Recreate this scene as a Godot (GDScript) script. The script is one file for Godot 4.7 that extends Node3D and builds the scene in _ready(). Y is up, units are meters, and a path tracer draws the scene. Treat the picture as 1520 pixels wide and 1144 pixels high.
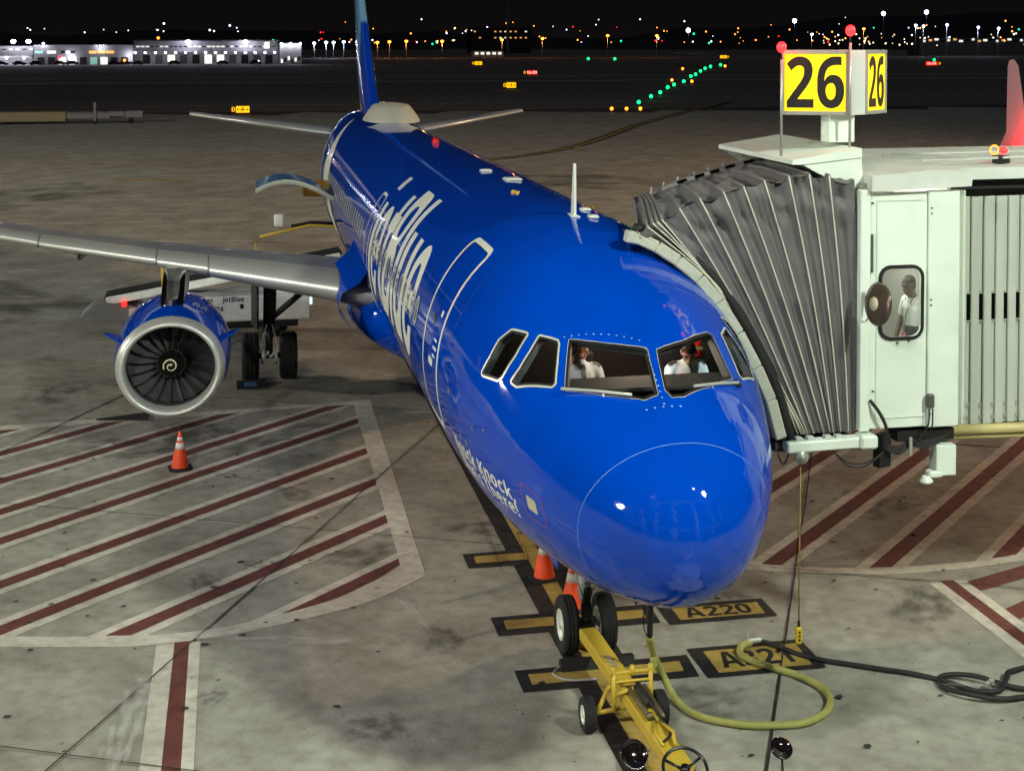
extends Node3D
# Night apron seen from a terminal window: a blue narrow-body airliner nose-in at gate 26.
# Aircraft axis: nose at z = 0, tail towards -z, starboard on -x.  Metres, y up.

const CY := 3.83          # height of the fuselage reference line
var rng := RandomNumberGenerator.new()
var used := {}
var mats := {}
var noise := FastNoiseLite.new()

# ------------------------------------------------------------------ materials
func mat(key: String, c: Color, rough := 0.6, metal := 0.0, coat := 0.0) -> StandardMaterial3D:
	if mats.has(key):
		return mats[key]
	var m := StandardMaterial3D.new()
	m.resource_name = key
	m.albedo_color = c
	m.roughness = rough
	m.metallic = metal
	if coat > 0.0:
		m.clearcoat_enabled = true
		m.clearcoat = coat
		m.clearcoat_roughness = 0.04
	mats[key] = m
	return m

func glow(key: String, c: Color, e: float) -> StandardMaterial3D:
	if mats.has(key):
		return mats[key]
	var m := mat(key, c, 0.5)
	m.emission_enabled = true
	m.emission = c
	m.emission_energy_multiplier = e
	return m

func noise_tex(size: int, freq: float, oct: int, sd: int, c0: Color, c1: Color, c2: Color, p0 := 0.25, p1 := 0.5, p2 := 0.75) -> NoiseTexture2D:
	var n := FastNoiseLite.new()
	n.seed = sd
	n.noise_type = FastNoiseLite.TYPE_SIMPLEX_SMOOTH
	n.frequency = freq
	n.fractal_octaves = oct
	n.fractal_gain = 0.55
	var t := NoiseTexture2D.new()
	t.width = size
	t.height = size
	t.seamless = true
	t.noise = n
	var g := Gradient.new()
	g.offsets = PackedFloat32Array([p0, p1, p2])
	g.colors = PackedColorArray([c0, c1, c2])
	t.color_ramp = g
	return t

func worn(key: String, tint: Color, rough: float, bump := 0.0, sc := 0.5) -> StandardMaterial3D:
	# a surface with two layers of world-space mottling
	var m := mat(key, tint, rough)
	m.albedo_texture = mats_tex("fine")
	m.uv1_triplanar = true
	m.uv1_world_triplanar = true
	m.uv1_scale = Vector3.ONE * sc
	m.detail_enabled = true
	m.detail_albedo = mats_tex("broad")
	m.detail_blend_mode = BaseMaterial3D.BLEND_MODE_MUL
	m.detail_uv_layer = BaseMaterial3D.DETAIL_UV_2
	m.uv2_triplanar = true
	m.uv2_world_triplanar = true
	m.uv2_scale = Vector3.ONE * 0.071
	m.roughness_texture = mats_tex("rough")
	m.roughness_texture_channel = BaseMaterial3D.TEXTURE_CHANNEL_RED
	if bump > 0.0:
		m.heightmap_enabled = true
		m.heightmap_texture = mats_tex("bump")
		m.heightmap_scale = bump
	return m

var texs := {}
func mats_tex(k: String) -> Texture2D:
	if texs.has(k):
		return texs[k]
	var t: Texture2D
	match k:
		"fine": t = noise_tex(1024, 0.011, 6, 11, Color(0.86, 0.855, 0.84), Color(0.94, 0.935, 0.925), Color(1, 1, 0.99), 0.08, 0.42, 0.8)
		"broad": t = noise_tex(1024, 0.006, 5, 23, Color(0.82, 0.81, 0.79), Color(0.92, 0.915, 0.90), Color(1, 1, 0.985), 0.1, 0.42, 0.78)
		"rough": t = noise_tex(512, 0.012, 5, 31, Color(0.72, 0.72, 0.72), Color(0.88, 0.88, 0.88), Color(1, 1, 1))
		"bump": t = noise_tex(1024, 0.05, 5, 41, Color.BLACK, Color(0.5, 0.5, 0.5), Color.WHITE, 0.0, 0.5, 1.0)
		"soft": t = noise_tex(512, 0.01, 4, 57, Color(0.93, 0.93, 0.92), Color(0.975, 0.975, 0.97), Color.WHITE, 0.1, 0.5, 0.9)
		"metal": t = noise_tex(512, 0.02, 4, 63, Color(0.88, 0.88, 0.88), Color(0.95, 0.95, 0.95), Color.WHITE)
		"cloth": t = noise_tex(512, 0.012, 6, 71, Color(0.80, 0.80, 0.80), Color(0.92, 0.92, 0.92), Color.WHITE)
		"crease": t = noise_tex(512, 0.008, 4, 77, Color.BLACK, Color(0.5, 0.5, 0.5), Color.WHITE, 0.0, 0.5, 1.0)
	texs[k] = t
	return t

func soften(m: StandardMaterial3D, tex: String, sc := 0.8, bump := "", bs := 1.0) -> StandardMaterial3D:
	m.albedo_texture = mats_tex(tex)
	m.uv1_triplanar = true
	m.uv1_world_triplanar = true
	m.uv1_scale = Vector3.ONE * sc
	if bump != "":
		m.heightmap_enabled = true
		m.heightmap_texture = mats_tex(bump)
		m.heightmap_scale = bs
	return m

# ------------------------------------------------------------------ object helpers
func numbered(n: String) -> String:
	if not used.has(n):
		used[n] = 0
		return n
	used[n] += 1
	return "%s_%03d" % [n, used[n]]

func tag(o: Node, label: String, category: String, group := "") -> void:
	o.set_meta("label", label)
	o.set_meta("category", category)
	if group != "":
		o.set_meta("group", group)

func thing(n: String, label: String, category: String, at := Vector3.ZERO, turn := 0.0, group := "") -> Node3D:
	var o := Node3D.new()
	o.name = numbered(n)
	add_child(o)
	o.position = at
	o.rotation.y = turn
	tag(o, label, category, group)
	return o

func sub(n: String, parent: Node, at := Vector3.ZERO) -> Node3D:
	var o := Node3D.new()
	o.name = n
	o.position = at
	parent.add_child(o, true)
	return o

func put(n: String, mesh: Mesh, m: Material, parent: Node, at := Vector3.ZERO) -> MeshInstance3D:
	var o := MeshInstance3D.new()
	o.name = n
	o.mesh = mesh
	if m:
		o.material_override = m
	o.position = at
	parent.add_child(o, true)
	return o

func done(n: String, st: SurfaceTool, m: Material, parent: Node, at := Vector3.ZERO) -> MeshInstance3D:
	st.generate_normals()
	return put(n, st.commit(), m, parent, at)

func struct(n: String) -> Node3D:
	var o := Node3D.new()
	o.name = numbered(n)
	o.set_meta("kind", "structure")
	add_child(o)
	return o

func copy(o: Node, label := "", group := "") -> Node3D:
	var base: String = String(o.name)
	var c = o.duplicate()
	c.name = numbered(base)
	add_child(c)
	if label != "":
		c.set_meta("label", label)
	if group != "":
		c.set_meta("group", group)
	return c

# ------------------------------------------------------------------ geometry helpers
func mb(smooth := false) -> SurfaceTool:
	var st := SurfaceTool.new()
	st.begin(Mesh.PRIMITIVE_TRIANGLES)
	st.set_smooth_group(0 if smooth else -1)
	return st

func tri(st: SurfaceTool, a: Vector3, b: Vector3, c: Vector3) -> void:   # counter-clockwise from outside
	st.add_vertex(a); st.add_vertex(c); st.add_vertex(b)

func quad(st: SurfaceTool, a: Vector3, b: Vector3, c: Vector3, d: Vector3) -> void:
	tri(st, a, b, c); tri(st, a, c, d)

func box(st: SurfaceTool, c: Vector3, s: Vector3, basis := Basis(), bev := 0.0) -> void:
	var h := s * 0.5
	var v: float = minf(bev, minf(h.x, minf(h.y, h.z)) * 0.9)
	if v <= 0.0:
		var p := []
		for i in 8:
			p.append(c + basis * Vector3(h.x if i & 1 else -h.x, h.y if i & 2 else -h.y, h.z if i & 4 else -h.z))
		quad(st, p[4], p[5], p[7], p[6]); quad(st, p[1], p[0], p[2], p[3])
		quad(st, p[5], p[1], p[3], p[7]); quad(st, p[0], p[4], p[6], p[2])
		quad(st, p[6], p[7], p[3], p[2]); quad(st, p[0], p[1], p[5], p[4])
		return
	# chamfered box: three vertices per corner
	var q := []
	for i in 8:
		var sg := Vector3(1 if i & 1 else -1, 1 if i & 2 else -1, 1 if i & 4 else -1)
		var o := Vector3(h.x * sg.x, h.y * sg.y, h.z * sg.z)
		q.append([c + basis * (o - Vector3(0, sg.y * v, sg.z * v)), c + basis * (o - Vector3(sg.x * v, 0, sg.z * v)), c + basis * (o - Vector3(sg.x * v, sg.y * v, 0))])
	var f := func(a, b, cc, d, out):
		var n: Vector3 = (b - a).cross(d - a)
		if n.dot(basis * out) < 0.0:
			quad(st, a, d, cc, b)
		else:
			quad(st, a, b, cc, d)
	f.call(q[1][0], q[3][0], q[7][0], q[5][0], Vector3.RIGHT); f.call(q[0][0], q[2][0], q[6][0], q[4][0], Vector3.LEFT)
	f.call(q[2][1], q[3][1], q[7][1], q[6][1], Vector3.UP); f.call(q[0][1], q[1][1], q[5][1], q[4][1], Vector3.DOWN)
	f.call(q[4][2], q[5][2], q[7][2], q[6][2], Vector3.BACK); f.call(q[0][2], q[1][2], q[3][2], q[2][2], Vector3.FORWARD)
	for ax in 3:
		var b1 := (ax + 1) % 3
		var b2 := (ax + 2) % 3
		for s1 in [0, 1]:
			for s2 in [0, 1]:
				var i0: int = (s1 << b1) | (s2 << b2)
				var i1: int = i0 | (1 << ax)
				var od := Vector3()
				od[b1] = 1 if s1 else -1
				od[b2] = 1 if s2 else -1
				f.call(q[i0][b1], q[i1][b1], q[i1][b2], q[i0][b2], od)
	for i in 8:
		var od := Vector3(1 if i & 1 else -1, 1 if i & 2 else -1, 1 if i & 4 else -1)
		var n: Vector3 = (q[i][1] - q[i][0]).cross(q[i][2] - q[i][0])
		if n.dot(basis * od) < 0.0:
			tri(st, q[i][0], q[i][2], q[i][1])
		else:
			tri(st, q[i][0], q[i][1], q[i][2])

func frame_of(d: Vector3) -> Basis:   # y along d
	var y := d.normalized()
	var x := y.cross(Vector3.UP if absf(y.y) < 0.95 else Vector3.RIGHT).normalized()
	return Basis(x, y, x.cross(y))

func cyl(st: SurfaceTool, a: Vector3, b: Vector3, ra: float, rb := -1.0, n := 12, caps := true) -> void:
	if rb < 0.0:
		rb = ra
	var f := frame_of(b - a)
	var pa := []
	var pb := []
	for i in n:
		var t := TAU * i / n
		var d := f.x * cos(t) + f.z * sin(t)
		pa.append(a + d * ra)
		pb.append(b + d * rb)
	for i in n:
		var j := (i + 1) % n
		quad(st, pa[i], pb[i], pb[j], pa[j])
		if caps:
			tri(st, a, pa[i], pa[j])
			tri(st, b, pb[j], pb[i])

func tube(st: SurfaceTool, pts: Array, r: float, n := 8, caps := true) -> void:
	var rings := []
	var up := Vector3.UP
	for i in pts.size():
		var d: Vector3 = (pts[mini(i + 1, pts.size() - 1)] - pts[maxi(i - 1, 0)]).normalized()
		if i == 0 and absf(d.y) > 0.9:
			up = Vector3.RIGHT
		var x := d.cross(up)
		if x.length() < 0.05:
			x = d.cross(Vector3.RIGHT if absf(d.x) < 0.9 else Vector3.BACK)
		x = x.normalized()
		up = x.cross(d).normalized()
		var ring := []
		for k in n:
			var t := TAU * k / n
			ring.append(pts[i] + (x * cos(t) + up * sin(t)) * r)
		rings.append(ring)
	for i in rings.size() - 1:
		for k in n:
			var j := (k + 1) % n
			quad(st, rings[i][k], rings[i][j], rings[i + 1][j], rings[i + 1][k])
	if caps:
		for k in n:
			var j := (k + 1) % n
			tri(st, pts[0], rings[0][j], rings[0][k])
			tri(st, pts[-1], rings[-1][k], rings[-1][j])

func spline(pts: Array, per := 8) -> Array:
	var out := []
	for i in pts.size() - 1:
		var p0: Vector3 = pts[maxi(i - 1, 0)]
		var p3: Vector3 = pts[mini(i + 2, pts.size() - 1)]
		for k in per:
			out.append(pts[i].cubic_interpolate(pts[i + 1], p0, p3, float(k) / per))
	out.append(pts[-1])
	return out

func lathe(st: SurfaceTool, prof: Array, xf := Transform3D(), n := 32, sy := 1.0) -> void:
	# profile of Vector2(radius, along): turned about the local z axis
	for i in prof.size() - 1:
		for k in n:
			var t0 := TAU * k / n
			var t1 := TAU * (k + 1) / n
			var g := func(p: Vector2, t: float) -> Vector3: return xf * Vector3(p.x * cos(t), p.x * sin(t) * sy, p.y)
			var a: Vector3 = g.call(prof[i], t0)
			var b: Vector3 = g.call(prof[i], t1)
			var c: Vector3 = g.call(prof[i + 1], t1)
			var d: Vector3 = g.call(prof[i + 1], t0)
			if prof[i].x < 1e-5:
				tri(st, a, c, d)
			elif prof[i + 1].x < 1e-5:
				tri(st, a, b, c)
			else:
				quad(st, a, b, c, d)

func ball(st: SurfaceTool, c: Vector3, r: Vector3, n := 12) -> void:
	var prof := []
	for i in n / 2 + 1:
		var t := PI * i / (n / 2)
		prof.append(Vector2(sin(t), -cos(t)))
	lathe(st, prof, Transform3D(Basis().scaled(r), c), n)

func prism(st: SurfaceTool, poly: PackedVector2Array, xf: Transform3D, h: float) -> void:
	# polygon in local xy, thickness h along +z
	var idx := Geometry2D.triangulate_polygon(poly)
	var ccw := not Geometry2D.is_polygon_clockwise(poly)
	for i in range(0, idx.size(), 3):
		var a := poly[idx[i]]
		var b := poly[idx[i + 1]]
		var c := poly[idx[i + 2]]
		if (b - a).cross(c - a) < 0.0:
			var t := b
			b = c
			c = t
		tri(st, xf * Vector3(a.x, a.y, h), xf * Vector3(b.x, b.y, h), xf * Vector3(c.x, c.y, h))
		tri(st, xf * Vector3(a.x, a.y, 0), xf * Vector3(c.x, c.y, 0), xf * Vector3(b.x, b.y, 0))
	for i in poly.size():
		var a := poly[i]
		var b := poly[(i + 1) % poly.size()]
		if not ccw:
			var t := a
			a = b
			b = t
		quad(st, xf * Vector3(a.x, a.y, 0), xf * Vector3(b.x, b.y, 0), xf * Vector3(b.x, b.y, h), xf * Vector3(a.x, a.y, h))

func rrect(x0: float, y0: float, x1: float, y1: float, r: float, n := 4) -> PackedVector2Array:
	var out := PackedVector2Array()
	var cs := [Vector2(x1 - r, y1 - r), Vector2(x0 + r, y1 - r), Vector2(x0 + r, y0 + r), Vector2(x1 - r, y0 + r)]
	for i in 4:
		for k in n + 1:
			var t := PI / 2 * (i + float(k) / n)
			out.append(cs[i] + Vector2(cos(t), sin(t)) * r)
	return out

func pv(a: Array) -> PackedVector2Array:   # flat list of x, y
	var o := PackedVector2Array()
	for i in range(0, a.size(), 2):
		o.append(Vector2(a[i], a[i + 1]))
	return o

# a sheet over polygon (u, v) less holes, mapped into space by f; cells of size du x dv
func sheet(st: SurfaceTool, us: Array, vs: Array, polys: Array, holes: Array, f: Callable, flip := false) -> void:
	var boxes := []
	for h in holes:
		boxes.append(bounds(h))
	var keep := []
	for q in polys:
		keep.append(bounds(q))
	for i in us.size() - 1:
		for j in vs.size() - 1:
			var r := Rect2(us[i], vs[j], us[i + 1] - us[i], vs[j + 1] - vs[j])
			var cell := PackedVector2Array([r.position, r.position + Vector2(r.size.x, 0), r.end, r.position + Vector2(0, r.size.y)])
			var ps := [cell]
			if polys.size():
				ps = []
				for k in polys.size():
					if keep[k].intersects(r, true):
						for o in Geometry2D.intersect_polygons(cell, polys[k]):
							if not Geometry2D.is_polygon_clockwise(o):
								ps.append(o)
			for k in holes.size():
				if boxes[k].intersects(r, true):
					var nx := []
					for q in ps:
						for o in Geometry2D.clip_polygons(q, holes[k]):
							if not Geometry2D.is_polygon_clockwise(o):
								nx.append(o)
					ps = nx
			for q in ps:
				if q.size() == 4 and q == cell:
					var a: Vector3 = f.call(q[0]); var b: Vector3 = f.call(q[1]); var c: Vector3 = f.call(q[2]); var d: Vector3 = f.call(q[3])
					if flip: quad(st, a, d, c, b)
					else: quad(st, a, b, c, d)
				else:
					var idx := Geometry2D.triangulate_polygon(q)
					for t in range(0, idx.size(), 3):
						var a2: Vector2 = q[idx[t]]; var b2: Vector2 = q[idx[t + 1]]; var c2: Vector2 = q[idx[t + 2]]
						var ccw := (b2 - a2).cross(c2 - a2) > 0.0
						if ccw != flip: tri(st, f.call(a2), f.call(b2), f.call(c2))
						else: tri(st, f.call(a2), f.call(c2), f.call(b2))

func bounds(p: PackedVector2Array) -> Rect2:
	var r := Rect2(p[0], Vector2.ZERO)
	for v in p:
		r = r.expand(v)
	return r

func steps(a: float, b: float, d: float) -> Array:
	var n := maxi(1, int(ceil((b - a) / d)))
	var o := []
	for i in n + 1:
		o.append(a + (b - a) * i / n)
	return o

func grow(p: PackedVector2Array, d: float) -> PackedVector2Array:
	var o := Geometry2D.offset_polygon(p, d, Geometry2D.JOIN_ROUND)
	return o[0] if o.size() else p

var bold_font: Font
func text_mesh(t: String, em: float, depth := 0.004) -> TextMesh:
	var m := TextMesh.new()
	m.font = bold_font
	m.text = t
	m.font_size = 64
	m.pixel_size = em / 64.0
	m.depth = depth
	m.curve_step = 0.8
	return m

func letters(n: String, t: String, em: float, m: Material, parent: Node, xf: Transform3D, sx := 1.0) -> MeshInstance3D:
	var o := put(n, text_mesh(t, em), m, parent)
	o.transform = xf * Transform3D(Basis().scaled(Vector3(sx, 1, 1)), Vector3.ZERO)
	return o

# ------------------------------------------------------------------ the fuselage surface
var ST := []      # columns s, top, bottom, half width, height of the widest point
func fuselage_stations() -> void:
	var rows := ["0 -.62 -.62 0 -.62", ".05 -.36 -.93 .28 -.63", ".15 -.16 -1.15 .48 -.62", ".35 .07 -1.36 .71 -.60", ".6 .27 -1.50 .91 -.56", "1 .52 -1.63 1.14 -.49",
		"1.5 .76 -1.735 1.36 -.39", "1.85 .90 -1.785 1.48 -.32", "2.3 1.17 -1.85 1.61 -.25", "2.8 1.46 -1.91 1.73 -.18", "3.3 1.68 -1.96 1.82 -.12", "4 1.88 -2.02 1.90 -.05",
		"5 2.02 -2.06 1.95 0", "6 2.07 -2.07 1.975 0", "29 2.07 -2.07 1.975 0", "31 2.07 -1.95 1.96 .05", "34 2.06 -1.45 1.83 .25", "37 2.02 -.75 1.52 .55",
		"40 1.90 .02 1.10 .85", "42.5 1.68 .65 .66 1.1", "44.3 1.45 1.05 .2 1.25"]
	for k in 5:
		ST.append(PackedFloat64Array())
	for r in rows:
		var w: PackedStringArray = r.split(" ")
		for k in 5:
			ST[k].append(w[k].to_float())
	for i in ST[0].size():
		ST[0][i] = sqrt(ST[0][i])
	for k in range(1, 5):
		var x: PackedFloat64Array = ST[0]
		var y: PackedFloat64Array = ST[k]
		var m := PackedFloat64Array()
		m.resize(x.size())
		var nn := x.size()
		for i in nn:
			if i == 0:
				m[0] = (y[1] - y[0]) / (x[1] - x[0])
			elif i == nn - 1:
				m[i] = (y[i] - y[i - 1]) / (x[i] - x[i - 1])
			else:
				var h0 := x[i] - x[i - 1]
				var h1 := x[i + 1] - x[i]
				var d0 := (y[i] - y[i - 1]) / h0
				var d1 := (y[i + 1] - y[i]) / h1
				if d0 * d1 <= 0.0:
					m[i] = 0.0
				else:
					var w1 := 2 * h1 + h0
					var w2 := h1 + 2 * h0
					m[i] = (w1 + w2) / (w1 / d0 + w2 / d1)
		ST.append(m)

func section(s: float) -> PackedFloat64Array:
	var q := sqrt(maxf(s, 0.0))
	var x: PackedFloat64Array = ST[0]
	var i := clampi(x.bsearch(q) - 1, 0, x.size() - 2)
	var h := x[i + 1] - x[i]
	var t := (q - x[i]) / h
	var o := PackedFloat64Array()
	for k in range(1, 5):
		var y: PackedFloat64Array = ST[k]
		var m: PackedFloat64Array = ST[k + 4]
		o.append((1 + 2 * t) * (1 - t) * (1 - t) * y[i] + t * (1 - t) * (1 - t) * h * m[i] + t * t * (3 - 2 * t) * y[i + 1] + t * t * (t - 1) * h * m[i + 1])
	return o

func hull(s: float, a: float) -> Vector3:   # a: 0 port, PI/2 top, PI starboard
	var o := section(s)
	var sa := sin(a)
	var y := o[3] + ((o[0] - o[3]) if sa > 0.0 else (o[3] - o[1])) * sa
	return Vector3(o[2] * cos(a), y + CY, -s)

func hull_n(s: float, a: float) -> Vector3:
	var e := 0.02
	var ds := hull(s + e, a) - hull(maxf(s - e, 0.0), a)
	var da := hull(s, a + e) - hull(s, a - e)
	return da.cross(ds).normalized() * -1.0

# u = s, v = 2 * angle (about metres on the barrel)
func on_hull(off: float) -> Callable:
	return func(p: Vector2) -> Vector3:
		var q := hull(p.x, p.y * 0.5)
		return q if off == 0.0 else q + hull_n(p.x, p.y * 0.5) * off

func deg(a: Array) -> PackedVector2Array:   # s, angle in degrees pairs -> u, v
	var o := PackedVector2Array()
	for i in range(0, a.size(), 2):
		o.append(Vector2(a[i], deg_to_rad(a[i + 1]) * 2.0))
	return o

func patch(n: String, polys: Array, holes: Array, off: float, m: Material, parent: Node, cell := 0.12) -> MeshInstance3D:
	var st := mb(true)
	var b := bounds(polys[0])
	for q in polys:
		b = b.merge(bounds(q))
	sheet(st, steps(b.position.x, b.end.x, cell), steps(b.position.y, b.end.y, cell), polys, holes, on_hull(off), true)
	return done(n, st, m, parent)

func ring(n: String, poly: PackedVector2Array, w0: float, w1: float, off: float, m: Material, parent: Node, cell := 0.1) -> MeshInstance3D:
	return patch(n, [grow(poly, w1)], [grow(poly, w0)], off, m, parent, cell)

func skin_text(n: String, t: String, em: float, m: Material, parent: Node, f: Callable, most := 0.12) -> void:
	# flat lettering wrapped onto the skin, one part per letter; f maps the text plane onto the hull
	for ci in t.length():
		var ch := t.substr(ci, 1)
		if ch == " ":
			continue
		var dx: float = bold_font.get_string_size(t.substr(0, ci), HORIZONTAL_ALIGNMENT_LEFT, -1, 64).x / 64.0 * em
		var st := mb(false)
		var tm := text_mesh(ch, em, 0.0)
		tm.horizontal_alignment = HORIZONTAL_ALIGNMENT_LEFT
		tm.vertical_alignment = VERTICAL_ALIGNMENT_BOTTOM
		var ar := tm.surface_get_arrays(0)
		var v: PackedVector3Array = ar[Mesh.ARRAY_VERTEX]
		var ix: PackedInt32Array = ar[Mesh.ARRAY_INDEX] if ar[Mesh.ARRAY_INDEX] != null else PackedInt32Array(range(v.size()))
		var todo := []
		for i in range(0, ix.size(), 3):
			var a := v[ix[i]]; var b := v[ix[i + 1]]; var c := v[ix[i + 2]]
			todo.append([Vector2(a.x + dx, a.y), Vector2(b.x + dx, b.y), Vector2(c.x + dx, c.y)])
		while todo.size():
			var q: Array = todo.pop_back()
			var l := [q[0].distance_to(q[1]), q[1].distance_to(q[2]), q[2].distance_to(q[0])]
			var k2 := 0 if l[0] >= l[1] and l[0] >= l[2] else (1 if l[1] >= l[2] else 2)
			if l[k2] > most:
				var mid: Vector2 = (q[k2] + q[(k2 + 1) % 3]) * 0.5
				todo.append([q[k2], mid, q[(k2 + 2) % 3]])
				todo.append([mid, q[(k2 + 1) % 3], q[(k2 + 2) % 3]])
			else:
				var A: Vector3 = f.call(q[0]); var B: Vector3 = f.call(q[1]); var C: Vector3 = f.call(q[2])
				tri(st, A, B, C)
		done(n, st, m, parent)

func ellipse(c: Vector2, r: Vector2, n := 28) -> PackedVector2Array:
	var o := PackedVector2Array()
	for i in n:
		o.append(c + Vector2(cos(TAU * i / n), sin(TAU * i / n)) * r)
	return o

func stroke(pts: Array, w: float) -> Array:
	return Geometry2D.offset_polyline(PackedVector2Array(pts), w * 0.5, Geometry2D.JOIN_ROUND, Geometry2D.END_BUTT)

func arc2(c: Vector2, r: Vector2, a0: float, a1: float, n := 8) -> Array:
	var o := []
	for i in n + 1:
		var t := deg_to_rad(lerpf(a0, a1, i / float(n)))
		o.append(c + Vector2(cos(t), sin(t)) * r)
	return o

func big_title(m: Material, parent: Node) -> void:
	# heavy rounded letters, drawn from strokes in metres: x-height 1.68, capital height 2.36
	var w := 0.36
	var e_holes := [Geometry2D.intersect_polygons(ellipse(Vector2(0.62, 0.84), Vector2(0.28, 0.56)), pv([0, 0.98, 1.3, 0.98, 1.3, 2, 0, 2]))[0],
		Geometry2D.intersect_polygons(ellipse(Vector2(0.62, 0.84), Vector2(0.28, 0.56)), pv([0, 0, 1.3, 0, 1.3, 0.70, 0, 0.70]))[0],
		pv([0.62, 0.46, 1.4, 0.52, 1.4, 0.70, 0.62, 0.70])]
	var e_out := ellipse(Vector2(0.62, 0.84), Vector2(0.62, 0.87), 36)
	var j_line := [Vector2(0.35, 1.68), Vector2(0.35, -0.05)]
	j_line.append_array(arc2(Vector2(0.0, -0.05), Vector2(0.35, 0.42), 0, -90, 6))
	var t_line := [Vector2(0.42, 2.12), Vector2(0.42, 0.55)]
	t_line.append_array(arc2(Vector2(0.80, 0.55), Vector2(0.38, 0.36), 180, 270, 6))
	var u_line := [Vector2(0.2, 1.68), Vector2(0.2, 0.62)]
	u_line.append_array(arc2(Vector2(0.6, 0.62), Vector2(0.40, 0.44), 180, 360, 10))
	u_line.append(Vector2(1.0, 1.68))
	var b_out := PackedVector2Array([Vector2(0, 0), Vector2(0.75, 0)])
	b_out.append_array(PackedVector2Array(arc2(Vector2(0.75, 0.64), Vector2(0.57, 0.64), -90, 70, 10)))
	b_out.append_array(PackedVector2Array(arc2(Vector2(0.70, 1.78), Vector2(0.53, 0.58), -60, 90, 10)))
	b_out.append(Vector2(0, 2.36))
	var b_holes := [rrect(0.37, 0.34, 0.96, 1.02, 0.25), rrect(0.37, 1.36, 0.88, 2.03, 0.25)]
	var glyphs := [
		["j", 0.62, stroke(j_line, w) + [rrect(0.15, 2.0, 0.55, 2.36, 0.05)], []],
		["e", 1.26, [e_out], e_holes],
		["t", 0.86, stroke(t_line, w) + [pv([0.02, 1.34, 0.84, 1.34, 0.84, 1.68, 0.02, 1.68])], []],
		["B", 1.36, [b_out], b_holes],
		["l", 0.44, [pv([0.0, 0, 0.36, 0, 0.36, 2.36, 0.0, 2.36])], []],
		["u", 1.28, stroke(u_line, w) + [pv([0.80, 0, 1.2, 0, 1.2, 0.7, 0.80, 0.7])], []],
		["e", 1.26, [e_out], e_holes]]
	var x := 0.0
	for g in glyphs:
		var mv := func(q: PackedVector2Array) -> PackedVector2Array:
			var o := PackedVector2Array()
			for p in q:
				o.append(Vector2(15.35 - x - p.x, deg_to_rad(191.5) * 2 - p.y))
			return o
		# overlapping strokes become one outline, so no two faces share a plane
		var all: Array = [g[2][0]]
		for k in range(1, g[2].size()):
			var nx := []
			var add: PackedVector2Array = g[2][k]
			for q in all:
				var mg := Geometry2D.merge_polygons(q, add).filter(func(r): return not Geometry2D.is_polygon_clockwise(r))
				if mg.size() == 1:
					add = mg[0]
				else:
					nx.append(q)
			nx.append(add)
			all = nx
		patch("letter", all.map(mv), g[3].map(mv), 0.0055, m, parent, 0.12)
		x += g[1] + 0.06

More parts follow.
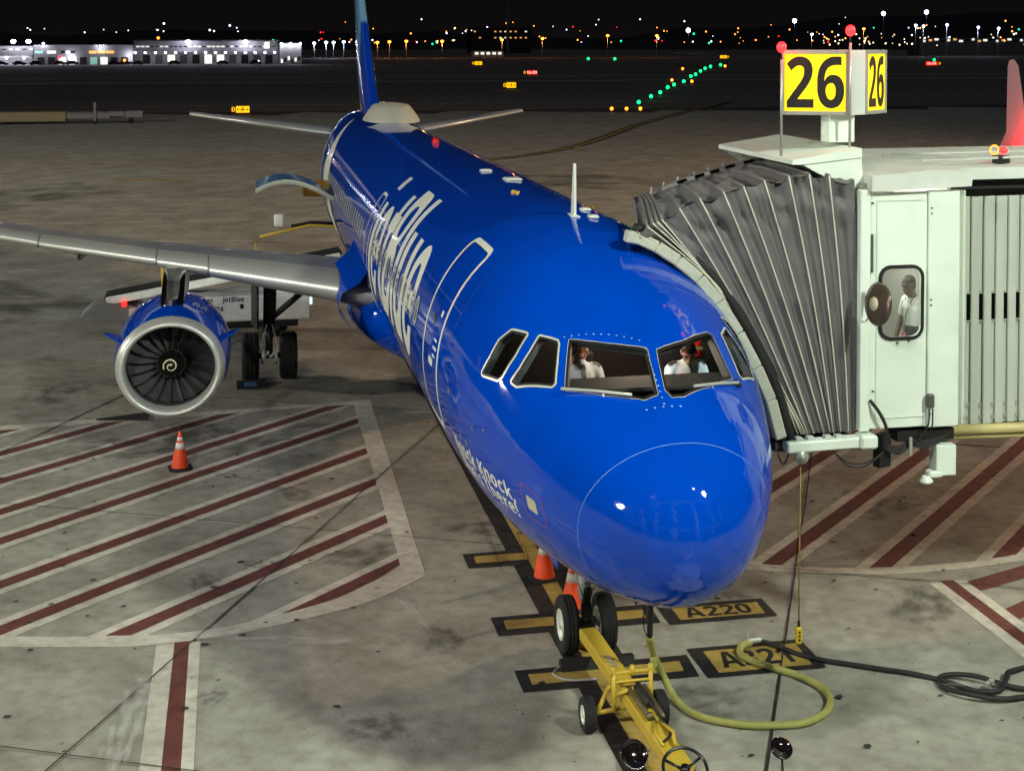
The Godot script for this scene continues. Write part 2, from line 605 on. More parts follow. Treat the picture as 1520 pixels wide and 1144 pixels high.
# ------------------------------------------------------------------ people: smooth-blended capsules, meshed with surface nets
func flesh(st: SurfaceTool, bones: Array, cell: float, k: float, tints: Array) -> void:
	var lo := Vector3(1e9, 1e9, 1e9)
	var hi := -lo
	for b in bones:
		var rm: float = maxf(b[1], b[3]) + cell * 3
		for p in [b[0], b[2]]:
			lo = lo.min(p - Vector3.ONE * rm)
			hi = hi.max(p + Vector3.ONE * rm)
	var nx := int((hi.x - lo.x) / cell) + 2
	var ny := int((hi.y - lo.y) / cell) + 2
	var nz := int((hi.z - lo.z) / cell) + 2
	var f := PackedFloat32Array()
	f.resize(nx * ny * nz)
	f.fill(0.2)
	var who := PackedByteArray()
	who.resize(nx * ny * nz)
	var whod := PackedFloat32Array()
	whod.resize(nx * ny * nz)
	whod.fill(9.0)
	for b in bones:
		var a: Vector3 = b[0]
		var d: Vector3 = b[2] - b[0]
		var dd := maxf(d.length_squared(), 1e-9)
		var rm: float = maxf(b[1], b[3]) + k + cell * 2
		var l0: Vector3 = (a.min(b[2]) - Vector3.ONE * rm - lo) / cell
		var h0: Vector3 = (a.max(b[2]) + Vector3.ONE * rm - lo) / cell
		for z in range(maxi(0, int(l0.z)), mini(nz, int(h0.z) + 2)):
			for y in range(maxi(0, int(l0.y)), mini(ny, int(h0.y) + 2)):
				for x in range(maxi(0, int(l0.x)), mini(nx, int(h0.x) + 2)):
					var p := lo + Vector3(x, y, z) * cell - a
					var t := clampf(p.dot(d) / dd, 0.0, 1.0)
					var e := (p - d * t).length() - lerpf(b[1], b[3], t)
					var i := (z * ny + y) * nx + x
					if e < whod[i]:
						whod[i] = e
						who[i] = b[4]
					var g := f[i]
					var h := maxf(k - absf(g - e), 0.0) / k
					f[i] = minf(g, e) - h * h * k * 0.25
	var vi := PackedInt32Array()
	vi.resize(nx * ny * nz)
	vi.fill(-1)
	var vs := []
	var cs := []
	for z in nz - 1:
		for y in ny - 1:
			for x in nx - 1:
				var i := (z * ny + y) * nx + x
				var s := 0
				var sum := Vector3.ZERO
				var cnt := 0
				for c in 8:
					if f[i + (c & 1) + ((c >> 1) & 1) * nx + (c >> 2) * nx * ny] < 0.0:
						s |= 1 << c
				if s == 0 or s == 255:
					continue
				for e in [[0, 1], [2, 3], [4, 5], [6, 7], [0, 2], [1, 3], [4, 6], [5, 7], [0, 4], [1, 5], [2, 6], [3, 7]]:
					if ((s >> e[0]) & 1) != ((s >> e[1]) & 1):
						var v0 := f[i + (e[0] & 1) + ((e[0] >> 1) & 1) * nx + (e[0] >> 2) * nx * ny]
						var v1 := f[i + (e[1] & 1) + ((e[1] >> 1) & 1) * nx + (e[1] >> 2) * nx * ny]
						var q0 := Vector3(e[0] & 1, (e[0] >> 1) & 1, e[0] >> 2)
						var q1 := Vector3(e[1] & 1, (e[1] >> 1) & 1, e[1] >> 2)
						sum += q0.lerp(q1, v0 / (v0 - v1))
						cnt += 1
				vi[i] = vs.size()
				vs.append(lo + (Vector3(x, y, z) + sum / cnt) * cell)
				cs.append(tints[who[i]])
	var add := func(a: int, b: int, c: int, d: int, inside: bool):
		var o := [a, b, c, a, c, d] if not inside else [a, c, b, a, d, c]
		for w in o:
			st.set_color(cs[w])
			st.add_vertex(vs[w])
	for z in range(1, nz - 1):
		for y in range(1, ny - 1):
			for x in range(1, nx - 1):
				var i := (z * ny + y) * nx + x
				var n0 := f[i] < 0.0
				if n0 != (f[i + 1] < 0.0):
					add.call(vi[i - nx - nx * ny], vi[i - nx * ny], vi[i], vi[i - nx], n0)
				if n0 != (f[i + nx] < 0.0):
					add.call(vi[i - 1 - nx * ny], vi[i - 1], vi[i], vi[i - nx * ny], n0)
				if n0 != (f[i + nx * ny] < 0.0):
					add.call(vi[i - 1 - nx], vi[i - nx], vi[i], vi[i - 1], n0)

func skin_mat() -> StandardMaterial3D:
	var m := mat("person", Color.WHITE, 0.7)
	m.vertex_color_use_as_albedo = true
	return m

# ------------------------------------------------------------------ ground
func flat(st: SurfaceTool, poly: PackedVector2Array, y: float) -> void:
	# polygon given as (x, z)
	var idx := Geometry2D.triangulate_polygon(poly)
	for i in range(0, idx.size(), 3):
		var a := poly[idx[i]]; var b := poly[idx[i + 1]]; var c := poly[idx[i + 2]]
		if (b - a).cross(c - a) > 0.0:
			var t := b
			b = c
			c = t
		tri(st, Vector3(a.x, y, a.y), Vector3(b.x, y, b.y), Vector3(c.x, y, c.y))

func flat_part(n: String, polys: Array, y: float, m: Material, parent: Node) -> void:
	var st := mb()
	for p in polys:
		flat(st, p, y)
	done(n, st, m, parent)

func line_poly(pts: Array, w: float) -> PackedVector2Array:   # ribbon round a polyline of Vector2
	var l := PackedVector2Array()
	var r := PackedVector2Array()
	for i in pts.size():
		var d: Vector2 = (pts[mini(i + 1, pts.size() - 1)] - pts[maxi(i - 1, 0)]).normalized().orthogonal() * w * 0.5
		l.append(pts[i] + d)
		r.append(pts[i] - d)
	r.reverse()
	l.append_array(r)
	return l

func curve2(pts: Array, per := 6) -> Array:
	var o := []
	for i in pts.size() - 1:
		for k in per:
			o.append(pts[i].cubic_interpolate(pts[i + 1], pts[maxi(i - 1, 0)], pts[mini(i + 2, pts.size() - 1)], float(k) / per))
	o.append(pts[-1])
	return o

func stencil(t: String, at: Vector3, h: float, w: float, m: Material, parent: Node) -> void:
	var tm := text_mesh(t, h / 0.72, 0.003)
	var bb := tm.get_aabb()
	var o := put("stencil_lettering", tm, m, parent)
	var sx := w / bb.size.x
	o.transform = Transform3D(Basis(Vector3(sx, 0, 0), Vector3(0, 0, -1), Vector3(0, 1, 0)), at)

func build_ground() -> void:
	var land := struct("ground")
	var st := mb()
	quad(st, Vector3(-3000, -0.2, 60), Vector3(3000, -0.2, 60), Vector3(3000, -0.2, -4000), Vector3(-3000, -0.2, -4000))
	var grass := worn("infield", Color(0.45, 0.42, 0.39), 1.0, 0.0, 0.05)
	done("infield", st, grass, land)

	for q in [["taxiway", -196.0, 24.0, 0.02], ["runway", -312.0, 48.0, 0.015], ["taxiway", -405.0, 22.0, 0.02]]:
		st = mb()
		box(st, Vector3(150, -0.19, q[1]), Vector3(1500, 0.06, q[2]), Basis(Vector3.UP, q[3]))
		done(q[0], st, worn("far_asphalt", Color(0.47, 0.45, 0.43), 0.9, 0.0, 0.05), land)
	for z in [-290.5, -333.5]:
		st = mb()
		box(st, Vector3(150, -0.15, z), Vector3(1500, 0.02, 0.9), Basis(Vector3.UP, 0.015))
		done("runway_edge_line", st, mat("far_white_paint", Color(0.8, 0.8, 0.78), 0.8), land)
	var apron := struct("apron")
	st = mb()
	box(st, Vector3(0, -0.16, -55), Vector3(260, 0.2, 210))
	done("joint_filler", st, mat("joint", Color(0.20, 0.19, 0.175), 0.95), apron)
	# concrete slabs on their rotated grid
	var tones := []
	var cols := [Color(0.64, 0.64, 0.60), Color(0.63, 0.625, 0.585), Color(0.615, 0.605, 0.565), Color(0.635, 0.625, 0.585)]
	for i in 4:
		tones.append(worn("concrete_%d" % i, cols[i], 0.95, 0.35, 0.23))
	var e1 := Vector2(0.42, -0.9075)
	var e2 := Vector2(0.9075, 0.42)
	var o0 := Vector2(-6.71, -3.12) + e1 * 0.35
	var size := 7.95
	st = mb()
	box(st, Vector3(0, -0.06, 0), Vector3(size - 0.022, 0.12, size - 0.022), Basis(Vector3.UP, atan2(-e2.y, e2.x)), 0.012)
	st.generate_normals()
	var slab := st.commit()
	var gap := 0.0
	var big := mb()
	for i in range(-4, 25):
		for j in range(-13, 14):
			var c := o0 + e1 * size * (i + 0.5) + e2 * size * (j + 0.5)
			if c.y > 14 or c.y < -152 or absf(c.x) > 118:
				continue
			var dist := 13.8 - c.y
			var mid := -4.5 + dist * 0.19
			var t := tones[rng.randi() % 4] as Material
			if absf(c.x - mid) < dist * 0.41 + 12:
				put("concrete_slab", slab, t, apron, Vector3(c.x, 0, c.y))
			else:
				box(big, Vector3(c.x, -0.06, c.y), Vector3(size - 0.022, 0.12, size - 0.022), Basis(Vector3.UP, atan2(-e2.y, e2.x)))
	var far := done("outlying_slabs", big, tones[1], apron)
	far.set_meta("kind", "stuff")

	# painted markings, each sheet 4 mm above the one below
	var white := worn("white_paint", Color(0.83, 0.82, 0.77), 0.8, 0.0, 0.35)
	var red := worn("red_paint", Color(0.43, 0.245, 0.225), 0.8, 0.0, 0.35)
	var yellow := worn("yellow_paint", Color(0.70, 0.60, 0.31), 0.8, 0.0, 0.6)
	var black := worn("black_paint", Color(0.14, 0.135, 0.135), 0.8, 0.0, 0.6)
	# left hatched bay
	var outer := [Vector2(-14.5, -18.3), Vector2(-1.57, -19.4), Vector2(-1.72, -8.25)]
	outer.append_array(curve2([Vector2(-1.72, -8.25), Vector2(-2.7, -7.35), Vector2(-4.14, -6.72), Vector2(-5.6, -6.42), Vector2(-7.0, -6.6), Vector2(-9.2, -7.2), Vector2(-14.5, -9.2)]).slice(1))
	var inner := [Vector2(-14.5, -17.9), Vector2(-1.97, -19.05), Vector2(-2.05, -8.75)]
	inner.append_array(curve2([Vector2(-2.05, -8.75), Vector2(-2.8, -7.85), Vector2(-3.7, -7.25), Vector2(-5.07, -6.78), Vector2(-6.45, -6.85), Vector2(-8.6, -7.4), Vector2(-14.5, -9.6)]).slice(1))
	bay(apron, PackedVector2Array(outer), PackedVector2Array(inner), [-31.95, -29.82, -27.7, -25.75, -23.55, -21.4, -19.6, -17.27, -15.2, -13.05, -10.9], white, red)
	# right hatched bay
	outer = [Vector2(19, -19.4), Vector2(2.0, -19.4), Vector2(2.0, -8.1)]
	outer.append_array(curve2([Vector2(2.0, -8.1), Vector2(3.26, -7.5), Vector2(4.64, -7.02), Vector2(5.9, -6.83), Vector2(7.76, -7.02), Vector2(10.5, -7.9), Vector2(19, -10.4)]).slice(1))
	inner = [Vector2(19, -19.05), Vector2(2.4, -19.05), Vector2(2.4, -8.2)]
	inner.append_array(curve2([Vector2(2.4, -8.2), Vector2(3.4, -7.72), Vector2(4.75, -7.27), Vector2(6.04, -7.1), Vector2(7.89, -7.27), Vector2(10.4, -8.2), Vector2(19, -10.8)]).slice(1))
	bay(apron, PackedVector2Array(outer), PackedVector2Array(inner), [-14.7, -12.6, -10.45, -8.35, -6.2, -3.9, -1.8, 0.3, 2.45, 4.6, 6.7], white, red)
	# stripes that lead from the bays towards the terminal
	for x in [[-5.68, -5.44, -5.24, -5.09], [5.80, 6.0, 6.22, 6.40]]:
		flat_part("white_stripe", [pv([x[0], -6.4, x[1], -6.4, x[1] - 0.02, 6, x[0] - 0.05, 6])], 0.006, white, apron)
		flat_part("red_stripe", [pv([x[1], -6.45, x[2], -6.45, x[2] + 0.05, 6, x[1], 6])], 0.006, red, apron)
		flat_part("white_stripe", [pv([x[2], -6.4, x[3], -6.4, x[3] + 0.03, 6, x[2] + 0.05, 6])], 0.006, white, apron)
	flat_part("red_stripe", [pv([6.41, -6.35, 9.5, -7.5, 9.5, -7.1, 6.41, -5.95])], 0.006, red, apron)
	flat_part("red_stripe", [pv([6.41, -5.25, 9.5, -6.9, 9.5, -6.5, 6.41, -4.85])], 0.006, red, apron)
	# stand centre line with its stop bars
	flat_part("stand_line_border", [pv([-0.3, 4, 0.52, 4, 0.52, -48, -0.3, -48])], 0.006, black, apron)
	flat_part("stand_line", [pv([-0.03, 4, 0.22, 4, 0.22, -48, -0.03, -48])], 0.014, yellow, apron)
	for b in [-4.31, -6.1, -8.73]:
		flat_part("stop_bar_border", [pv([-1.02, b - 0.31, 1.36, b - 0.34, 1.33, b + 0.33, -1.02, b + 0.34])], 0.010, black, apron)
		flat_part("stop_bar", [pv([-0.86, b - 0.15, 1.2, b - 0.15, 1.17, b + 0.15, -0.87, b + 0.16])], 0.018, yellow, apron)
	for q in [[1.44, -6.33, 3.06, -5.66, "A220"], [1.42, -4.83, 3.06, -3.9, "A321"]]:
		flat_part("stand_box_border", [pv([q[0], q[1], q[2], q[1], q[2], q[3], q[0], q[3]])], 0.010, black, apron)
		flat_part("stand_box", [pv([q[0] + 0.19, q[1] + 0.13, q[2] - 0.12, q[1] + 0.13, q[2] - 0.15, q[3] - 0.12, q[0] + 0.19, q[3] - 0.12])], 0.014, yellow, apron)
		stencil(q[4], Vector3((q[0] + q[2]) / 2 + 0.02, 0.018, (q[1] + q[3]) / 2), (q[3] - q[1]) * 0.50, 1.0, black, apron)
	# far lines
	flat_part("taxi_line_border", [line_poly(curve2([Vector2(62, -176), Vector2(37.5, -130.2), Vector2(26.9, -107.6), Vector2(21.7, -97.1), Vector2(15.7, -88.5), Vector2(6, -80)]), 1.1)], 0.006, black, apron)
	flat_part("taxi_line", [line_poly(curve2([Vector2(62, -176), Vector2(37.5, -130.2), Vector2(26.9, -107.6), Vector2(21.7, -97.1), Vector2(15.7, -88.5), Vector2(6, -80)]), 0.4)], 0.010, yellow, apron)
	flat_part("taxi_line", [line_poly(curve2([Vector2(22.3, -98.3), Vector2(21.0, -93.6), Vector2(22.2, -90.4), Vector2(26, -86.6), Vector2(31, -82)]), 0.22)], 0.014, yellow, apron)
	flat_part("service_line", [line_poly([Vector2(-40, -56.4), Vector2(12, -53.2)], 0.14)], 0.006, white, apron)
	flat_part("service_line", [line_poly([Vector2(-12, -51.5), Vector2(-5.2, -50.7)], 0.14)], 0.006, white, apron)
	flat_part("service_line", [line_poly([Vector2(-12, -48.2), Vector2(12, -44.9)], 0.14)], 0.006, white, apron)
	flat_part("taxi_line", [line_poly([Vector2(-11.5, -75.4), Vector2(-7.5, -74.4)], 0.7)], 0.006, yellow, apron)
	flat_part("taxi_line", [line_poly([Vector2(-9.3, -122.6), Vector2(-4.8, -121.8)], 0.8)], 0.006, yellow, apron)
	# chalky seam along one joint
	# dark joint seams that run through the paint
	for j in [-1, 0, 1, 2]:
		var p0: Vector2 = o0 + e2 * size * j
		flat_part("joint_seam", [line_poly([p0 - e1 * 6, p0 + e1 * 26], 0.022)], 0.026, mat("seam_dark", Color(0.15, 0.145, 0.135), 0.9), apron)
	for i in [0, 1, 2, 3]:
		var p1: Vector2 = o0 + e1 * size * i
		flat_part("joint_seam", [line_poly([p1 - e2 * 12, p1 + e2 * 16], 0.018)], 0.027, mats["seam_dark"], apron)
	# oil stains: thin films with ragged edges
	var img := Image.create(128, 128, false, Image.FORMAT_RGBA8)
	var nz := FastNoiseLite.new()
	nz.seed = 5
	nz.frequency = 0.03
	nz.fractal_octaves = 4
	for y in 128:
		for x in 128:
			var d := Vector2(x - 64, y - 64).length() / 64.0
			var v := clampf((0.9 - d) * 0.9 + nz.get_noise_2d(x, y) * 0.9 - 0.12, 0.0, 1.0)
			img.set_pixel(x, y, Color(1, 1, 1, v * 0.5))
	var tex := ImageTexture.create_from_image(img)
	var stain := StandardMaterial3D.new()
	stain.albedo_color = Color(0.13, 0.125, 0.12)
	stain.albedo_texture = tex
	stain.transparency = BaseMaterial3D.TRANSPARENCY_ALPHA
	stain.roughness = 0.55
	var k := 0
	for q in [[-6.5, -16.4, 1.5, 1.1], [-5.4, -17.4, 1.2, 1.0], [-5.1, -8.6, 0.35, 0.5], [-4.3, -9.2, 0.3, 0.25], [-2.6, -9.3, 0.9, 0.6], [-4.9, -4.6, 0.25, 0.3], [-4.2, -16.2, 1.4, 0.5],
			[1.6, -12.2, 1.5, 0.9], [5.3, -5.6, 1.0, 0.6], [-0.6, -10.2, 0.8, 0.5], [-8.7, -21.5, 1.6, 0.7], [-7.2, -22.2, 1.0, 0.5], [-1.8, -5.8, 0.7, 0.4], [0.9, -3.2, 0.9, 0.7], [2.6, -6.9, 1.1, 0.4],
			[-2.9, -3.4, 0.5, 0.5], [-3.6, -12.8, 0.7, 0.4], [6.8, -9.8, 1.2, 0.5], [-12, -35, 6, 3], [4, -42, 7, 3], [14, -70, 10, 6], [-16, -66, 9, 5]]:
		var pm := PlaneMesh.new()
		pm.size = Vector2(q[2] * 2, q[3] * 2)
		var o := put("oil_stain", pm, stain, apron, Vector3(q[0], 0.024 + 0.002 * (k % 3), q[1]))
		o.rotation.y = k * 1.7
		k += 1
	var speck := mb()
	for i in 1100:
		var p := Vector2(rng.randf_range(-9, 8), rng.randf_range(-24, -1.5))
		var poly := PackedVector2Array()
		var r := 0.008 + 0.045 * pow(rng.randf(), 5)
		for t in 6:
			poly.append(p + Vector2(cos(t * TAU / 6) * 1.4, sin(t * TAU / 6)) * r * rng.randf_range(0.5, 1.2))
		flat(speck, poly, 0.03)
	var sp := done("grime_specks", speck, mat("grime", Color(0.17, 0.165, 0.16), 0.9), apron)
	sp.set_meta("kind", "stuff")
	# rubber streaks where nose wheels roll in, and faint dragged scuffs
	for i in 16:
		var x := rng.randf_range(-0.7, 0.9)
		var z := rng.randf_range(-22.0, -7.0)
		var o := put("tyre_streak", PlaneMesh.new(), stain, apron, Vector3(x, 0.028 + 0.001 * i, z))
		o.scale = Vector3(rng.randf_range(0.05, 0.12), 1, rng.randf_range(0.8, 2.2))
		o.rotation.y = rng.randf_range(-0.15, 0.15)
	# cracks and skid marks
	var chalk: StandardMaterial3D = stain.duplicate()
	chalk.albedo_color = Color(0.80, 0.80, 0.77)
	for q in [[-4.9, -6.35, 1.3, 0.10, 0.33], [-3.6, -5.95, 0.9, 0.16, 0.33], [-5.0, -6.9, 0.10, 0.9, -0.42], [-5.75, -4.7, 0.35, 0.7, 0.2], [-2.1, -6.6, 0.10, 1.0, -0.25], [-5.9, -3.6, 0.25, 1.2, 0.05], [4.6, -2.9, 0.5, 0.06, 0.2]]:
		var pm := PlaneMesh.new()
		pm.size = Vector2(q[2] * 2, q[3] * 2)
		var o := put("chalk_smear", pm, chalk, apron, Vector3(q[0], 0.062 + 0.001 * k, q[1]))
		k += 1
		o.rotation.y = -q[4]

func bay(apron: Node3D, outer: PackedVector2Array, inner: PackedVector2Array, cs: Array, white: Material, red: Material) -> void:
	var rim := Geometry2D.clip_polygons(outer, inner)
	var tris := []
	# the rim has a hole: cut it in cells
	var st := mb()
	var b := bounds(outer)
	sheet(st, steps(b.position.x, b.end.x, 1.1), steps(b.position.y, b.end.y, 1.1), [outer], [inner], func(p: Vector2) -> Vector3: return Vector3(p.x, 0.006, p.y), true)
	done("bay_border", st, white, apron)
	for c in cs:
		for w in [[0.46, 0.006, white, "white_stripe"], [0.205, 0.010, red, "red_stripe"]]:
			var band := pv([b.position.x - 5, c - w[0] - b.position.x + 5, b.position.x - 5, c + w[0] - b.position.x + 5, b.end.x + 5, c + w[0] - b.end.x - 5, b.end.x + 5, c - w[0] - b.end.x - 5])
			var lim := grow(inner, 0.0 if w[3] == "white_stripe" else -0.01)
			for q in Geometry2D.intersect_polygons(band, lim):
				flat_part(w[3], [q], w[1], w[2], apron)

# ------------------------------------------------------------------ the airliner
var win_paint: Array = []
func build_airliner() -> void:
	var t := thing("airliner", "blue narrow-body passenger jet parked nose-in with white lettering along its side", "airplane")
	var blue := mat("blue_paint", Color(0.0, 0.265, 0.735), 0.45, 0.0, 1.0)
	blue.metallic_specular = 0.0
	soften(blue, "soft", 0.22)
	var navy := mat("navy_paint", Color(0.0, 0.225, 0.655), 0.45, 0.0, 1.0)
	navy.metallic_specular = 0.0
	var white := mat("white_livery", Color(0.88, 0.90, 0.84), 0.5, 0.0, 0.3)
	var sky_blue := mat("light_blue_livery", Color(0.30, 0.52, 0.70), 0.4, 0.0, 0.6)
	var frame := mat("window_frame", Color(0.80, 0.83, 0.76), 0.35, 0.2)
	var seal := mat("rubber_seal", Color(0.06, 0.06, 0.065), 0.6)
	var glass := mat("cockpit_glass", Color(0.05, 0.07, 0.07, 0.05), 0.02)
	glass.transparency = BaseMaterial3D.TRANSPARENCY_ALPHA
	glass.metallic_specular = 0.16
	var metal := mat("bare_metal", Color(0.80, 0.81, 0.78), 0.36, 0.5)
	var grey := mat("wing_grey", Color(0.55, 0.56, 0.57), 0.42, 0.1, 0.3)
	var dark := mat("dark_metal", Color(0.10, 0.10, 0.105), 0.5, 0.4)
	var rubber := soften(mat("tyre_rubber", Color(0.085, 0.085, 0.09), 0.85), "soft", 3.0)
	var steel := mat("gear_steel", Color(0.74, 0.77, 0.75), 0.4, 0.15)

	# cockpit windows (s, degrees): two side windows and one windscreen to starboard, two to port
	var w1 := deg([2.34, 119.5, 2.2, 112.5, 2.09, 105.2, 2.01, 97.6, 1.95, 89.7, 1.55, 91.8, 1.2, 94.0, 1.16, 101.6, 1.27, 110.1, 1.41, 117.9, 1.59, 125.0, 1.79, 131.7, 2.07, 125.1])
	var w2 := deg([1.93, 85.0, 2.11, 71.5, 2.43, 56.5, 2.42, 54.7, 2.13, 51.7, 1.87, 47.8, 1.42, 65.1, 1.17, 80.4, 1.15, 86.9, 1.26, 88.9, 1.58, 87.0])
	var w3 := grow(deg([2.68, 129.7, 2.43, 123.2, 2.36, 123.6, 2.14, 128.3, 1.93, 133.7, 1.93, 136.5, 2.36, 150.8, 2.54, 152.3, 2.54, 144.2, 2.59, 136.7]), -0.035)
	var w4 := grow(deg([3.1, 138.0, 2.82, 133.0, 2.77, 133.4, 2.68, 142.9, 2.67, 153.0, 2.73, 156.4, 3.11, 160.7, 3.21, 160.3, 3.17, 152.4, 3.19, 145.1]), -0.035)
	var w5 := deg([2.58, 48, 2.84, 43.5, 2.60, 28, 2.42, 27, 2.05, 39.5, 2.07, 41.5])
	var w6 := deg([3.05, 44, 3.2, 38, 3.22, 24, 3.1, 20, 2.82, 26])
	var ws := [w1, w2, w3, w4, w5, w6]
	var holes := []
	for w in ws:
		holes.append(w)
	# skin
	var us := []
	for i in 11:
		us.append(pow(i / 10.0, 2) * 0.4)
	us.append_array(steps(0.48, 3.6, 0.08))
	us.append_array(steps(3.8, 6.2, 0.2))
	us.append_array(steps(7.0, 29.0, 1.0))
	us.append_array(steps(29.5, 44.28, 0.5))
	var vs := steps(0.0, TAU * 2.0, TAU * 2.0 / 128)
	var st := mb(true)
	var f := on_hull(0.0)
	sheet(st, us, vs, [], holes, func(p: Vector2) -> Vector3: return hull(p.x, p.y * 0.5), true)
	# tail cone end and nose tip are closed by the profile itself
	var body := done("fuselage", st, blue, t)
	st = mb(true)
	sheet(st, steps(0.9, 4.5, 0.15), steps(-PI * 0.55, PI * 2.55, 0.2), [], [grow(w1, 0.05), grow(w2, 0.05), grow(w3, 0.05), grow(w4, 0.05), grow(w5, 0.05), grow(w6, 0.05)], on_hull(-0.06), false)
	done("cockpit_lining", st, mat("cockpit_grey", Color(0.20, 0.20, 0.205), 0.9), body)
	st = mb()
	var bulk := PackedVector2Array()
	for i in 40:
		var q := hull(4.5, TAU * i / 40)
		bulk.append(Vector2(q.x * 0.95, CY + (q.y - CY) * 0.95))
	prism(st, bulk, Transform3D(Basis(), Vector3(0, 0, -4.47)), 0.02)
	done("cockpit_bulkhead", st, mat("bulkhead", Color(0.10, 0.095, 0.09), 0.9), body)
	st = mb()
	box(st, Vector3(0, 3.28, -3.3), Vector3(2.5, 0.04, 2.3))
	done("cockpit_floor", st, mats["bulkhead"], body)
	st = mb()
	box(st, Vector3(0.05, 4.38, -1.98), Vector3(2.1, 0.06, 0.42), Basis(Vector3.RIGHT, 0.12), 0.02)
	box(st, Vector3(0.05, 4.0, -2.12), Vector3(2.0, 0.72, 0.1))
	box(st, Vector3(0.05, 3.75, -2.5), Vector3(0.42, 0.3, 0.8), Basis(), 0.02)
	done("instrument_panel", st, mat("panel_black", Color(0.07, 0.07, 0.075), 0.8), body)
	st = mb()
	box(st, Vector3(0.0, 4.95, -3.15), Vector3(0.7, 0.06, 0.9), Basis(Vector3.RIGHT, -0.25), 0.02)
	done("overhead_panel", st, mats["panel_black"], body)
	st = mb()
	box(st, Vector3(0.1, 4.94, -3.75), Vector3(0.3, 0.03, 0.12), Basis(), 0.008)
	done("dome_lamp", st, glow("dome_lamp_glow", Color(1.0, 0.9, 0.75), 1.0), body)
	omni(t, Vector3(0.1, 4.86, -3.72), Color(1.0, 0.88, 0.74), 0.60, 0.08)
	omni(t, Vector3(0.1, 4.84, -2.75), Color(1.0, 0.90, 0.78), 0.6, 0.06)
	st = mb()
	box(st, Vector3(0.1, 4.89, -2.75), Vector3(0.2, 0.02, 0.08))
	done("map_lamp", st, mats["dome_lamp_glow"], body)
	for x in [0.72, -0.50]:
		st = mb()
		box(st, Vector3(x, 3.78, -3.1), Vector3(0.5, 0.12, 0.5), Basis(), 0.04)
		box(st, Vector3(x, 4.15, -3.38), Vector3(0.46, 0.72, 0.12), Basis(Vector3.RIGHT, 0.12), 0.05)
		box(st, Vector3(x, 4.60, -3.44), Vector3(0.28, 0.2, 0.1), Basis(), 0.04)
		box(st, Vector3(x, 3.5, -3.1), Vector3(0.2, 0.5, 0.3))
		done("crew_seat", st, mat("seat_cloth", Color(0.13, 0.14, 0.17), 0.9), body)
	# frames and panes
	var reveal := mat("reveal_grey", Color(0.27, 0.30, 0.31), 0.6)
	var k := 0
	for w in ws:
		var rs := mb()
		for i in w.size():
			var p: Vector2 = w[i]
			var q: Vector2 = w[(i + 1) % w.size()]
			quad(rs, on_hull(-0.006).call(p), on_hull(-0.006).call(q), on_hull(-0.10).call(q), on_hull(-0.10).call(p))
		done("window_reveal", rs, reveal, body)
		var pane := patch("windscreen" if k < 2 else "side_window", [grow(w, 0.02)], [], -0.012, glass, t, 0.15)
		if k < 2:
			ring("rubber_seal", w, -0.03, 0.012, 0.005, seal, pane, 0.1)
			ring("frame", w, 0.012, 0.020, 0.006, frame, pane, 0.1)
		else:
			ring("frame", w, 0.0, 0.028, 0.007, frame, pane, 0.1)
			ring("rubber_seal", w, -0.03, 0.0, 0.003, seal, pane, 0.1)
		k += 1
	# dashed rivet rows round the windscreens
	var rivet := SphereMesh.new()
	rivet.radius = 0.013
	rivet.height = 0.016
	rivet.radial_segments = 6
	rivet.rings = 3
	var rows := []
	for i in 11:
		rows.append(Vector2(lerpf(2.42, 2.08, i / 10.0), lerpf(121, 91.5, i / 10.0)))
	for i in 11:
		rows.append(Vector2(lerpf(1.95, 1.06, i / 10.0), lerpf(90, 92.5, i / 10.0)))
	for i in 5:
		rows.append(Vector2(1.02, lerpf(84, 103, i / 4.0)))
	var mm := MultiMesh.new()
	mm.transform_format = MultiMesh.TRANSFORM_3D
	mm.mesh = rivet
	mm.instance_count = rows.size()
	for i in rows.size():
		mm.set_instance_transform(i, Transform3D(Basis(), hull(rows[i].x, deg_to_rad(rows[i].y))))
	var mi := MultiMeshInstance3D.new()
	mi.name = "rivet_rows"
	mi.multimesh = mm
	mi.material_override = mat("rivet_silver", Color(0.72, 0.78, 0.9), 0.3, 0.3)
	mi.set_meta("kind", "stuff")
	t.add_child(mi, true)
	# wipers parked under the windscreens
	for q in [[1.80, 133, 1.22, 107, 1.35, 99], [1.78, 46, 1.30, 74, 1.2, 86]]:
		st = mb()
		var a := hull(q[0], deg_to_rad(q[1])) + hull_n(q[0], deg_to_rad(q[1])) * 0.05
		var b := hull(q[2], deg_to_rad(q[3])) + hull_n(q[2], deg_to_rad(q[3])) * 0.05
		tube(st, [a, a.lerp(b, 0.5) + Vector3(0, 0.012, 0.02), b], 0.018, 6)
		tube(st, [a.lerp(b, 0.6), a.lerp(b, 0.62) + Vector3(0, -0.07, 0.03)], 0.014, 6)
		done("wiper", st, mat("wiper_metal", Color(0.78, 0.80, 0.74), 0.35, 0.4), t)
	# radome joint
	st = mb(true)
	for i in 48:
		var s0: float = 0.57 + 0.25 * (1.0 - sin(TAU * i / 48.0))
		var s1: float = 0.57 + 0.25 * (1.0 - sin(TAU * (i + 1) / 48.0))
		var g := on_hull(0.003)
		quad(st, g.call(Vector2(s0, TAU * 2 * i / 48.0)), g.call(Vector2(s1, TAU * 2 * (i + 1) / 48.0)), g.call(Vector2(s1 + 0.008, TAU * 2 * (i + 1) / 48.0)), g.call(Vector2(s0 + 0.008, TAU * 2 * i / 48.0)))
	done("radome_joint", st, mat("joint_pale", Color(0.36, 0.52, 0.82), 0.4), t)
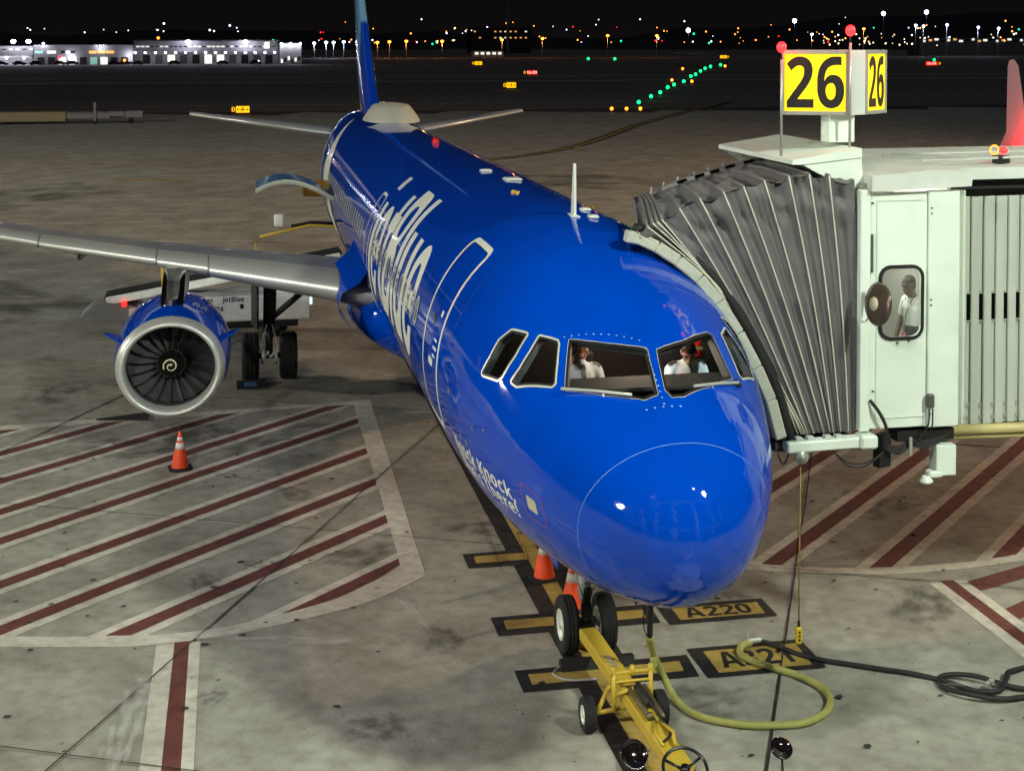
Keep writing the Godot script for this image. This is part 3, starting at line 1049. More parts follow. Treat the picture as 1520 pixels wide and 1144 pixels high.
	# darker blue blueprint shape on the crown
	patch("crown_paint", [deg([8.0, 82, 7.0, 100, 6.5, 110, 6.6, 118, 7.06, 127, 8.2, 133, 9.9, 136, 12.5, 134, 15.0, 129, 17.2, 120, 18, 108, 18, 82, 16, 60, 11, 58])], [], 0.004, navy, t, 0.1)
	# faint skin joints, static ports and probes
	var seam := mat("seam_blue", Color(0.0, 0.20, 0.62), 0.5)
	for s in [4.62, 7.45, 10.1, 13.2, 17.3, 20.5, 23.8, 27.0]:
		patch("skin_joint", [rrect(s, PI * 0.75, s + 0.012, PI * 2.45, 0.004, 1)], [], 0.0025, seam, t, 0.1)
	for q in [[2.9, 4.62, 172], [4.62, 27.0, 152], [4.62, 16.0, 184], [4.62, 27.0, 112], [1.3, 3.0, 172]]:
		patch("skin_joint", [rrect(q[0], deg_to_rad(q[2]) * 2, q[1], deg_to_rad(q[2]) * 2 + 0.012, 0.004, 1)], [], 0.0025, seam, t, 0.12)
	for q in [[2.75, 176], [3.1, 180]]:
		st = mb(true)
		var p := hull(q[0], deg_to_rad(q[1]))
		var n := hull_n(q[0], deg_to_rad(q[1]))
		tube(st, [p, p + n * 0.04, p + n * 0.05 + Vector3(0, 0, 0.12)], 0.008, 6)
		done("probe", st, mat("probe_silver", Color(0.62, 0.62, 0.60), 0.3, 0.6), t)
	for q in [[3.5, 190], [3.75, 190], [4.3, 178], [6.9, 186]]:
		patch("static_port", [rrect(q[0], deg_to_rad(q[1]) * 2, q[0] + 0.09, deg_to_rad(q[1]) * 2 + 0.09, 0.044)], [], 0.003, mats["probe_silver"], t, 0.1)
	# doors
	for q in [[5.22, 6.5, 127.5, 200, 0.045, "service_door"], [15.55, 16.3, 141, 196, 0.035, "service_door"], [31.3, 32.0, 141, 190, 0.035, "service_door"]]:
		var r := rrect(q[0], deg_to_rad(q[2]) * 2, q[1], deg_to_rad(q[3]) * 2, 0.16)
		var d := ring(q[5], r, -q[4], q[4], 0.004, white, t, 0.15)
		ring("door_gap", r, -q[4] - 0.012, -q[4], 0.003, seal, d, 0.15)
		if q[0] < 10:
			patch("door_window", [rrect(5.82, deg_to_rad(160) * 2, 5.98, deg_to_rad(164) * 2, 0.06)], [], 0.006, mat("window_glass_dark", Color(0.05, 0.06, 0.08), 0.05), d)
			patch("door_handle", [rrect(5.55, deg_to_rad(176) * 2, 5.9, deg_to_rad(179) * 2, 0.05)], [], 0.006, white, d)
			patch("placard", [rrect(5.45, deg_to_rad(157) * 2, 5.56, deg_to_rad(159.5) * 2, 0.01)], [], 0.006, white, d)
			patch("placard", [rrect(5.40, deg_to_rad(168) * 2, 5.62, deg_to_rad(169) * 2, 0.01)], [], 0.006, white, d)
			patch("placard", [rrect(5.36, deg_to_rad(171) * 2, 5.62, deg_to_rad(172.2) * 2, 0.01)], [], 0.006, white, d)
			patch("placard", [rrect(5.40, deg_to_rad(174) * 2, 5.62, deg_to_rad(175) * 2, 0.01)], [], 0.006, white, d)
	# cabin windows along starboard
	var fr_st := mb(true)
	for s in steps(7.6, 41.0 - 5.2, 0.533):
		if (s > 14.9 and s < 16.8) or (s > 30.9 and s < 32.4):
			continue
		var o := rrect(s - 0.12, deg_to_rad(163.2) * 2, s + 0.12, deg_to_rad(172.5) * 2, 0.1, 3)
		var p := patch("cabin_window", [grow(o, 0.05)], [grow(o, -0.005)], 0.008, mat("cabin_frame", Color(0.66, 0.68, 0.70), 0.4, 0.1), t, 0.2)
		patch("pane", [o], [], 0.006, mat("cabin_shade", Color(0.50, 0.52, 0.52), 0.3) if s > 16 else mat("cabin_pane", Color(0.42, 0.45, 0.46), 0.2), p, 0.3)
	# lettering
	big_title(white, t)
	skin_text("slogan_letter", "Knock Knock,", 1.0, white, t, func(p: Vector2) -> Vector3:
		var s := 4.33 - (p.x - 0.09) * 0.358
		return on_hull(0.004).call(Vector2(s, deg_to_rad(lerpf(197.8, 200.6, (s - 2.1) / 2.25) - (p.y - 0.25) / 0.72 * 6.4) * 2)), 0.25)
	skin_text("slogan_letter", "Blue's There!", 1.0, white, t, func(p: Vector2) -> Vector3:
		var s := 4.22 - (p.x - 0.09) * 0.345
		return on_hull(0.004).call(Vector2(s, deg_to_rad(lerpf(205.4, 206.9, (s - 2.1) / 2.1) - (p.y - 0.25) / 0.72 * 6.4) * 2)), 0.25)
	var gp := rrect(1.42, deg_to_rad(185) * 2, 1.86, deg_to_rad(200) * 2, 0.08)
	ring("access_panel_outline", gp, -0.006, 0.006, 0.004, mat("panel_red", Color(0.62, 0.30, 0.34), 0.5), t, 0.1)
	patch("access_panel", [rrect(1.56, deg_to_rad(189) * 2, 1.76, deg_to_rad(195.5) * 2, 0.03)], [], 0.004, mat("panel_cream", Color(0.72, 0.72, 0.60), 0.4), t, 0.1)
	# curved white and light blue bands near the tail
	var crescent := func(ds: float, w: float) -> PackedVector2Array:
		var l := PackedVector2Array()
		var r := PackedVector2Array()
		var pts := [[33.8, 113], [32.9, 123], [31.7, 135], [30.6, 147], [30.0, 157], [29.5, 167], [28.6, 176], [27.5, 185], [26.3, 200], [25.0, 222]]
		for i in pts.size():
			var wi: float = w * clampf(i * 0.22, 0.02, 1.0)
			l.append(Vector2(pts[i][0] + ds - wi * 0.4, deg_to_rad(pts[i][1]) * 2))
			r.append(Vector2(pts[i][0] + ds + wi * 0.6, deg_to_rad(pts[i][1]) * 2))
		r.reverse()
		l.append_array(r)
		return l
	patch("white_band", [crescent.call(0.0, 2.3)], [], 0.014, white, t, 0.3)
	patch("light_blue_band", [crescent.call(3.9, 2.2)], [], 0.016, sky_blue, t, 0.3)
	# roof fittings
	st = mb(true)
	var dome := [Vector2(1.0, 0.0), Vector2(0.97, 0.07), Vector2(0.86, 0.22), Vector2(0.68, 0.43), Vector2(0.60, 0.49), Vector2(0.3, 0.53), Vector2(0, 0.535)]
	lathe(st, dome, Transform3D(Basis(Vector3(0.86, 0, 0), Vector3(0, 0, -2.1), Vector3(0, 1, 0)), Vector3(0.12, 5.86, -30.6)), 28)
	done("satellite_dome", st, mat("radome_white", Color(0.72, 0.72, 0.66), 0.5), t)
	st = mb()
	var fin2 := pv([0.0, 0, 0.20, 0, 0.06, 0.74, 0.02, 0.74])
	prism(st, fin2, Transform3D(Basis(Vector3(0, 0, -1), Vector3.UP, Vector3.RIGHT), Vector3(-0.018, 5.87, -5.45)), 0.036)
	box(st, Vector3(0.0, 5.885, -5.55), Vector3(0.12, 0.03, 0.34), Basis(), 0.012)
	done("blade_antenna", st, mat("antenna_white", Color(0.80, 0.82, 0.78), 0.4), t)
	for q in [[32.4, 0.5], [33.4, 0.45]]:
		st = mb()
		prism(st, pv([0, 0, 0.3, 0, 0.12, q[1], 0, q[1]]), Transform3D(Basis(Vector3(0, 0, -1), Vector3.UP, Vector3.RIGHT), Vector3(0.05, 5.86, -q[0])), 0.05)
		done("blade_antenna", st, mats["antenna_white"], t)
	for q in [[6.2, 80.5, 0.15, 0.09], [5.42, 82.8, 0.15, 0.09], [10.6, 87, 0.30, 0.16], [12.3, 92, 0.22, 0.1]]:
		st = mb()
		var p := hull(q[0], deg_to_rad(q[1]))
		box(st, p + Vector3(0, 0.015, 0), Vector3(q[2], 0.05, q[3] * 2), Basis(), 0.03)
		done("antenna_plate", st, mats["antenna_white"], t)
	for q in [[8.64, 96.5], [8.3, 62]]:
		st = mb()
		var p := hull(q[0], deg_to_rad(q[1]))
		box(st, p + Vector3(0, 0.012, 0), Vector3(0.04, 0.03, 0.36))
		box(st, p + Vector3(0, 0.012, 0), Vector3(0.14, 0.026, 0.04))
		done("yellow_marker", st, mat("marker_yellow", Color(0.85, 0.68, 0.22), 0.5), t)
	st = mb(true)
	ball(st, Vector3(0.02, 5.92, -19.8), Vector3(0.09, 0.12, 0.09))
	done("beacon", st, mat("beacon_red", Color(0.8, 0.12, 0.07), 0.2), t)

	build_fin(t, blue, sky_blue)
	build_wing(t, -1, metal, grey)
	build_wing(t, 1, metal, grey)
	for sgn in [-1, 1]:
		st = mb(true)
		loft(st, [[Vector3(0.9 * sgn, 5.03, -36.4), 4.0, 0.11], [Vector3(6.22 * sgn, 5.62, -40.6), 1.5, 0.10]], sgn, 12)
		done("tailplane", st, grey, t)
		st = mb(true)
		tube(st, [Vector3(0.95 * sgn, 5.035, -36.40), Vector3(6.22 * sgn, 5.622, -40.6)], 0.05, 8)
		done("tailplane_edge", st, metal, t)
	# wing-to-body fairing
	st = mb(true)
	var fp := [Vector2(0, 0), Vector2(0.5, 0.35), Vector2(0.85, 1.2), Vector2(1.0, 3.0), Vector2(1.0, 7.5), Vector2(0.8, 9.5), Vector2(0.4, 11.0), Vector2(0, 11.6)]
	lathe(st, fp, Transform3D(Basis(Vector3(2.18, 0, 0), Vector3(0, 1.12, 0), Vector3(0, 0, -1)), Vector3(0, 2.45, -14.6)), 36)
	done("belly_fairing", st, blue, t)
	# fillet at the starboard wing root, swept up and back
	st = mb(true)
	var a0 := [Vector3(-1.90, 3.75, -15.3), Vector3(-2.12, 3.35, -15.6), Vector3(-2.42, 3.06, -16.2), Vector3(-2.5, 2.78, -16.3), Vector3(-2.2, 2.3, -15.9), Vector3(-1.9, 2.0, -15.5)]
	var a1 := [Vector3(-1.86, 4.0, -19.0), Vector3(-2.10, 3.62, -18.6), Vector3(-2.5, 3.42, -17.8), Vector3(-2.55, 3.2, -17.2), Vector3(-2.4, 2.4, -17.2), Vector3(-1.9, 1.7, -17.4)]
	for i in a0.size() - 1:
		quad(st, a0[i], a0[i + 1], a1[i + 1], a1[i])
	done("wing_root_fillet", st, blue, t)
	build_engine(t, metal, blue, dark)
	# main gear, starboard leg
	var g := sub("main_gear", t, Vector3(-3.8, 0, -21.97))
	for x in [-0.46, 0.46]:
		wheel(g, Vector3(x, 0.585, 0), 0.585, 0.42, 0.30, rubber, mat("hub_grey", Color(0.35, 0.36, 0.37), 0.5, 0.4))
	st = mb(true)
	cyl(st, Vector3(0, 0.55, 0), Vector3(0, 1.35, 0), 0.09, 0.09, 16)
	cyl(st, Vector3(0, 1.3, 0), Vector3(0.05, 2.95, -0.1), 0.15, 0.17, 16)
	cyl(st, Vector3(-0.42, 0.585, 0), Vector3(0.42, 0.585, 0), 0.07, 0.07, 12)
	done("leg", st, mat("gear_dark", Color(0.13, 0.13, 0.14), 0.5, 0.3), g)
	st = mb(true)
	cyl(st, Vector3(0.05, 1.5, 0.02), Vector3(1.45, 2.65, -0.05), 0.075, 0.085, 12)
	done("side_brace", st, mats["gear_dark"], g)
	st = mb()
	box(st, Vector3(-0.34, 2.05, 0.06), Vector3(0.05, 1.5, 0.7), Basis(Vector3.UP, 0.2), 0.02)
	done("gear_door", st, mats["gear_dark"], g)
	st = mb(true)
	for x in [-0.2, 0.2]:
		cyl(st, Vector3(x, 0.585, 0.0), Vector3(x * 0.6, 0.585, 0), 0.21, 0.21, 16)
		tube(st, spline([Vector3(x, 0.7, 0.18), Vector3(x * 0.8, 1.0, 0.16), Vector3(x * 0.3, 1.4, 0.17)], 5), 0.018, 6)
	for i in 4:
		box(st, Vector3(-0.12 + 0.08 * i, 0.62 + 0.07 * (i % 2), 0.21), Vector3(0.06, 0.1, 0.08), Basis(Vector3.FORWARD, i * 0.5), 0.01)
	done("brake_unit", st, steel, g)
	# nose gear
	g = sub("nose_gear", t, Vector3(0.05, 0, -5.07))
	for x in [-0.25, 0.27]:
		wheel(g, Vector3(x, 0.385, 0), 0.385, 0.22, 0.2, rubber, mat("hub_white", Color(0.80, 0.82, 0.76), 0.4, 0.1))
	st = mb(true)
	cyl(st, Vector3(0, 0.38, 0), Vector3(0, 0.75, -0.02), 0.055, 0.055, 14)
	cyl(st, Vector3(0, 0.72, -0.02), Vector3(0, 1.3, -0.06), 0.085, 0.10, 18)
	cyl(st, Vector3(0, 1.2, -0.05), Vector3(0, 2.1, -0.15), 0.13, 0.14, 18)
	cyl(st, Vector3(0, 1.16, -0.05), Vector3(0, 1.24, -0.05), 0.16, 0.16, 18)
	cyl(st, Vector3(0, 0.93, -0.03), Vector3(0, 0.97, -0.03), 0.105, 0.105, 18)
	cyl(st, Vector3(-0.3, 0.385, 0), Vector3(0.3, 0.385, 0), 0.045, 0.045, 12)
	done("strut", st, steel, g)
	st = mb()
	box(st, Vector3(0, 0.55, 0.12), Vector3(0.13, 0.3, 0.07), Basis(Vector3.RIGHT, -0.5), 0.02)
	box(st, Vector3(0, 0.8, 0.13), Vector3(0.11, 0.3, 0.06), Basis(Vector3.RIGHT, 0.4), 0.02)
	done("torque_link", st, dark, g)
	st = mb(true)
	for x in [-0.12, 0.12]:
		cyl(st, Vector3(x, 1.42, 0.02), Vector3(x, 1.42, 0.12), 0.07, 0.085, 14)
	tube(st, spline([Vector3(0.06, 0.8, 0.1), Vector3(0.16, 1.1, 0.14), Vector3(0.1, 1.5, 0.1)], 5), 0.014, 6)
	tube(st, spline([Vector3(-0.06, 0.8, 0.1), Vector3(-0.14, 1.1, 0.13), Vector3(-0.08, 1.5, 0.1)], 5), 0.012, 6)
	done("taxi_light", st, mat("lamp_silver", Color(0.75, 0.76, 0.74), 0.2, 0.7), g)
	for x in [-0.42, 0.42]:
		st = mb()
		box(st, Vector3(x, 1.62, -0.1), Vector3(0.03, 0.62, 1.1), Basis(Vector3.FORWARD, -x * 0.5), 0.01)
		done("gear_door", st, blue, g)
	# drag stays seen under the chin
	st = mb()
	tube(st, [Vector3(-0.10, 1.9, -2.9), Vector3(0.12, 1.55, -2.75), Vector3(0.36, 1.84, -2.7)], 0.035, 6)
	tube(st, [Vector3(0.30, 1.9, -2.75), Vector3(0.38, 1.5, -2.8)], 0.03, 6)
	done("ground_power_bracket", st, dark, t)
	# opened rear cargo door
	var cd := sub("cargo_door", t)
	st = mb(true)
	var pin := []
	for i in 9:
		var q := i / 8.0
		pin.append(Vector3(lerpf(-1.95, -4.05, q), 3.88 + 0.62 * sin(q * 2.35) - 0.18 * q, 0))
	for i in 8:
		for z in [[-26.1, -28.1]]:
			var up := Vector3(0, 0.13, 0)
			quad(st, pin[i] + Vector3(0, 0, z[0]) + up, pin[i + 1] + Vector3(0, 0, z[0]) + up, pin[i + 1] + Vector3(0, 0, z[1]) + up, pin[i] + Vector3(0, 0, z[1]) + up)
	done("outer_skin", st, sky_blue, cd)
	st = mb(true)
	for i in 8:
		quad(st, pin[i] + Vector3(0, 0, -26.1), pin[i] + Vector3(0, 0.13, -26.1), pin[i + 1] + Vector3(0, 0.13, -26.1), pin[i + 1] + Vector3(0, 0, -26.1))
		quad(st, pin[i] + Vector3(0, 0, -26.1), pin[i + 1] + Vector3(0, 0, -26.1), pin[i + 1] + Vector3(0, 0, -28.1), pin[i] + Vector3(0, 0, -28.1))
	quad(st, pin[8] + Vector3(0, 0, -26.1), pin[8] + Vector3(0, 0.13, -26.1), pin[8] + Vector3(0, 0.13, -28.1), pin[8] + Vector3(0, 0, -28.1))
	done("liner", st, mat("liner_white", Color(0.70, 0.72, 0.66), 0.6), cd)
	st = mb()
	box(st, Vector3(-2.25, 4.0, -28.6), Vector3(0.9, 0.42, 0.5), Basis(), 0.05)
	done("yellow_lining", st, mat("lining_yellow", Color(0.72, 0.52, 0.10), 0.6), cd)
	# blade antennas under the belly
	for z in [-24.0, -17.5]:
		st = mb()
		prism(st, pv([0, 0, 0.35, 0, 0.25, -0.35, 0.1, -0.35]), Transform3D(Basis(Vector3(0, 0, -1), Vector3.UP, Vector3.RIGHT), Vector3(-0.9, 2.0, z)), 0.04)
		done("belly_antenna", st, dark, t)

func wheel(parent: Node3D, at: Vector3, r: float, w: float, rim: float, rubber: Material, hub: Material) -> void:
	var prof := []
	var h := w * 0.5
	for q in [[rim, -h * 0.8], [r * 0.72, -h * 0.98], [r * 0.86, -h], [r * 0.95, -h * 0.86], [r * 0.99, -h * 0.6], [r, -h * 0.25], [r * 0.985, -h * 0.22], [r * 0.985, -h * 0.18], [r, -h * 0.15], [r, h * 0.15], [r * 0.985, h * 0.18], [r * 0.985, h * 0.22], [r, h * 0.25], [r * 0.99, h * 0.6], [r * 0.95, h * 0.86], [r * 0.86, h], [r * 0.72, h * 0.98], [rim, h * 0.8]]:
		prof.append(Vector2(q[0], q[1]))
	var xf := Transform3D(Basis(Vector3(0, 0, 1), Vector3(0, 1, 0), Vector3(-1, 0, 0)), Vector3.ZERO)
	var st := mb(true)
	lathe(st, prof, xf, 36)
	done("tyre", st, rubber, parent, at)
	st = mb(true)
	var half := [Vector2(0, h * 0.9), Vector2(rim * 0.34, h * 0.85), Vector2(rim * 0.4, h * 0.5), Vector2(rim * 0.82, h * 0.55), Vector2(rim * 0.9, h * 0.9), Vector2(rim * 1.03, h * 0.92), Vector2(rim * 1.04, h * 0.8)]
	var whole := half.duplicate()
	half.reverse()
	for q in half:
		whole.append(Vector2(q.x, -q.y))
	lathe(st, whole, xf, 28)
	done("rim", st, hub, parent, at)

func loft(st: SurfaceTool, secs: Array, sgn: int, n := 14) -> void:
	# sections: [leading edge point, chord, thickness ratio]; chord runs towards -z
	var prof := []
	for i in n + 1:
		var x := pow(i / float(n), 1.8)
		var y := 5.0 * (0.2969 * sqrt(x) - 0.126 * x - 0.3516 * x * x + 0.2843 * x * x * x - 0.1015 * x * x * x * x)
		prof.append(Vector2(x, y))
	var ring_of := func(s: Array) -> Array:
		var o := []
		for i in range(n, -1, -1):
			o.append(s[0] + Vector3(0, prof[i].y * s[2] * s[1] * 1.1 - prof[i].x * s[1] * 0.035, -prof[i].x * s[1]))
		for i in range(1, n + 1):
			o.append(s[0] + Vector3(0, -prof[i].y * s[2] * s[1] * 0.8 - prof[i].x * s[1] * 0.035, -prof[i].x * s[1]))
		return o
	for k in secs.size() - 1:
		var a: Array = ring_of.call(secs[k])
		var b: Array = ring_of.call(secs[k + 1])
		for i in a.size() - 1:
			if sgn < 0: quad(st, a[i], a[i + 1], b[i + 1], b[i])
			else: quad(st, a[i], b[i], b[i + 1], a[i + 1])
	var e: Array = ring_of.call(secs[-1])
	for i in range(1, e.size() - 2):
		tri(st, e[0], e[i], e[i + 1])

func wing_section(x: float) -> Array:
	# distance from the centre line -> [leading edge, chord, thickness]
	var s := 16.35 + (x - 2.0) * 0.515
	var y := 2.95 + (x - 2.0) * 0.105 + 0.08 * clampf((x - 2.0) / 4.0, 0, 1) + 0.0045 * pow(maxf(x - 8.0, 0.0), 2)
	var c := lerpf(6.3, 3.85, (x - 2.0) / 4.4) if x < 6.4 else lerpf(3.85, 1.55, (x - 6.4) / 10.0)
	return [Vector3(-x, y, -s), c, lerpf(0.15, 0.11, clampf((x - 2.0) / 5.0, 0, 1))]

func build_wing(t: Node3D, sgn: int, metal: Material, grey: Material) -> void:
	var st := mb(true)
	var secs := []
	for x in [1.5, 2.4, 4.0, 5.2, 6.4, 8.5, 11, 14, 17.4]:
		var w := wing_section(x)
		if sgn > 0:
			w[0].x = -w[0].x
		secs.append(w)
	loft(st, secs, sgn, 16)
	var w0 := done("wing", st, grey, t)
	# bright slats over the front of the chord, in separate lengths
	for q in [[2.45, 5.15], [5.19, 6.27], [6.31, 8.9], [8.95, 11.4], [11.45, 14.0], [14.05, 17.2]]:
		st = mb(true)
		var rings := []
		for x in [q[0], q[1]]:
			var w := wing_section(x)
			var o := []
			for i in 15:
				var u := (i - 7) / 7.0
				var xx := pow(absf(u), 1.7) * 0.13
				var yy: float = 5.0 * (0.2969 * sqrt(xx) - 0.126 * xx - 0.3516 * xx * xx) * w[2] * w[1]
				var p: Vector3 = w[0] + Vector3(0, (yy * 1.1 + 0.012 if u > 0 else -yy * 0.8 - 0.008) - xx * w[1] * 0.035, -xx * w[1] + 0.014)
				if sgn > 0:
					p.x = -p.x
				o.append(p)
			rings.append(o)
		for i in 14:
			if sgn < 0: quad(st, rings[0][i + 1], rings[0][i], rings[1][i], rings[1][i + 1])
			else: quad(st, rings[0][i], rings[0][i + 1], rings[1][i + 1], rings[1][i])
		done("slat", st, metal, w0)
	# flap track fairings
	for x in [4.4, 8.2, 11.6]:
		st = mb(true)
		var w := wing_section(x)
		var c: Vector3 = w[0] + Vector3(0, -0.38, -w[1] * 0.82)
		if sgn > 0:
			c.x = -c.x
		ball(st, c, Vector3(0.17, 0.2, 1.5), 14)
		done("flap_fairing", st, grey, w0)
	# upturned tip and its navigation lamp
	st = mb(true)
	var tip := wing_section(17.4)
	var tl: Vector3 = tip[0]
	if sgn > 0:
		tl.x = -tl.x
	loft(st, [[tl, 1.55, 0.1], [tl + Vector3(0.55 * sgn, 0.12, -0.25), 1.35, 0.09], [tl + Vector3(0.85 * sgn, 0.55, -0.55), 1.2, 0.08], [tl + Vector3(1.12 * sgn, 2.5, -1.55), 0.62, 0.08], [tl + Vector3(1.13 * sgn, 2.68, -1.8), 0.3, 0.08]], sgn, 10)
	done("sharklet", st, mat("sharklet_white", Color(0.66, 0.56, 0.57), 0.4, 0.0, 0.4), w0)
	if sgn > 0:
		st = mb(true)
		ball(st, tl + Vector3(0.25, 0.16, -0.2), Vector3(0.07, 0.07, 0.12), 10)
		done("navigation_lamp", st, glow("nav_red_glow", Color(1.0, 0.10, 0.12), 6.0), w0)
		omni(t, tl + Vector3(0.2, 0.5, -0.2), Color(1.0, 0.07, 0.10), 4.5, 0.06)

func build_fin(t: Node3D, blue: Material, sky_blue: Material) -> void:
	# tall fin; colour changes along a curve on its own surface
	var m := StandardMaterial3D.new()
	m.resource_name = "fin_paint"
	m.vertex_color_use_as_albedo = true
	m.roughness = 0.3
	m.clearcoat_enabled = true
	m.clearcoat = 1.0
	m.clearcoat_roughness = 0.04
	var st := mb(true)
	var cb := Color(0.0, 0.045, 0.42)
	var cl := Color(0.16, 0.38, 0.60)
	var n := 44
	var rows := []
	for j in n + 1:
		var v := j / float(n)
		var y := lerpf(5.55, 11.76, v)
		var le := lerpf(34.6, 41.6, v) - 1.1 * pow(1.0 - v, 6)
		var ch := lerpf(6.2, 2.0, v)
		var row := []
		for i in 31:
			var u := (i - 15) / 15.0
			var x := pow(absf(u), 1.8)
			var th := 5.0 * (0.2969 * sqrt(x) - 0.126 * x - 0.3516 * x * x + 0.2843 * x * x * x - 0.1015 * x * x * x * x) * 0.10 * ch * signf(u)
			var s := le + x * ch
			var edge := 9.0 - 9.0 * maxf(x - 0.05, 0.0)
			row.append([Vector3(th, y, -s), cl if y > edge else cb])
		rows.append(row)
	for j in n:
		for i in 30:
			for q in [[rows[j][i], rows[j][i + 1], rows[j + 1][i + 1]], [rows[j][i], rows[j + 1][i + 1], rows[j + 1][i]]]:
				for w in [q[0], q[2], q[1]]:
					st.set_color(w[1])
					st.add_vertex(w[0])
	done("fin", st, m, t)

func build_engine(t: Node3D, metal: Material, blue: Material, dark: Material) -> void:
	var c := Vector3(-5.87, 1.83, -15.25)
	var e := sub("engine", t, c)
	e.scale = Vector3.ONE * 0.965
	var sy := 0.94
	var st := mb(true)
	var lip := [Vector2(0.90, -0.42), Vector2(0.895, -0.25), Vector2(0.905, -0.12), Vector2(0.935, -0.03), Vector2(0.97, 0.0), Vector2(1.01, -0.02), Vector2(1.05, -0.09), Vector2(1.085, -0.2), Vector2(1.11, -0.33)]
	lathe(st, lip, Transform3D(), 56, sy)
	done("inlet_lip", st, metal, e)
	st = mb(true)
	lathe(st, [Vector2(1.112, -0.335), Vector2(1.17, -0.8), Vector2(1.21, -1.5), Vector2(1.22, -2.2), Vector2(1.17, -3.0), Vector2(1.04, -3.8), Vector2(0.93, -4.25), Vector2(0.88, -4.25)], Transform3D(), 56, sy)
	done("cowl", st, blue, e)
	st = mb(true)
	lathe(st, [Vector2(0.90, -0.42), Vector2(0.92, -0.62), Vector2(0.94, -0.75), Vector2(0.93, -1.6), Vector2(0.6, -1.7), Vector2(0.0, -1.7)], Transform3D(), 48, sy)
	done("inlet_barrel", st, mat("barrel_grey", Color(0.33, 0.34, 0.34), 0.4, 0.4), e)
	st = mb(true)
	lathe(st, [Vector2(0.62, -3.6), Vector2(0.6, -4.6), Vector2(0.44, -5.3), Vector2(0.3, -5.3), Vector2(0.0, -6.1)], Transform3D(), 32, sy)
	done("exhaust", st, dark, e)
	# fan
	st = mb(true)
	lathe(st, [Vector2(0.0, -0.28), Vector2(0.06, -0.30), Vector2(0.15, -0.39), Vector2(0.24, -0.52), Vector2(0.29, -0.68), Vector2(0.30, -0.95)], Transform3D(), 32)
	done("spinner", st, mat("spinner_black", Color(0.06, 0.06, 0.065), 0.3, 0.2), e)
	st = mb(true)
	var pts := []
	for i in 40:
		var a := i / 39.0 * TAU * 1.45 + 0.8
		var r := lerpf(0.03, 0.155, i / 39.0)
		var z := -0.285 - 0.12 * pow(r / 0.155, 1.25) + 0.012
		pts.append(Vector3(cos(a) * r, sin(a) * r, z))
	tube(st, pts, 0.014, 6)
	done("spinner_swirl", st, mat("swirl_white", Color(0.85, 0.85, 0.68), 0.5), e)
	st = mb(true)
	for i in 24:
		var a := TAU * i / 24
		ball(st, Vector3(cos(a) * 0.285, sin(a) * 0.285, -0.62), Vector3(0.016, 0.016, 0.016), 6)
	var cap := done("hub_bolts", st, mat("bolt_silver", Color(0.6, 0.58, 0.5), 0.3, 0.7), e)
	cap.set_meta("kind", "stuff")
	st = mb(true)
	var prev := []
	for j in 9:
		var q := j / 8.0
		var r := lerpf(0.27, 0.905, q)
		var tw := lerpf(0.5, 1.12, q)
		var ch := lerpf(0.20, 0.34, sin(q * 1.9))
		var row := []
		for i in 5:
			var u := (i - 2) / 2.0
			var sweep := 0.05 * sin(q * PI)
			row.append(Vector3(r, u * ch * 0.5 * sin(tw) + 0.018 * (1.0 - u * u), -0.80 + sweep - u * ch * 0.5 * cos(tw) * -1.0))
		if prev.size():
			for i in 4:
				quad(st, prev[i], row[i], row[i + 1], prev[i + 1])
		prev = row
	st.generate_normals()
	var blade := st.commit()
	var bm := mat("fan_blade", Color(0.36, 0.36, 0.37), 0.34, 0.35)
	for i in 20:
		var b := put("fan_blade", blade, bm, e)
		b.transform = Transform3D(Basis().scaled(Vector3(1, sy, 1)) * Basis(Vector3(0, 0, 1), TAU * i / 20.0 + 0.1), Vector3.ZERO)
	# strakes on the cowl
	for q in [[2.72, -1.0], [0.42, 1.0]]:
		st = mb()
		var d := Vector3(cos(q[0]), sin(q[0]) * sy, 0)
		prism(st, pv([0, 0.0, 0.55, 0.0, 0.42, 0.32, 0.30, 0.34]), Transform3D(Basis(Vector3(0, 0, -1), d, Vector3(0, 0, -1).cross(d)), Vector3(d.x * 1.17, d.y * 1.17, -0.75)), 0.03)
		done("strake", st, blue, e)
	# pale stencils on the cowl
	for q in [[0.95, 1.25, 10, 2], [1.02, 0.75, 8, 1], [2.3, 0.9, 6, 1], [2.55, 0.7, 4, 1]]:
		st = mb()
		for i in q[2]:
			var a: float = q[0] + 0.028 * i
			for j in q[3] * 2:
				if rng.randf() < 0.3:
					continue
				var z: float = -q[1] - 0.13 * j
				var r := 1.224
				var p0 := Vector3(cos(a) * r, sin(a) * r * sy, z)
				var p1 := Vector3(cos(a + 0.014) * r, sin(a + 0.014) * r * sy, z)
				quad(st, p0, p1, p1 + Vector3(0, 0, -0.09), p0 + Vector3(0, 0, -0.09))
		var o := done("cowl_stencil", st, mats["white_livery"], e)
		o.set_meta("kind", "stuff")
	# pylon
	st = mb(true)
	var prof := pv([-0.95, 1.0, -1.25, 1.22, -2.1, 1.48, -3.1, 1.60, -4.2, 1.55, -6.2, 1.35, -6.2, 1.15, -4.2, 0.92, -2.0, 0.9])
	for s in [-1.0, 1.0]:
		for i in prof.size():
			var a := prof[i]; var b := prof[(i + 1) % prof.size()]
			var w0 := 0.24; var w1 := 0.24
			quad(st, Vector3(0, a.y, a.x + 0.02), Vector3(0, b.y, b.x + 0.02), Vector3(s * w1, b.y, b.x - 0.1), Vector3(s * w0, a.y, a.x - 0.1))
	done("pylon_leading_edge", st, mat("pylon_black", Color(0.05, 0.055, 0.065), 0.2, 0.2, 0.6), e)
	st = mb()
	prism(st, prof, Transform3D(Basis(Vector3(0, 0, 1), Vector3.UP, Vector3(-1, 0, 0)), Vector3(0.235, 0, -0.13)), 0.47)
	done("pylon", st, metal, e)

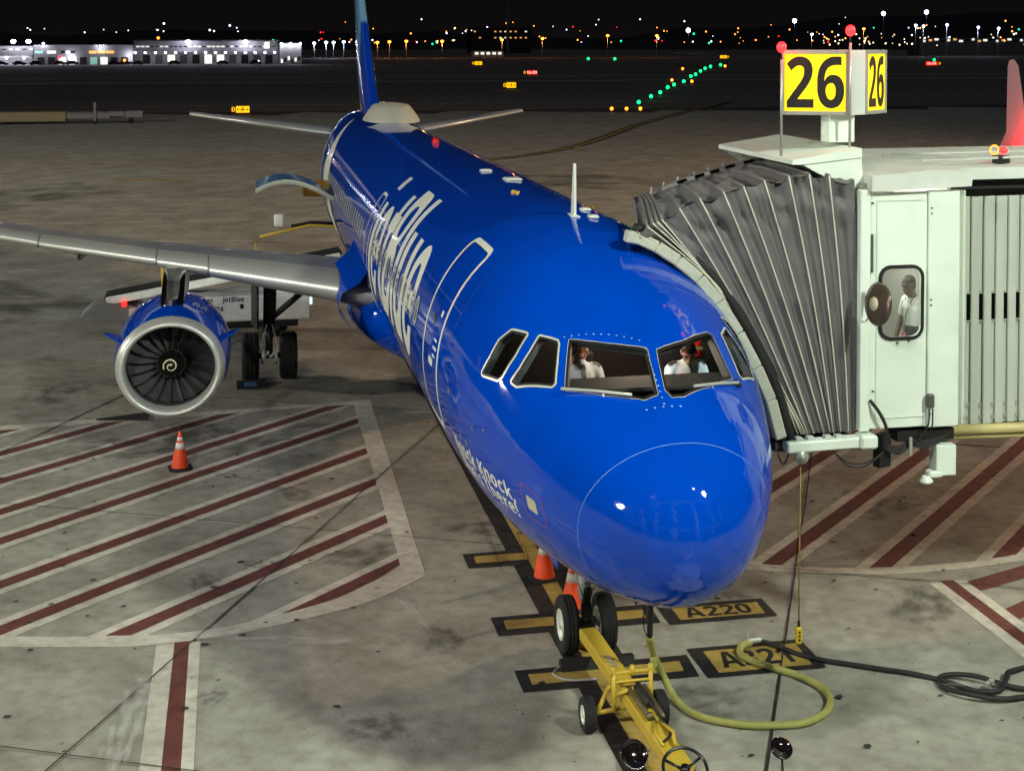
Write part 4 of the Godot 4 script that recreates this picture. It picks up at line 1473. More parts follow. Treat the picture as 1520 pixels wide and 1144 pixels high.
# ------------------------------------------------------------------ the boarding bridge
func build_bridge() -> void:
	var t := thing("boarding_bridge", "pale green passenger boarding bridge docked at the jet with grey folded canopy", "boarding bridge")
	var mint := soften(mat("mint_paint", Color(0.86, 0.91, 0.86), 0.45), "soft", 0.12)
	var pale := soften(mat("pale_panel", Color(0.80, 0.83, 0.80), 0.5), "soft", 0.15)
	var slat_m := mat("slat_alu", Color(0.73, 0.76, 0.72), 0.42, 0.15)
	var cloth := soften(mat("canopy_cloth", Color(0.36, 0.365, 0.365), 0.65), "soft", 0.5, "crease", 0.8)
	cloth.rim_enabled = true
	cloth.rim = 0.3
	var rib_m := mat("rib_white", Color(0.76, 0.76, 0.69), 0.5)
	var black := mat("bridge_black", Color(0.05, 0.05, 0.055), 0.7)
	var cream := soften(mat("bumper_cream", Color(0.70, 0.72, 0.66), 0.7), "soft", 2.0)
	var st: SurfaceTool
	# canopy ribs: top corner (x, y), foot x
	var tops := [[0.37, 5.87], [0.50, 5.96], [0.57, 6.0], [0.63, 6.02], [0.69, 6.045], [0.92, 6.18], [1.19, 6.30], [1.50, 6.38], [1.77, 6.44], [2.05, 6.51], [2.38, 6.56], [2.66, 6.58], [2.93, 6.56], [3.28, 6.5]]
	var foot := [2.39, 2.46, 2.52, 2.57, 2.60, 2.63, 2.66, 2.74, 2.88, 2.97, 3.01, 3.11, 3.22, 3.30]
	var zf := -3.62
	var edge_pts := func(i: int) -> Array:
		var tx: float = tops[i][0]; var ty: float = tops[i][1]
		var fx: float = foot[i]
		var close := clampf(1.0 - i / 5.0, 0.0, 1.0)
		var o := []
		for k in 13:
			var q := k / 12.0
			var line := Vector2(lerpf(tx, fx, q), lerpf(ty, 3.22, q))
			# the folded ribs follow the round of the fuselage
			var bow := sin(q * PI) * (0.42 * close + 0.05)
			o.append(Vector3(line.x + bow * 0.75, line.y + bow * 0.45, zf))
		return o
	var roof_pts := func(i: int) -> Array:
		var tx: float = tops[i][0]; var ty: float = tops[i][1]
		var o := []
		for k in 9:
			var q := k / 8.0
			var ax := 1.2 + (tx - 0.37) * 0.72
			o.append(Vector3(lerpf(tx, ax, q), lerpf(ty, 5.97 + (ax - 1.2) * 0.30, q) + 0.07 * sin(q * PI), lerpf(zf, -6.8, q)))
		return o
	for i in tops.size():
		if i == tops.size() - 1:
			continue
		st = mb(true)
		var e: Array = edge_pts.call(i)
		e.reverse()
		tube(st, e, 0.0095, 6)
		done("canopy_rib", st, rib_m, t)
		st = mb(true)
		tube(st, roof_pts.call(i), 0.022, 6)
		done("roof_rib", st, mat("rib_grey", Color(0.42, 0.42, 0.41), 0.6), t)
	# pleated cloth between the ribs: front wall, crumpled shoulder and sagging roof
	var crumple := FastNoiseLite.new()
	crumple.seed = 9
	crumple.frequency = 1.1
	crumple.fractal_octaves = 4
	for i in tops.size() - 1:
		st = mb(true)
		var a: Array = edge_pts.call(i)
		var b: Array = edge_pts.call(i + 1)
		var gap: float = a[0].distance_to(b[0])
		var nu := 10
		var nv := 36
		var grid := []
		for v in nv + 1:
			var row := []
			var fv := v / float(nv) * 12.0
			var v0 := mini(int(fv), 11)
			for u in nu + 1:
				var q := u / float(nu)
				var pa: Vector3 = a[v0].lerp(a[v0 + 1], fv - v0)
				var pb: Vector3 = b[v0].lerp(b[v0 + 1], fv - v0)
				var w := pa.distance_to(pb)
				var p := pa.lerp(pb, q)
				var depth := minf(0.42 * w + 0.03, 0.16) * sin(q * PI)
				if i >= 4:
					depth *= 0.40
				p.z -= depth * (1.0 - pow(maxf(1.0 - v / 5.0, 0.0), 2))
				p.z -= w * 0.24 * absf(crumple.get_noise_3d(p.x * 1.3, p.y * 0.75, i * 3.7)) * sin(q * PI)
				if i >= 5:   # vertical drape folds
					p.z += 0.020 * sin(q * TAU * (1.5 + (i % 3)) + p.y * 1.3 + i) * sin(q * PI)
				var top := clampf(1.0 - v / float(nv) * 4.2, 0.0, 1.0)
				p.z -= top * (1.0 - pow(top, 6)) * 0.24 * crumple.get_noise_3d(p.x * 2.6, p.y * 3.0, i * 9.0) * sin(q * PI)
				var rw := Vector2(tops[i][0], tops[i][1]).distance_to(Vector2(tops[i + 1][0], tops[i + 1][1]))
				p.y -= pow(top, 1.5) * minf(0.34 * rw, 0.12) * (0.55 + 0.45 * sin(i * 2.3)) * sin(q * PI)
				row.append(p)
			grid.append(row)
		for v in nv:
			for u in nu:
				quad(st, grid[v][u], grid[v + 1][u], grid[v + 1][u + 1], grid[v][u + 1])
		# roof sheet, hung between the roof ribs
		var ra: Array = roof_pts.call(i)
		var rb: Array = roof_pts.call(i + 1)
		var rg := []
		for v in 25:
			var row := []
			var fv := v / 24.0 * 8.0
			var v0 := mini(int(fv), 7)
			for u in nu + 1:
				var q := u / float(nu)
				var p: Vector3 = ra[v0].lerp(ra[v0 + 1], fv - v0).lerp(rb[v0].lerp(rb[v0 + 1], fv - v0), q)
				var w: float = ra[v0].distance_to(rb[v0])
				p.y -= minf(0.34 * w, 0.12) * (0.55 + 0.45 * sin(i * 2.3 + v * 0.35)) * sin(q * PI) + 0.35 * w * crumple.get_noise_3d(p.x * 2.0, p.z * 1.6, i * 5.0) * sin(q * PI)
				row.append(p)
			rg.append(row)
		for v in 24:
			for u in nu:
				quad(st, rg[v][u], rg[v][u + 1], rg[v + 1][u + 1], rg[v + 1][u])
		# far wall
		for k in 12:
			var p0: Vector3 = ra[8].lerp(Vector3(foot[i], 3.22, -6.8), k / 12.0)
			var p1: Vector3 = ra[8].lerp(Vector3(foot[i], 3.22, -6.8), (k + 1) / 12.0)
			var q0: Vector3 = rb[8].lerp(Vector3(foot[i + 1], 3.22, -6.8), k / 12.0)
			var q1: Vector3 = rb[8].lerp(Vector3(foot[i + 1], 3.22, -6.8), (k + 1) / 12.0)
			quad(st, p0, q0, q1, p1)
		done("canopy_cloth", st, cloth, t)
	# little hooks standing up along the far roof edge
	for i in range(4, 11):
		st = mb()
		var r: Array = roof_pts.call(i)
		for k in [6]:
			box(st, r[k] + Vector3(0, 0.06, 0), Vector3(0.022, 0.11, 0.022))
		done("roof_hook", st, mat("hook_grey", Color(0.66, 0.66, 0.68), 0.5, 0.3), t)
	st = mb()
	for i in range(5, 12):
		var r: Array = roof_pts.call(i)
		var r2: Array = roof_pts.call(i + 1)
		box(st, (r[5] + r2[5]) * 0.5 + Vector3(0, 0.06, 0), Vector3(r[5].distance_to(r2[5]) + 0.15, 0.045, 0.10), Basis(Vector3(0, 0, 1), atan2(r2[5].y - r[5].y, r2[5].x - r[5].x)))
	done("roof_rail", st, mats["rib_grey"], t)
	# padded bumper pressed on the fuselage, in cushions
	var bump := spline([Vector3(0.18, 5.78, -3.75), Vector3(0.42, 5.72, -3.75), Vector3(0.76, 5.52, -3.72), Vector3(1.12, 5.22, -3.68), Vector3(1.45, 4.80, -3.64), Vector3(1.78, 4.22, -3.6), Vector3(2.04, 3.66, -3.58), Vector3(2.2, 3.05, -3.56)], 4)
	for i in range(0, bump.size() - 3, 3):
		var a: Vector3 = bump[i]
		var b: Vector3 = bump[mini(i + 3, bump.size() - 1)]
		st = mb()
		var d := (b - a).normalized()
		var out := d.cross(Vector3(0, 0, 1)) * -1.0
		var bs := Basis(out, d, out.cross(d))
		box(st, (a + b) * 0.5 + Vector3(0.06, 0.06, 0.04), Vector3(0.15, a.distance_to(b) - 0.002, 0.18), bs, 0.016)
		done("bumper_cushion", st, cream, t)
	st = mb(true)
	var under := []
	for p in bump:
		under.append(p + Vector3(0.19, 0.14, -0.02))
	tube(st, under, 0.075, 8)
	done("bumper_backing", st, black, t)
	# slanted threshold floor and its mint edge beam
	st = mb()
	box(st, Vector3(2.78, 3.06, -5.2), Vector3(1.1, 0.12, 3.1))
	done("threshold_floor", st, mat("floor_grey", Color(0.2, 0.2, 0.2), 0.9), t)
	st = mb()
	box(st, Vector3(2.83, 3.10, -3.55), Vector3(1.02, 0.14, 0.2), Basis(Vector3(0, 0, 1), 0.02), 0.02)
	box(st, Vector3(3.42, 3.12, -3.52), Vector3(0.24, 0.18, 0.26), Basis(), 0.03)
	done("edge_beam", st, mint, t)
	st = mb()
	for x in [2.5, 2.66, 2.9, 3.05]:
		box(st, Vector3(x, 3.19, -3.56), Vector3(0.09, 0.04, 0.1), Basis(), 0.006)
	done("rib_clamp", st, slat_m, t)
	# hood above the canopy
	st = mb()
	prism(st, pv([2.46, 6.70, 2.46, 6.76, 3.42, 6.90, 3.42, 6.78, 2.60, 6.70]), Transform3D(Basis(), Vector3(0, 0, -6.6)), 2.9)
	prism(st, pv([2.60, 6.70, 3.42, 6.78, 3.47, 6.28, 3.32, 6.32]), Transform3D(Basis(), Vector3(0, 0, -3.78)), 0.06)
	prism(st, pv([2.46, 6.72, 2.62, 6.72, 3.0, 6.45, 2.9, 6.45]), Transform3D(Basis(), Vector3(0, 0, -6.6)), 0.06)
	done("hood", st, mint, t)
	# cab front: jamb, door leaf with window, corner panel
	var zc := -3.55
	st = mb()
	box(st, Vector3(3.40, 4.80, zc - 0.03), Vector3(0.14, 3.14, 0.12), Basis(), 0.012)
	box(st, Vector3(3.36, 4.80, -5.1), Vector3(0.05, 3.1, 2.9))
	done("door_jamb", st, mint, t)
	var win := rrect(3.625, 4.44, 4.19, 5.35, 0.13)
	st = mb()
	var wall := pv([3.472, 3.26, 4.262, 3.26, 4.262, 6.33, 3.472, 6.33])
	for z in [0.0, -0.05]:
		var fz: float = zc + z
		sheet(st, steps(3.472, 4.262, 0.2), steps(3.26, 6.33, 0.3), [wall], [win], func(p: Vector2) -> Vector3: return Vector3(p.x, p.y, fz), z < 0.0)
	for i in win.size():
		var a := win[i]; var b := win[(i + 1) % win.size()]
		quad(st, Vector3(a.x, a.y, zc), Vector3(a.x, a.y, zc - 0.05), Vector3(b.x, b.y, zc - 0.05), Vector3(b.x, b.y, zc))
	for q in [[3.472, 4.262, 3.26, 3.26], [3.472, 4.262, 6.33, 6.33], [3.472, 3.472, 3.26, 6.33], [4.262, 4.262, 3.26, 6.33]]:
		quad(st, Vector3(q[0], q[2], zc), Vector3(q[1], q[3], zc), Vector3(q[1], q[3], zc - 0.05), Vector3(q[0], q[2], zc - 0.05))
	var leaf := done("door", st, mint, t)
	st = mb(true)
	var seal := grow(win, 0.035)
	sheet(st, steps(3.5, 4.3, 0.1), steps(4.3, 5.5, 0.12), [seal], [grow(win, -0.012)], func(p: Vector2) -> Vector3: return Vector3(p.x, p.y, zc + 0.018), false)
	for i in seal.size():
		var a := seal[i]; var b := seal[(i + 1) % seal.size()]
		quad(st, Vector3(a.x, a.y, zc - 0.01), Vector3(b.x, b.y, zc - 0.01), Vector3(b.x, b.y, zc + 0.018), Vector3(a.x, a.y, zc + 0.018))
	done("window_seal", st, black, leaf)
	var pane := mat("clear_pane", Color(0.8, 0.85, 0.85, 0.06), 0.02)
	pane.transparency = BaseMaterial3D.TRANSPARENCY_ALPHA
	st = mb()
	sheet(st, [3.5, 4.3], [4.3, 5.5], [grow(win, 0.008)], [], func(p: Vector2) -> Vector3: return Vector3(p.x, p.y, zc - 0.02), false)
	done("pane", st, pane, leaf)
	st = mb()
	# raised edge fold of the door leaf
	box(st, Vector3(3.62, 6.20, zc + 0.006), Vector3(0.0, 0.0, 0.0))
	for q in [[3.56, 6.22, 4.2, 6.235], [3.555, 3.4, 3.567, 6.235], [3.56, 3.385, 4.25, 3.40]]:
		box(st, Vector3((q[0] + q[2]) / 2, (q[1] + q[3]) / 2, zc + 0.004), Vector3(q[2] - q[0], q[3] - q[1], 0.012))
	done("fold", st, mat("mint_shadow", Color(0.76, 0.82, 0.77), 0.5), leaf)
	st = mb()
	for q in [[3.86, 4.37], [4.02, 4.39], [3.52, 3.75], [3.52, 3.58], [3.50, 6.20]]:
		st = mb()
		box(st, Vector3(q[0], q[1], zc + 0.01), Vector3(0.022, 0.022, 0.02))
		done("screw", st, mat("hardware_grey", Color(0.35, 0.36, 0.34), 0.5, 0.4), leaf)
	st = mb()
	box(st, Vector3(3.49, 5.55, zc + 0.02), Vector3(0.03, 0.5, 0.04), Basis(), 0.01)
	done("door_handle", st, mats["hardware_grey"], leaf)
	st = mb()
	box(st, Vector3(4.50, 4.79, zc - 0.02), Vector3(0.44, 3.10, 0.1), Basis(), 0.012)
	var cor := Basis(Vector3.UP, -0.85)
	box(st, Vector3(4.775, 4.79, zc - 0.12), Vector3(0.17, 3.08, 0.05), cor)
	box(st, Vector3(4.275, 4.79, zc - 0.06), Vector3(0.03, 3.1, 0.06))
	done("corner_panel", st, mint, t)
	st = mb()
	for y in [3.42, 3.55, 4.85, 4.92, 6.05, 6.12]:
		st = mb()
		box(st, Vector3(4.315, y, zc + 0.034), Vector3(0.02, 0.022, 0.015))
		done("screw", st, mats["hardware_grey"], t)
	# cab shell round the operator
	st = mb()
	box(st, Vector3(4.1, 3.30, -5.1), Vector3(1.5, 0.06, 3.0))
	box(st, Vector3(4.1, 6.42, -5.1), Vector3(1.45, 0.06, 3.0))
	box(st, Vector3(4.1, 4.85, -6.6), Vector3(1.5, 3.1, 0.06))
	box(st, Vector3(4.86, 4.85, -5.3), Vector3(0.05, 3.1, 2.4))
	done("cab_shell", st, mat("cab_lining", Color(0.60, 0.61, 0.60), 0.8), t)
	st = mb()
	box(st, Vector3(4.0, 4.95, -6.5), Vector3(0.22, 0.85, 0.08), Basis(), 0.02)
	box(st, Vector3(3.62, 5.3, -6.5), Vector3(0.35, 0.9, 0.04), Basis(), 0.01)
	done("cab_cupboard", st, mat("cupboard_dark", Color(0.2, 0.2, 0.2), 0.7), t)
	var lamp := mat("cab_lamp_glow", Color(1.0, 0.98, 0.92), 0.5)
	lamp.emission_enabled = true
	lamp.emission = Color(1.0, 0.97, 0.9)
	lamp.emission_energy_multiplier = 2.0
	st = mb()
	box(st, Vector3(4.1, 6.37, -4.9), Vector3(0.3, 0.03, 0.45), Basis(), 0.01)
	done("cab_lamp", st, lamp, t)
	# roof slabs
	st = mb()
	prism(st, pv([3.45, 6.36, 4.84, 6.40, 4.87, 6.60, 4.3, 6.62, 3.45, 6.56]), Transform3D(Basis(), Vector3(0, 0, -6.9)), 3.45)
	done("cab_roof", st, pale, t)
	st = mb()
	prism(st, pv([4.4, 6.42, 16, 6.48, 16, 6.62, 4.4, 6.58]), Transform3D(Basis(), Vector3(0, 0, -7.6)), 3.55)
	done("tunnel_roof", st, pale, t)
	st = mb(true)
	tube(st, [Vector3(4.6, 6.66, -4.4), Vector3(7.5, 6.7, -4.6), Vector3(14, 6.72, -4.6)], 0.02, 6)
	tube(st, [Vector3(4.6, 6.65, -5.6), Vector3(8, 6.7, -5.4), Vector3(14, 6.7, -5.6)], 0.018, 6)
	done("roof_conduit", st, slat_m, t)
	# rotunda curtain of upright slats
	var g: float = -4.18
	st = mb()
	box(st, Vector3(9.8, 4.7, -5.9), Vector3(9.9, 3.4, 3.0))
	done("tunnel_core", st, mat("core_grey", Color(0.42, 0.43, 0.42), 0.7), t)
	st = mb()
	box(st, Vector3(0, 0, 0), Vector3(0.118, 3.12, 0.05), Basis(), 0.010)
	st.generate_normals()
	var slat := st.commit()
	st = mb()
	box(st, Vector3(0, 0, 0), Vector3(0.07, 3.12, 0.03), Basis(), 0.006)
	st.generate_normals()
	var narrow := st.commit()
	st = mb()
	box(st, Vector3(0, 0, 0), Vector3(0.074, 0.36, 0.012))
	st.generate_normals()
	var slot := st.commit()
	st = mb()
	for y in [-0.195, 0.195]:
		box(st, Vector3(0, y, 0.004), Vector3(0.09, 0.03, 0.02))
	for y in [-1.35, -1.52]:
		box(st, Vector3(0, y, 0), Vector3(0.07, 0.05, 0.02))
	st.generate_normals()
	var caps := st.commit()
	for i in 34:
		var x := 5.01 + i * 0.187
		var z := g - minf(0.012 * pow(i * 0.3, 2), 0.17)
		put("curtain_slat", slat, slat_m, t, Vector3(x + 0.097, 4.62, z))
		var nr := put("curtain_slat", narrow, slat_m, t, Vector3(x, 4.62, z - 0.03))
		put("slat_window", slot, mat("slot_glass", Color(0.03, 0.03, 0.035), 0.15), nr, Vector3(0.0, 0.05, 0.022))
		put("slat_clip", caps, mat("clip_grey", Color(0.62, 0.63, 0.58), 0.5, 0.3), nr, Vector3(0.0, 0.05, 0.024))
	st = mb(true)
	tube(st, [Vector3(4.82, 3.02, -4.12), Vector3(6.0, 3.0, -4.10), Vector3(7.4, 2.98, -4.2), Vector3(8.6, 2.98, -4.5)], 0.07, 10)
	tube(st, [Vector3(4.82, 2.92, -4.16), Vector3(6.0, 2.90, -4.14), Vector3(7.4, 2.88, -4.24), Vector3(8.6, 2.88, -4.54)], 0.045, 10)
	done("curtain_rail", st, mat("rail_cream", Color(0.72, 0.68, 0.46), 0.5), t)
	st = mb()
	box(st, Vector3(8.2, 6.34, -4.24), Vector3(6.7, 0.12, 0.1))
	done("curtain_header", st, black, t)
	st = mb()
	box(st, Vector3(9.6, 1.5, -5.9), Vector3(0.6, 3.0, 0.6), Basis(), 0.05)
	box(st, Vector3(9.6, 0.45, -5.9), Vector3(1.0, 0.7, 2.6), Basis(), 0.1)
	done("drive_column", st, pale, t)
	# services hung below the cab
	st = mb()
	box(st, Vector3(4.55, 2.80, -3.62), Vector3(0.27, 0.40, 0.26), Basis(Vector3.UP, -0.1), 0.012)
	box(st, Vector3(4.40, 2.62, -3.56), Vector3(0.2, 0.09, 0.14), Basis(), 0.02)
	cyl(st, Vector3(4.28, 2.60, -3.54), Vector3(4.28, 2.53, -3.54), 0.05, 0.09, 14)
	cyl(st, Vector3(4.28, 2.53, -3.54), Vector3(4.28, 2.50, -3.54), 0.09, 0.06, 14)
	done("control_box", st, mint, t)
	st = mb()
	box(st, Vector3(3.69, 2.95, -3.62), Vector3(0.20, 0.42, 0.12), Basis(Vector3.UP, 0.35))
	box(st, Vector3(4.3, 3.12, -3.75), Vector3(0.8, 0.14, 0.3))
	done("cable_flap", st, black, t)
	st = mb(true)
	tube(st, spline([Vector3(3.46, 3.65, -3.5), Vector3(3.58, 3.48, -3.46), Vector3(3.68, 3.25, -3.46), Vector3(3.66, 3.0, -3.48)], 6), 0.022, 8)
	for k in 4:
		tube(st, spline([Vector3(3.7, 2.98 + 0.02 * k, -3.52), Vector3(3.88, 2.93 + 0.03 * k, -3.5), Vector3(4.05, 3.02 + 0.02 * k, -3.54), Vector3(4.25, 2.98 + 0.03 * k, -3.5), Vector3(4.6, 3.12, -3.56)], 6), 0.016, 6)
	for k in 2:
		tube(st, spline([Vector3(2.95, 3.02, -3.5), Vector3(3.15, 2.86 - 0.04 * k, -3.48), Vector3(3.4, 2.84 - 0.04 * k, -3.48), Vector3(3.66, 2.96, -3.5)], 6), 0.011, 6)
	tube(st, spline([Vector3(2.2, 3.02, -3.5), Vector3(2.28, 2.88, -3.5), Vector3(2.36, 3.03, -3.5)], 5), 0.012, 6)
	tube(st, spline([Vector3(4.27, 3.5, -3.46), Vector3(4.26, 3.3, -3.46), Vector3(4.12, 3.08, -3.46)], 5), 0.010, 6)
	tube(st, spline([Vector3(4.32, 3.5, -3.46), Vector3(4.32, 3.3, -3.46), Vector3(4.31, 3.18, -3.5)], 5), 0.010, 6)
	done("service_cables", st, mat("cable_black", Color(0.10, 0.105, 0.10), 0.7), t)
	st = mb()
	box(st, Vector3(4.30, 3.60, zc + 0.06), Vector3(0.10, 0.18, 0.07), Basis(), 0.015)
	done("junction_box", st, mats["hardware_grey"], t)
	st = mb()
	box(st, Vector3(4.02, 3.02, -3.47), Vector3(0.04, 0.24, 0.03), Basis(), 0.005)
	done("cable_tag", st, mats["clip_grey"], t)

	# things standing or hanging on the bridge
	var m := thing("convex_mirror", "round brown-rimmed convex mirror beside the bridge cab window", "mirror", Vector3(3.42, 4.95, -3.22), 0.0)
	st = mb(true)
	var turn := Basis(Vector3.UP, -1.40) * Basis(Vector3.RIGHT, -0.12)
	lathe(st, [Vector2(0.0, 0.05), Vector2(0.12, 0.045), Vector2(0.25, 0.015), Vector2(0.28, -0.01), Vector2(0.275, -0.03), Vector2(0.0, -0.045)], Transform3D(turn, Vector3.ZERO), 32)
	done("mirror_dish", st, mat("mirror_brown", Color(0.36, 0.31, 0.26), 0.25, 0.5), m)
	st = mb(true)
	lathe(st, [Vector2(0.0, -0.055), Vector2(0.085, -0.05), Vector2(0.09, -0.03)], Transform3D(turn, Vector3.ZERO), 24)
	lathe(st, [Vector2(0.0, 0.062), Vector2(0.085, 0.058), Vector2(0.09, 0.03)], Transform3D(turn, Vector3.ZERO), 24)
	done("hub_plate", st, mat("mirror_cream", Color(0.75, 0.73, 0.62), 0.5), m)
	st = mb(true)
	tube(st, [Vector3(0, 0, -0.02), Vector3(-0.06, 0.02, -0.1), Vector3(-0.02, 0.03, -0.30)], 0.012, 6)
	tube(st, [Vector3(0.0, -0.02, -0.02), Vector3(-0.02, -0.27, -0.28)], 0.009, 6)
	done("bracket", st, mats["hardware_grey"], m)

	var pc := thing("pendant_control", "yellow pendant control hanging on a long cord under the bridge canopy", "pendant control", Vector3(2.50, 0.55, -3.5))
	st = mb()
	box(st, Vector3(0, 0.10, 0), Vector3(0.085, 0.22, 0.06), Basis(), 0.015)
	done("handset", st, mat("handset_yellow", Color(0.80, 0.68, 0.12), 0.5), pc)
	st = mb()
	for i in 3:
		cyl(st, Vector3(0, 0.05 + 0.05 * i, 0.03), Vector3(0, 0.05 + 0.05 * i, 0.042), 0.014, 0.014, 8)
	box(st, Vector3(0, 0.25, 0), Vector3(0.03, 0.09, 0.03), Basis(), 0.008)
	done("buttons", st, black, pc)
	st = mb(true)
	tube(st, [Vector3(0, 0.25, 0), Vector3(0.005, 1.2, 0), Vector3(0.012, 2.4, 0)], 0.010, 6)
	done("cord", st, mat("cord_yellow", Color(0.62, 0.50, 0.20), 0.6), pc)
	st = mb(true)
	lathe(st, [Vector2(0, 0.05), Vector2(0.03, 0.045), Vector2(0.04, 0.02), Vector2(0.085, 0.015), Vector2(0.09, 0.0), Vector2(0.085, -0.02), Vector2(0, -0.03)], Transform3D(Basis(), Vector3(0.012, 2.42, 0.05)), 20)
	done("cord_reel", st, mat("reel_grey", Color(0.62, 0.65, 0.62), 0.4, 0.3), pc)

	# gate sign on its post
	var s := thing("gate_sign", "white box sign with black 26 on lit yellow faces above the bridge", "gate sign", Vector3(3.36, 6.95, -4.35))
	st = mb()
	box(st, Vector3(0, 0.2, 0), Vector3(0.36, 0.42, 0.30), Basis(), 0.01)
	done("post", st, mint, s)
	var plan := pv([-0.79, -0.04, 0.03, 0.30, 0.33, 0.14, 0.80, -0.24, 0.70, -0.80, -0.30, -0.80])   # (x, z)
	st = mb()
	prism(st, plan, Transform3D(Basis(Vector3(1, 0, 0), Vector3(0, 0, 1), Vector3(0, -1, 0)), Vector3(0, 1.22, 0)), 0.86)
	done("housing", st, mat("sign_white", Color(0.80, 0.82, 0.80), 0.45), s)
	var face_m := mat("sign_yellow_glow", Color(0.92, 0.80, 0.02), 0.5)
	face_m.emission_enabled = true
	face_m.emission = Color(1.0, 0.87, 0.0)
	face_m.emission_energy_multiplier = 0.75
	for q in [[plan[0], plan[1]], [plan[2], plan[3]]]:
		var a := Vector3(q[0].x, 0, q[0].y)
		var b := Vector3(q[1].x, 0, q[1].y)
		var x := (b - a).normalized()
		var n := x.cross(Vector3.UP)
		var xf := Transform3D(Basis(x, Vector3.UP, n), (a + b) * 0.5 + Vector3(0, 0.79, 0))
		var w := a.distance_to(b)
		st = mb()
		box(st, xf * Vector3(0, 0, 0.006), Vector3(w - 0.09, 0.76, 0.012), xf.basis, 0.003)
		var pnl := done("panel", st, face_m, s)
		letters("numeral", "26", 0.93, mat("numeral_black", Color(0.05, 0.045, 0.02), 0.7), pnl, xf * Transform3D(Basis(), Vector3(0.0, -0.015, 0.015)), 0.78 if q[0] == plan[0] else 0.46)
		st = mb()
		for e in [[0.0, 0.405, w, 0.05], [0.0, -0.405, w, 0.05], [-w * 0.5 + 0.02, 0, 0.04, 0.8], [w * 0.5 - 0.02, 0, 0.04, 0.8]]:
			box(st, xf * Vector3(e[0], e[1], 0.012), Vector3(e[2], e[3], 0.024), xf.basis, 0.004)
		done("frame", st, mat("sign_frame", Color(0.62, 0.63, 0.60), 0.4, 0.3), s)

	for q in [[2.52, 6.75, -4.25, 1.30, "red warning lamp on the thin rod left of the 26 sign"], [3.38, 6.86, -4.0, 1.41, "red warning lamp on the thin rod in front of the 26 sign"]]:
		var o := thing("obstruction_lamp", q[4], "warning lamp", Vector3(q[0], q[1], q[2]), 0.0, "red lamps beside the gate sign")
		st = mb(true)
		cyl(st, Vector3.ZERO, Vector3(0, q[3], 0), 0.018, 0.018, 10)
		done("rod", st, mat("rod_grey", Color(0.62, 0.63, 0.62), 0.4, 0.5), o)
		st = mb(true)
		cyl(st, Vector3(0, q[3], 0), Vector3(0, q[3] + 0.10, 0), 0.012, 0.012, 8)
		done("stalk", st, black, o)
		st = mb(true)
		ball(st, Vector3(0, q[3] + 0.16, 0), Vector3(0.065, 0.075, 0.065), 14)
		done("lens", st, glow("lamp_red_glow", Color(1.0, 0.10, 0.11), 7.0), o)
		var li := OmniLight3D.new()
		li.name = "lamp_light"
		li.light_color = Color(1, 0.06, 0.08)
		li.light_energy = 0.25
		li.light_size = 0.05
		li.omni_range = 200
		li.omni_attenuation = 2.0
		li.shadow_enabled = true
		li.position = Vector3(0, q[3] + 0.16, 0)
		o.add_child(li)
	var bl := OmniLight3D.new()
	bl.name = "cab_lamp_light"
	bl.position = Vector3(4.1, 6.28, -4.9)
	bl.light_energy = 2.6
	bl.light_color = Color(1.0, 0.97, 0.9)
	bl.light_size = 0.12
	bl.omni_range = 60
	bl.omni_attenuation = 2.0
	bl.shadow_enabled = true
	t.add_child(bl)
	# beacon on the tunnel roof
	var be := thing("roof_beacon", "glowing red and amber beacon on the boarding bridge roof at right", "beacon", Vector3(5.9, 6.6, -4.7))
	st = mb()
	box(st, Vector3(-0.02, 0.05, 0.15), Vector3(0.22, 0.11, 0.14), Basis(Vector3.UP, 0.3), 0.01)
	done("base", st, black, be)
	st = mb(true)
	ball(st, Vector3(0.10, 0.16, 0), Vector3(0.06, 0.055, 0.06), 12)
	done("red_lens", st, mats["lamp_red_glow"], be)
	st = mb(true)
	lathe(st, [Vector2(0.05, 0), Vector2(0.062, 0.014), Vector2(0.074, 0), Vector2(0.062, -0.014), Vector2(0.05, 0)], Transform3D(Basis(), Vector3(-0.05, 0.17, 0.02)), 20)
	done("amber_ring", st, glow("amber_glow", Color(1.0, 0.55, 0.15), 2.0), be)

# ------------------------------------------------------------------ ground equipment
func cone(label: String, at: Vector3, h := 0.74) -> Node3D:
	var o := thing("traffic_cone", label, "traffic cone", at, 0.2, "orange traffic cones round the jet")
	var k := h / 0.74
	var st := mb(true)
	lathe(st, [Vector2(0.165, 0.05), Vector2(0.125, 0.27), Vector2(0.096, 0.40), Vector2(0.070, 0.522), Vector2(0.062, 0.560), Vector2(0.046, 0.625), Vector2(0.026, 0.73), Vector2(0.018, 0.74), Vector2(0, 0.74)], Transform3D(Basis(Vector3(k, 0, 0), Vector3(0, 0, -k), Vector3(0, k, 0)), Vector3.ZERO), 22)
	done("cone_body", st, soften(mat("cone_orange", Color(0.93, 0.30, 0.10), 0.5), "soft", 4.0), o)
	for q in [[0.0985, 0.40, 0.0725, 0.522], [0.0645, 0.56, 0.0485, 0.625]]:
		st = mb(true)
		lathe(st, [Vector2(q[0] - 0.003, q[1]), Vector2(q[0], q[1]), Vector2(q[2], q[3]), Vector2(q[2] - 0.003, q[3])], Transform3D(Basis(Vector3(k, 0, 0), Vector3(0, 0, -k), Vector3(0, k, 0)), Vector3.ZERO), 22)
		done("white_collar", st, mat("collar_white", Color(0.85, 0.84, 0.80), 0.5), o)
	st = mb()
	prism(st, pv([-0.22, -0.12, -0.12, -0.22, 0.12, -0.22, 0.22, -0.12, 0.22, 0.12, 0.12, 0.22, -0.12, 0.22, -0.22, 0.12]), Transform3D(Basis(Vector3(k, 0, 0), Vector3(0, 0, -k), Vector3(0, k, 0)), Vector3.ZERO), 0.05)
	done("cone_base", st, mat("cone_black", Color(0.09, 0.09, 0.09), 0.8), o)
	return o

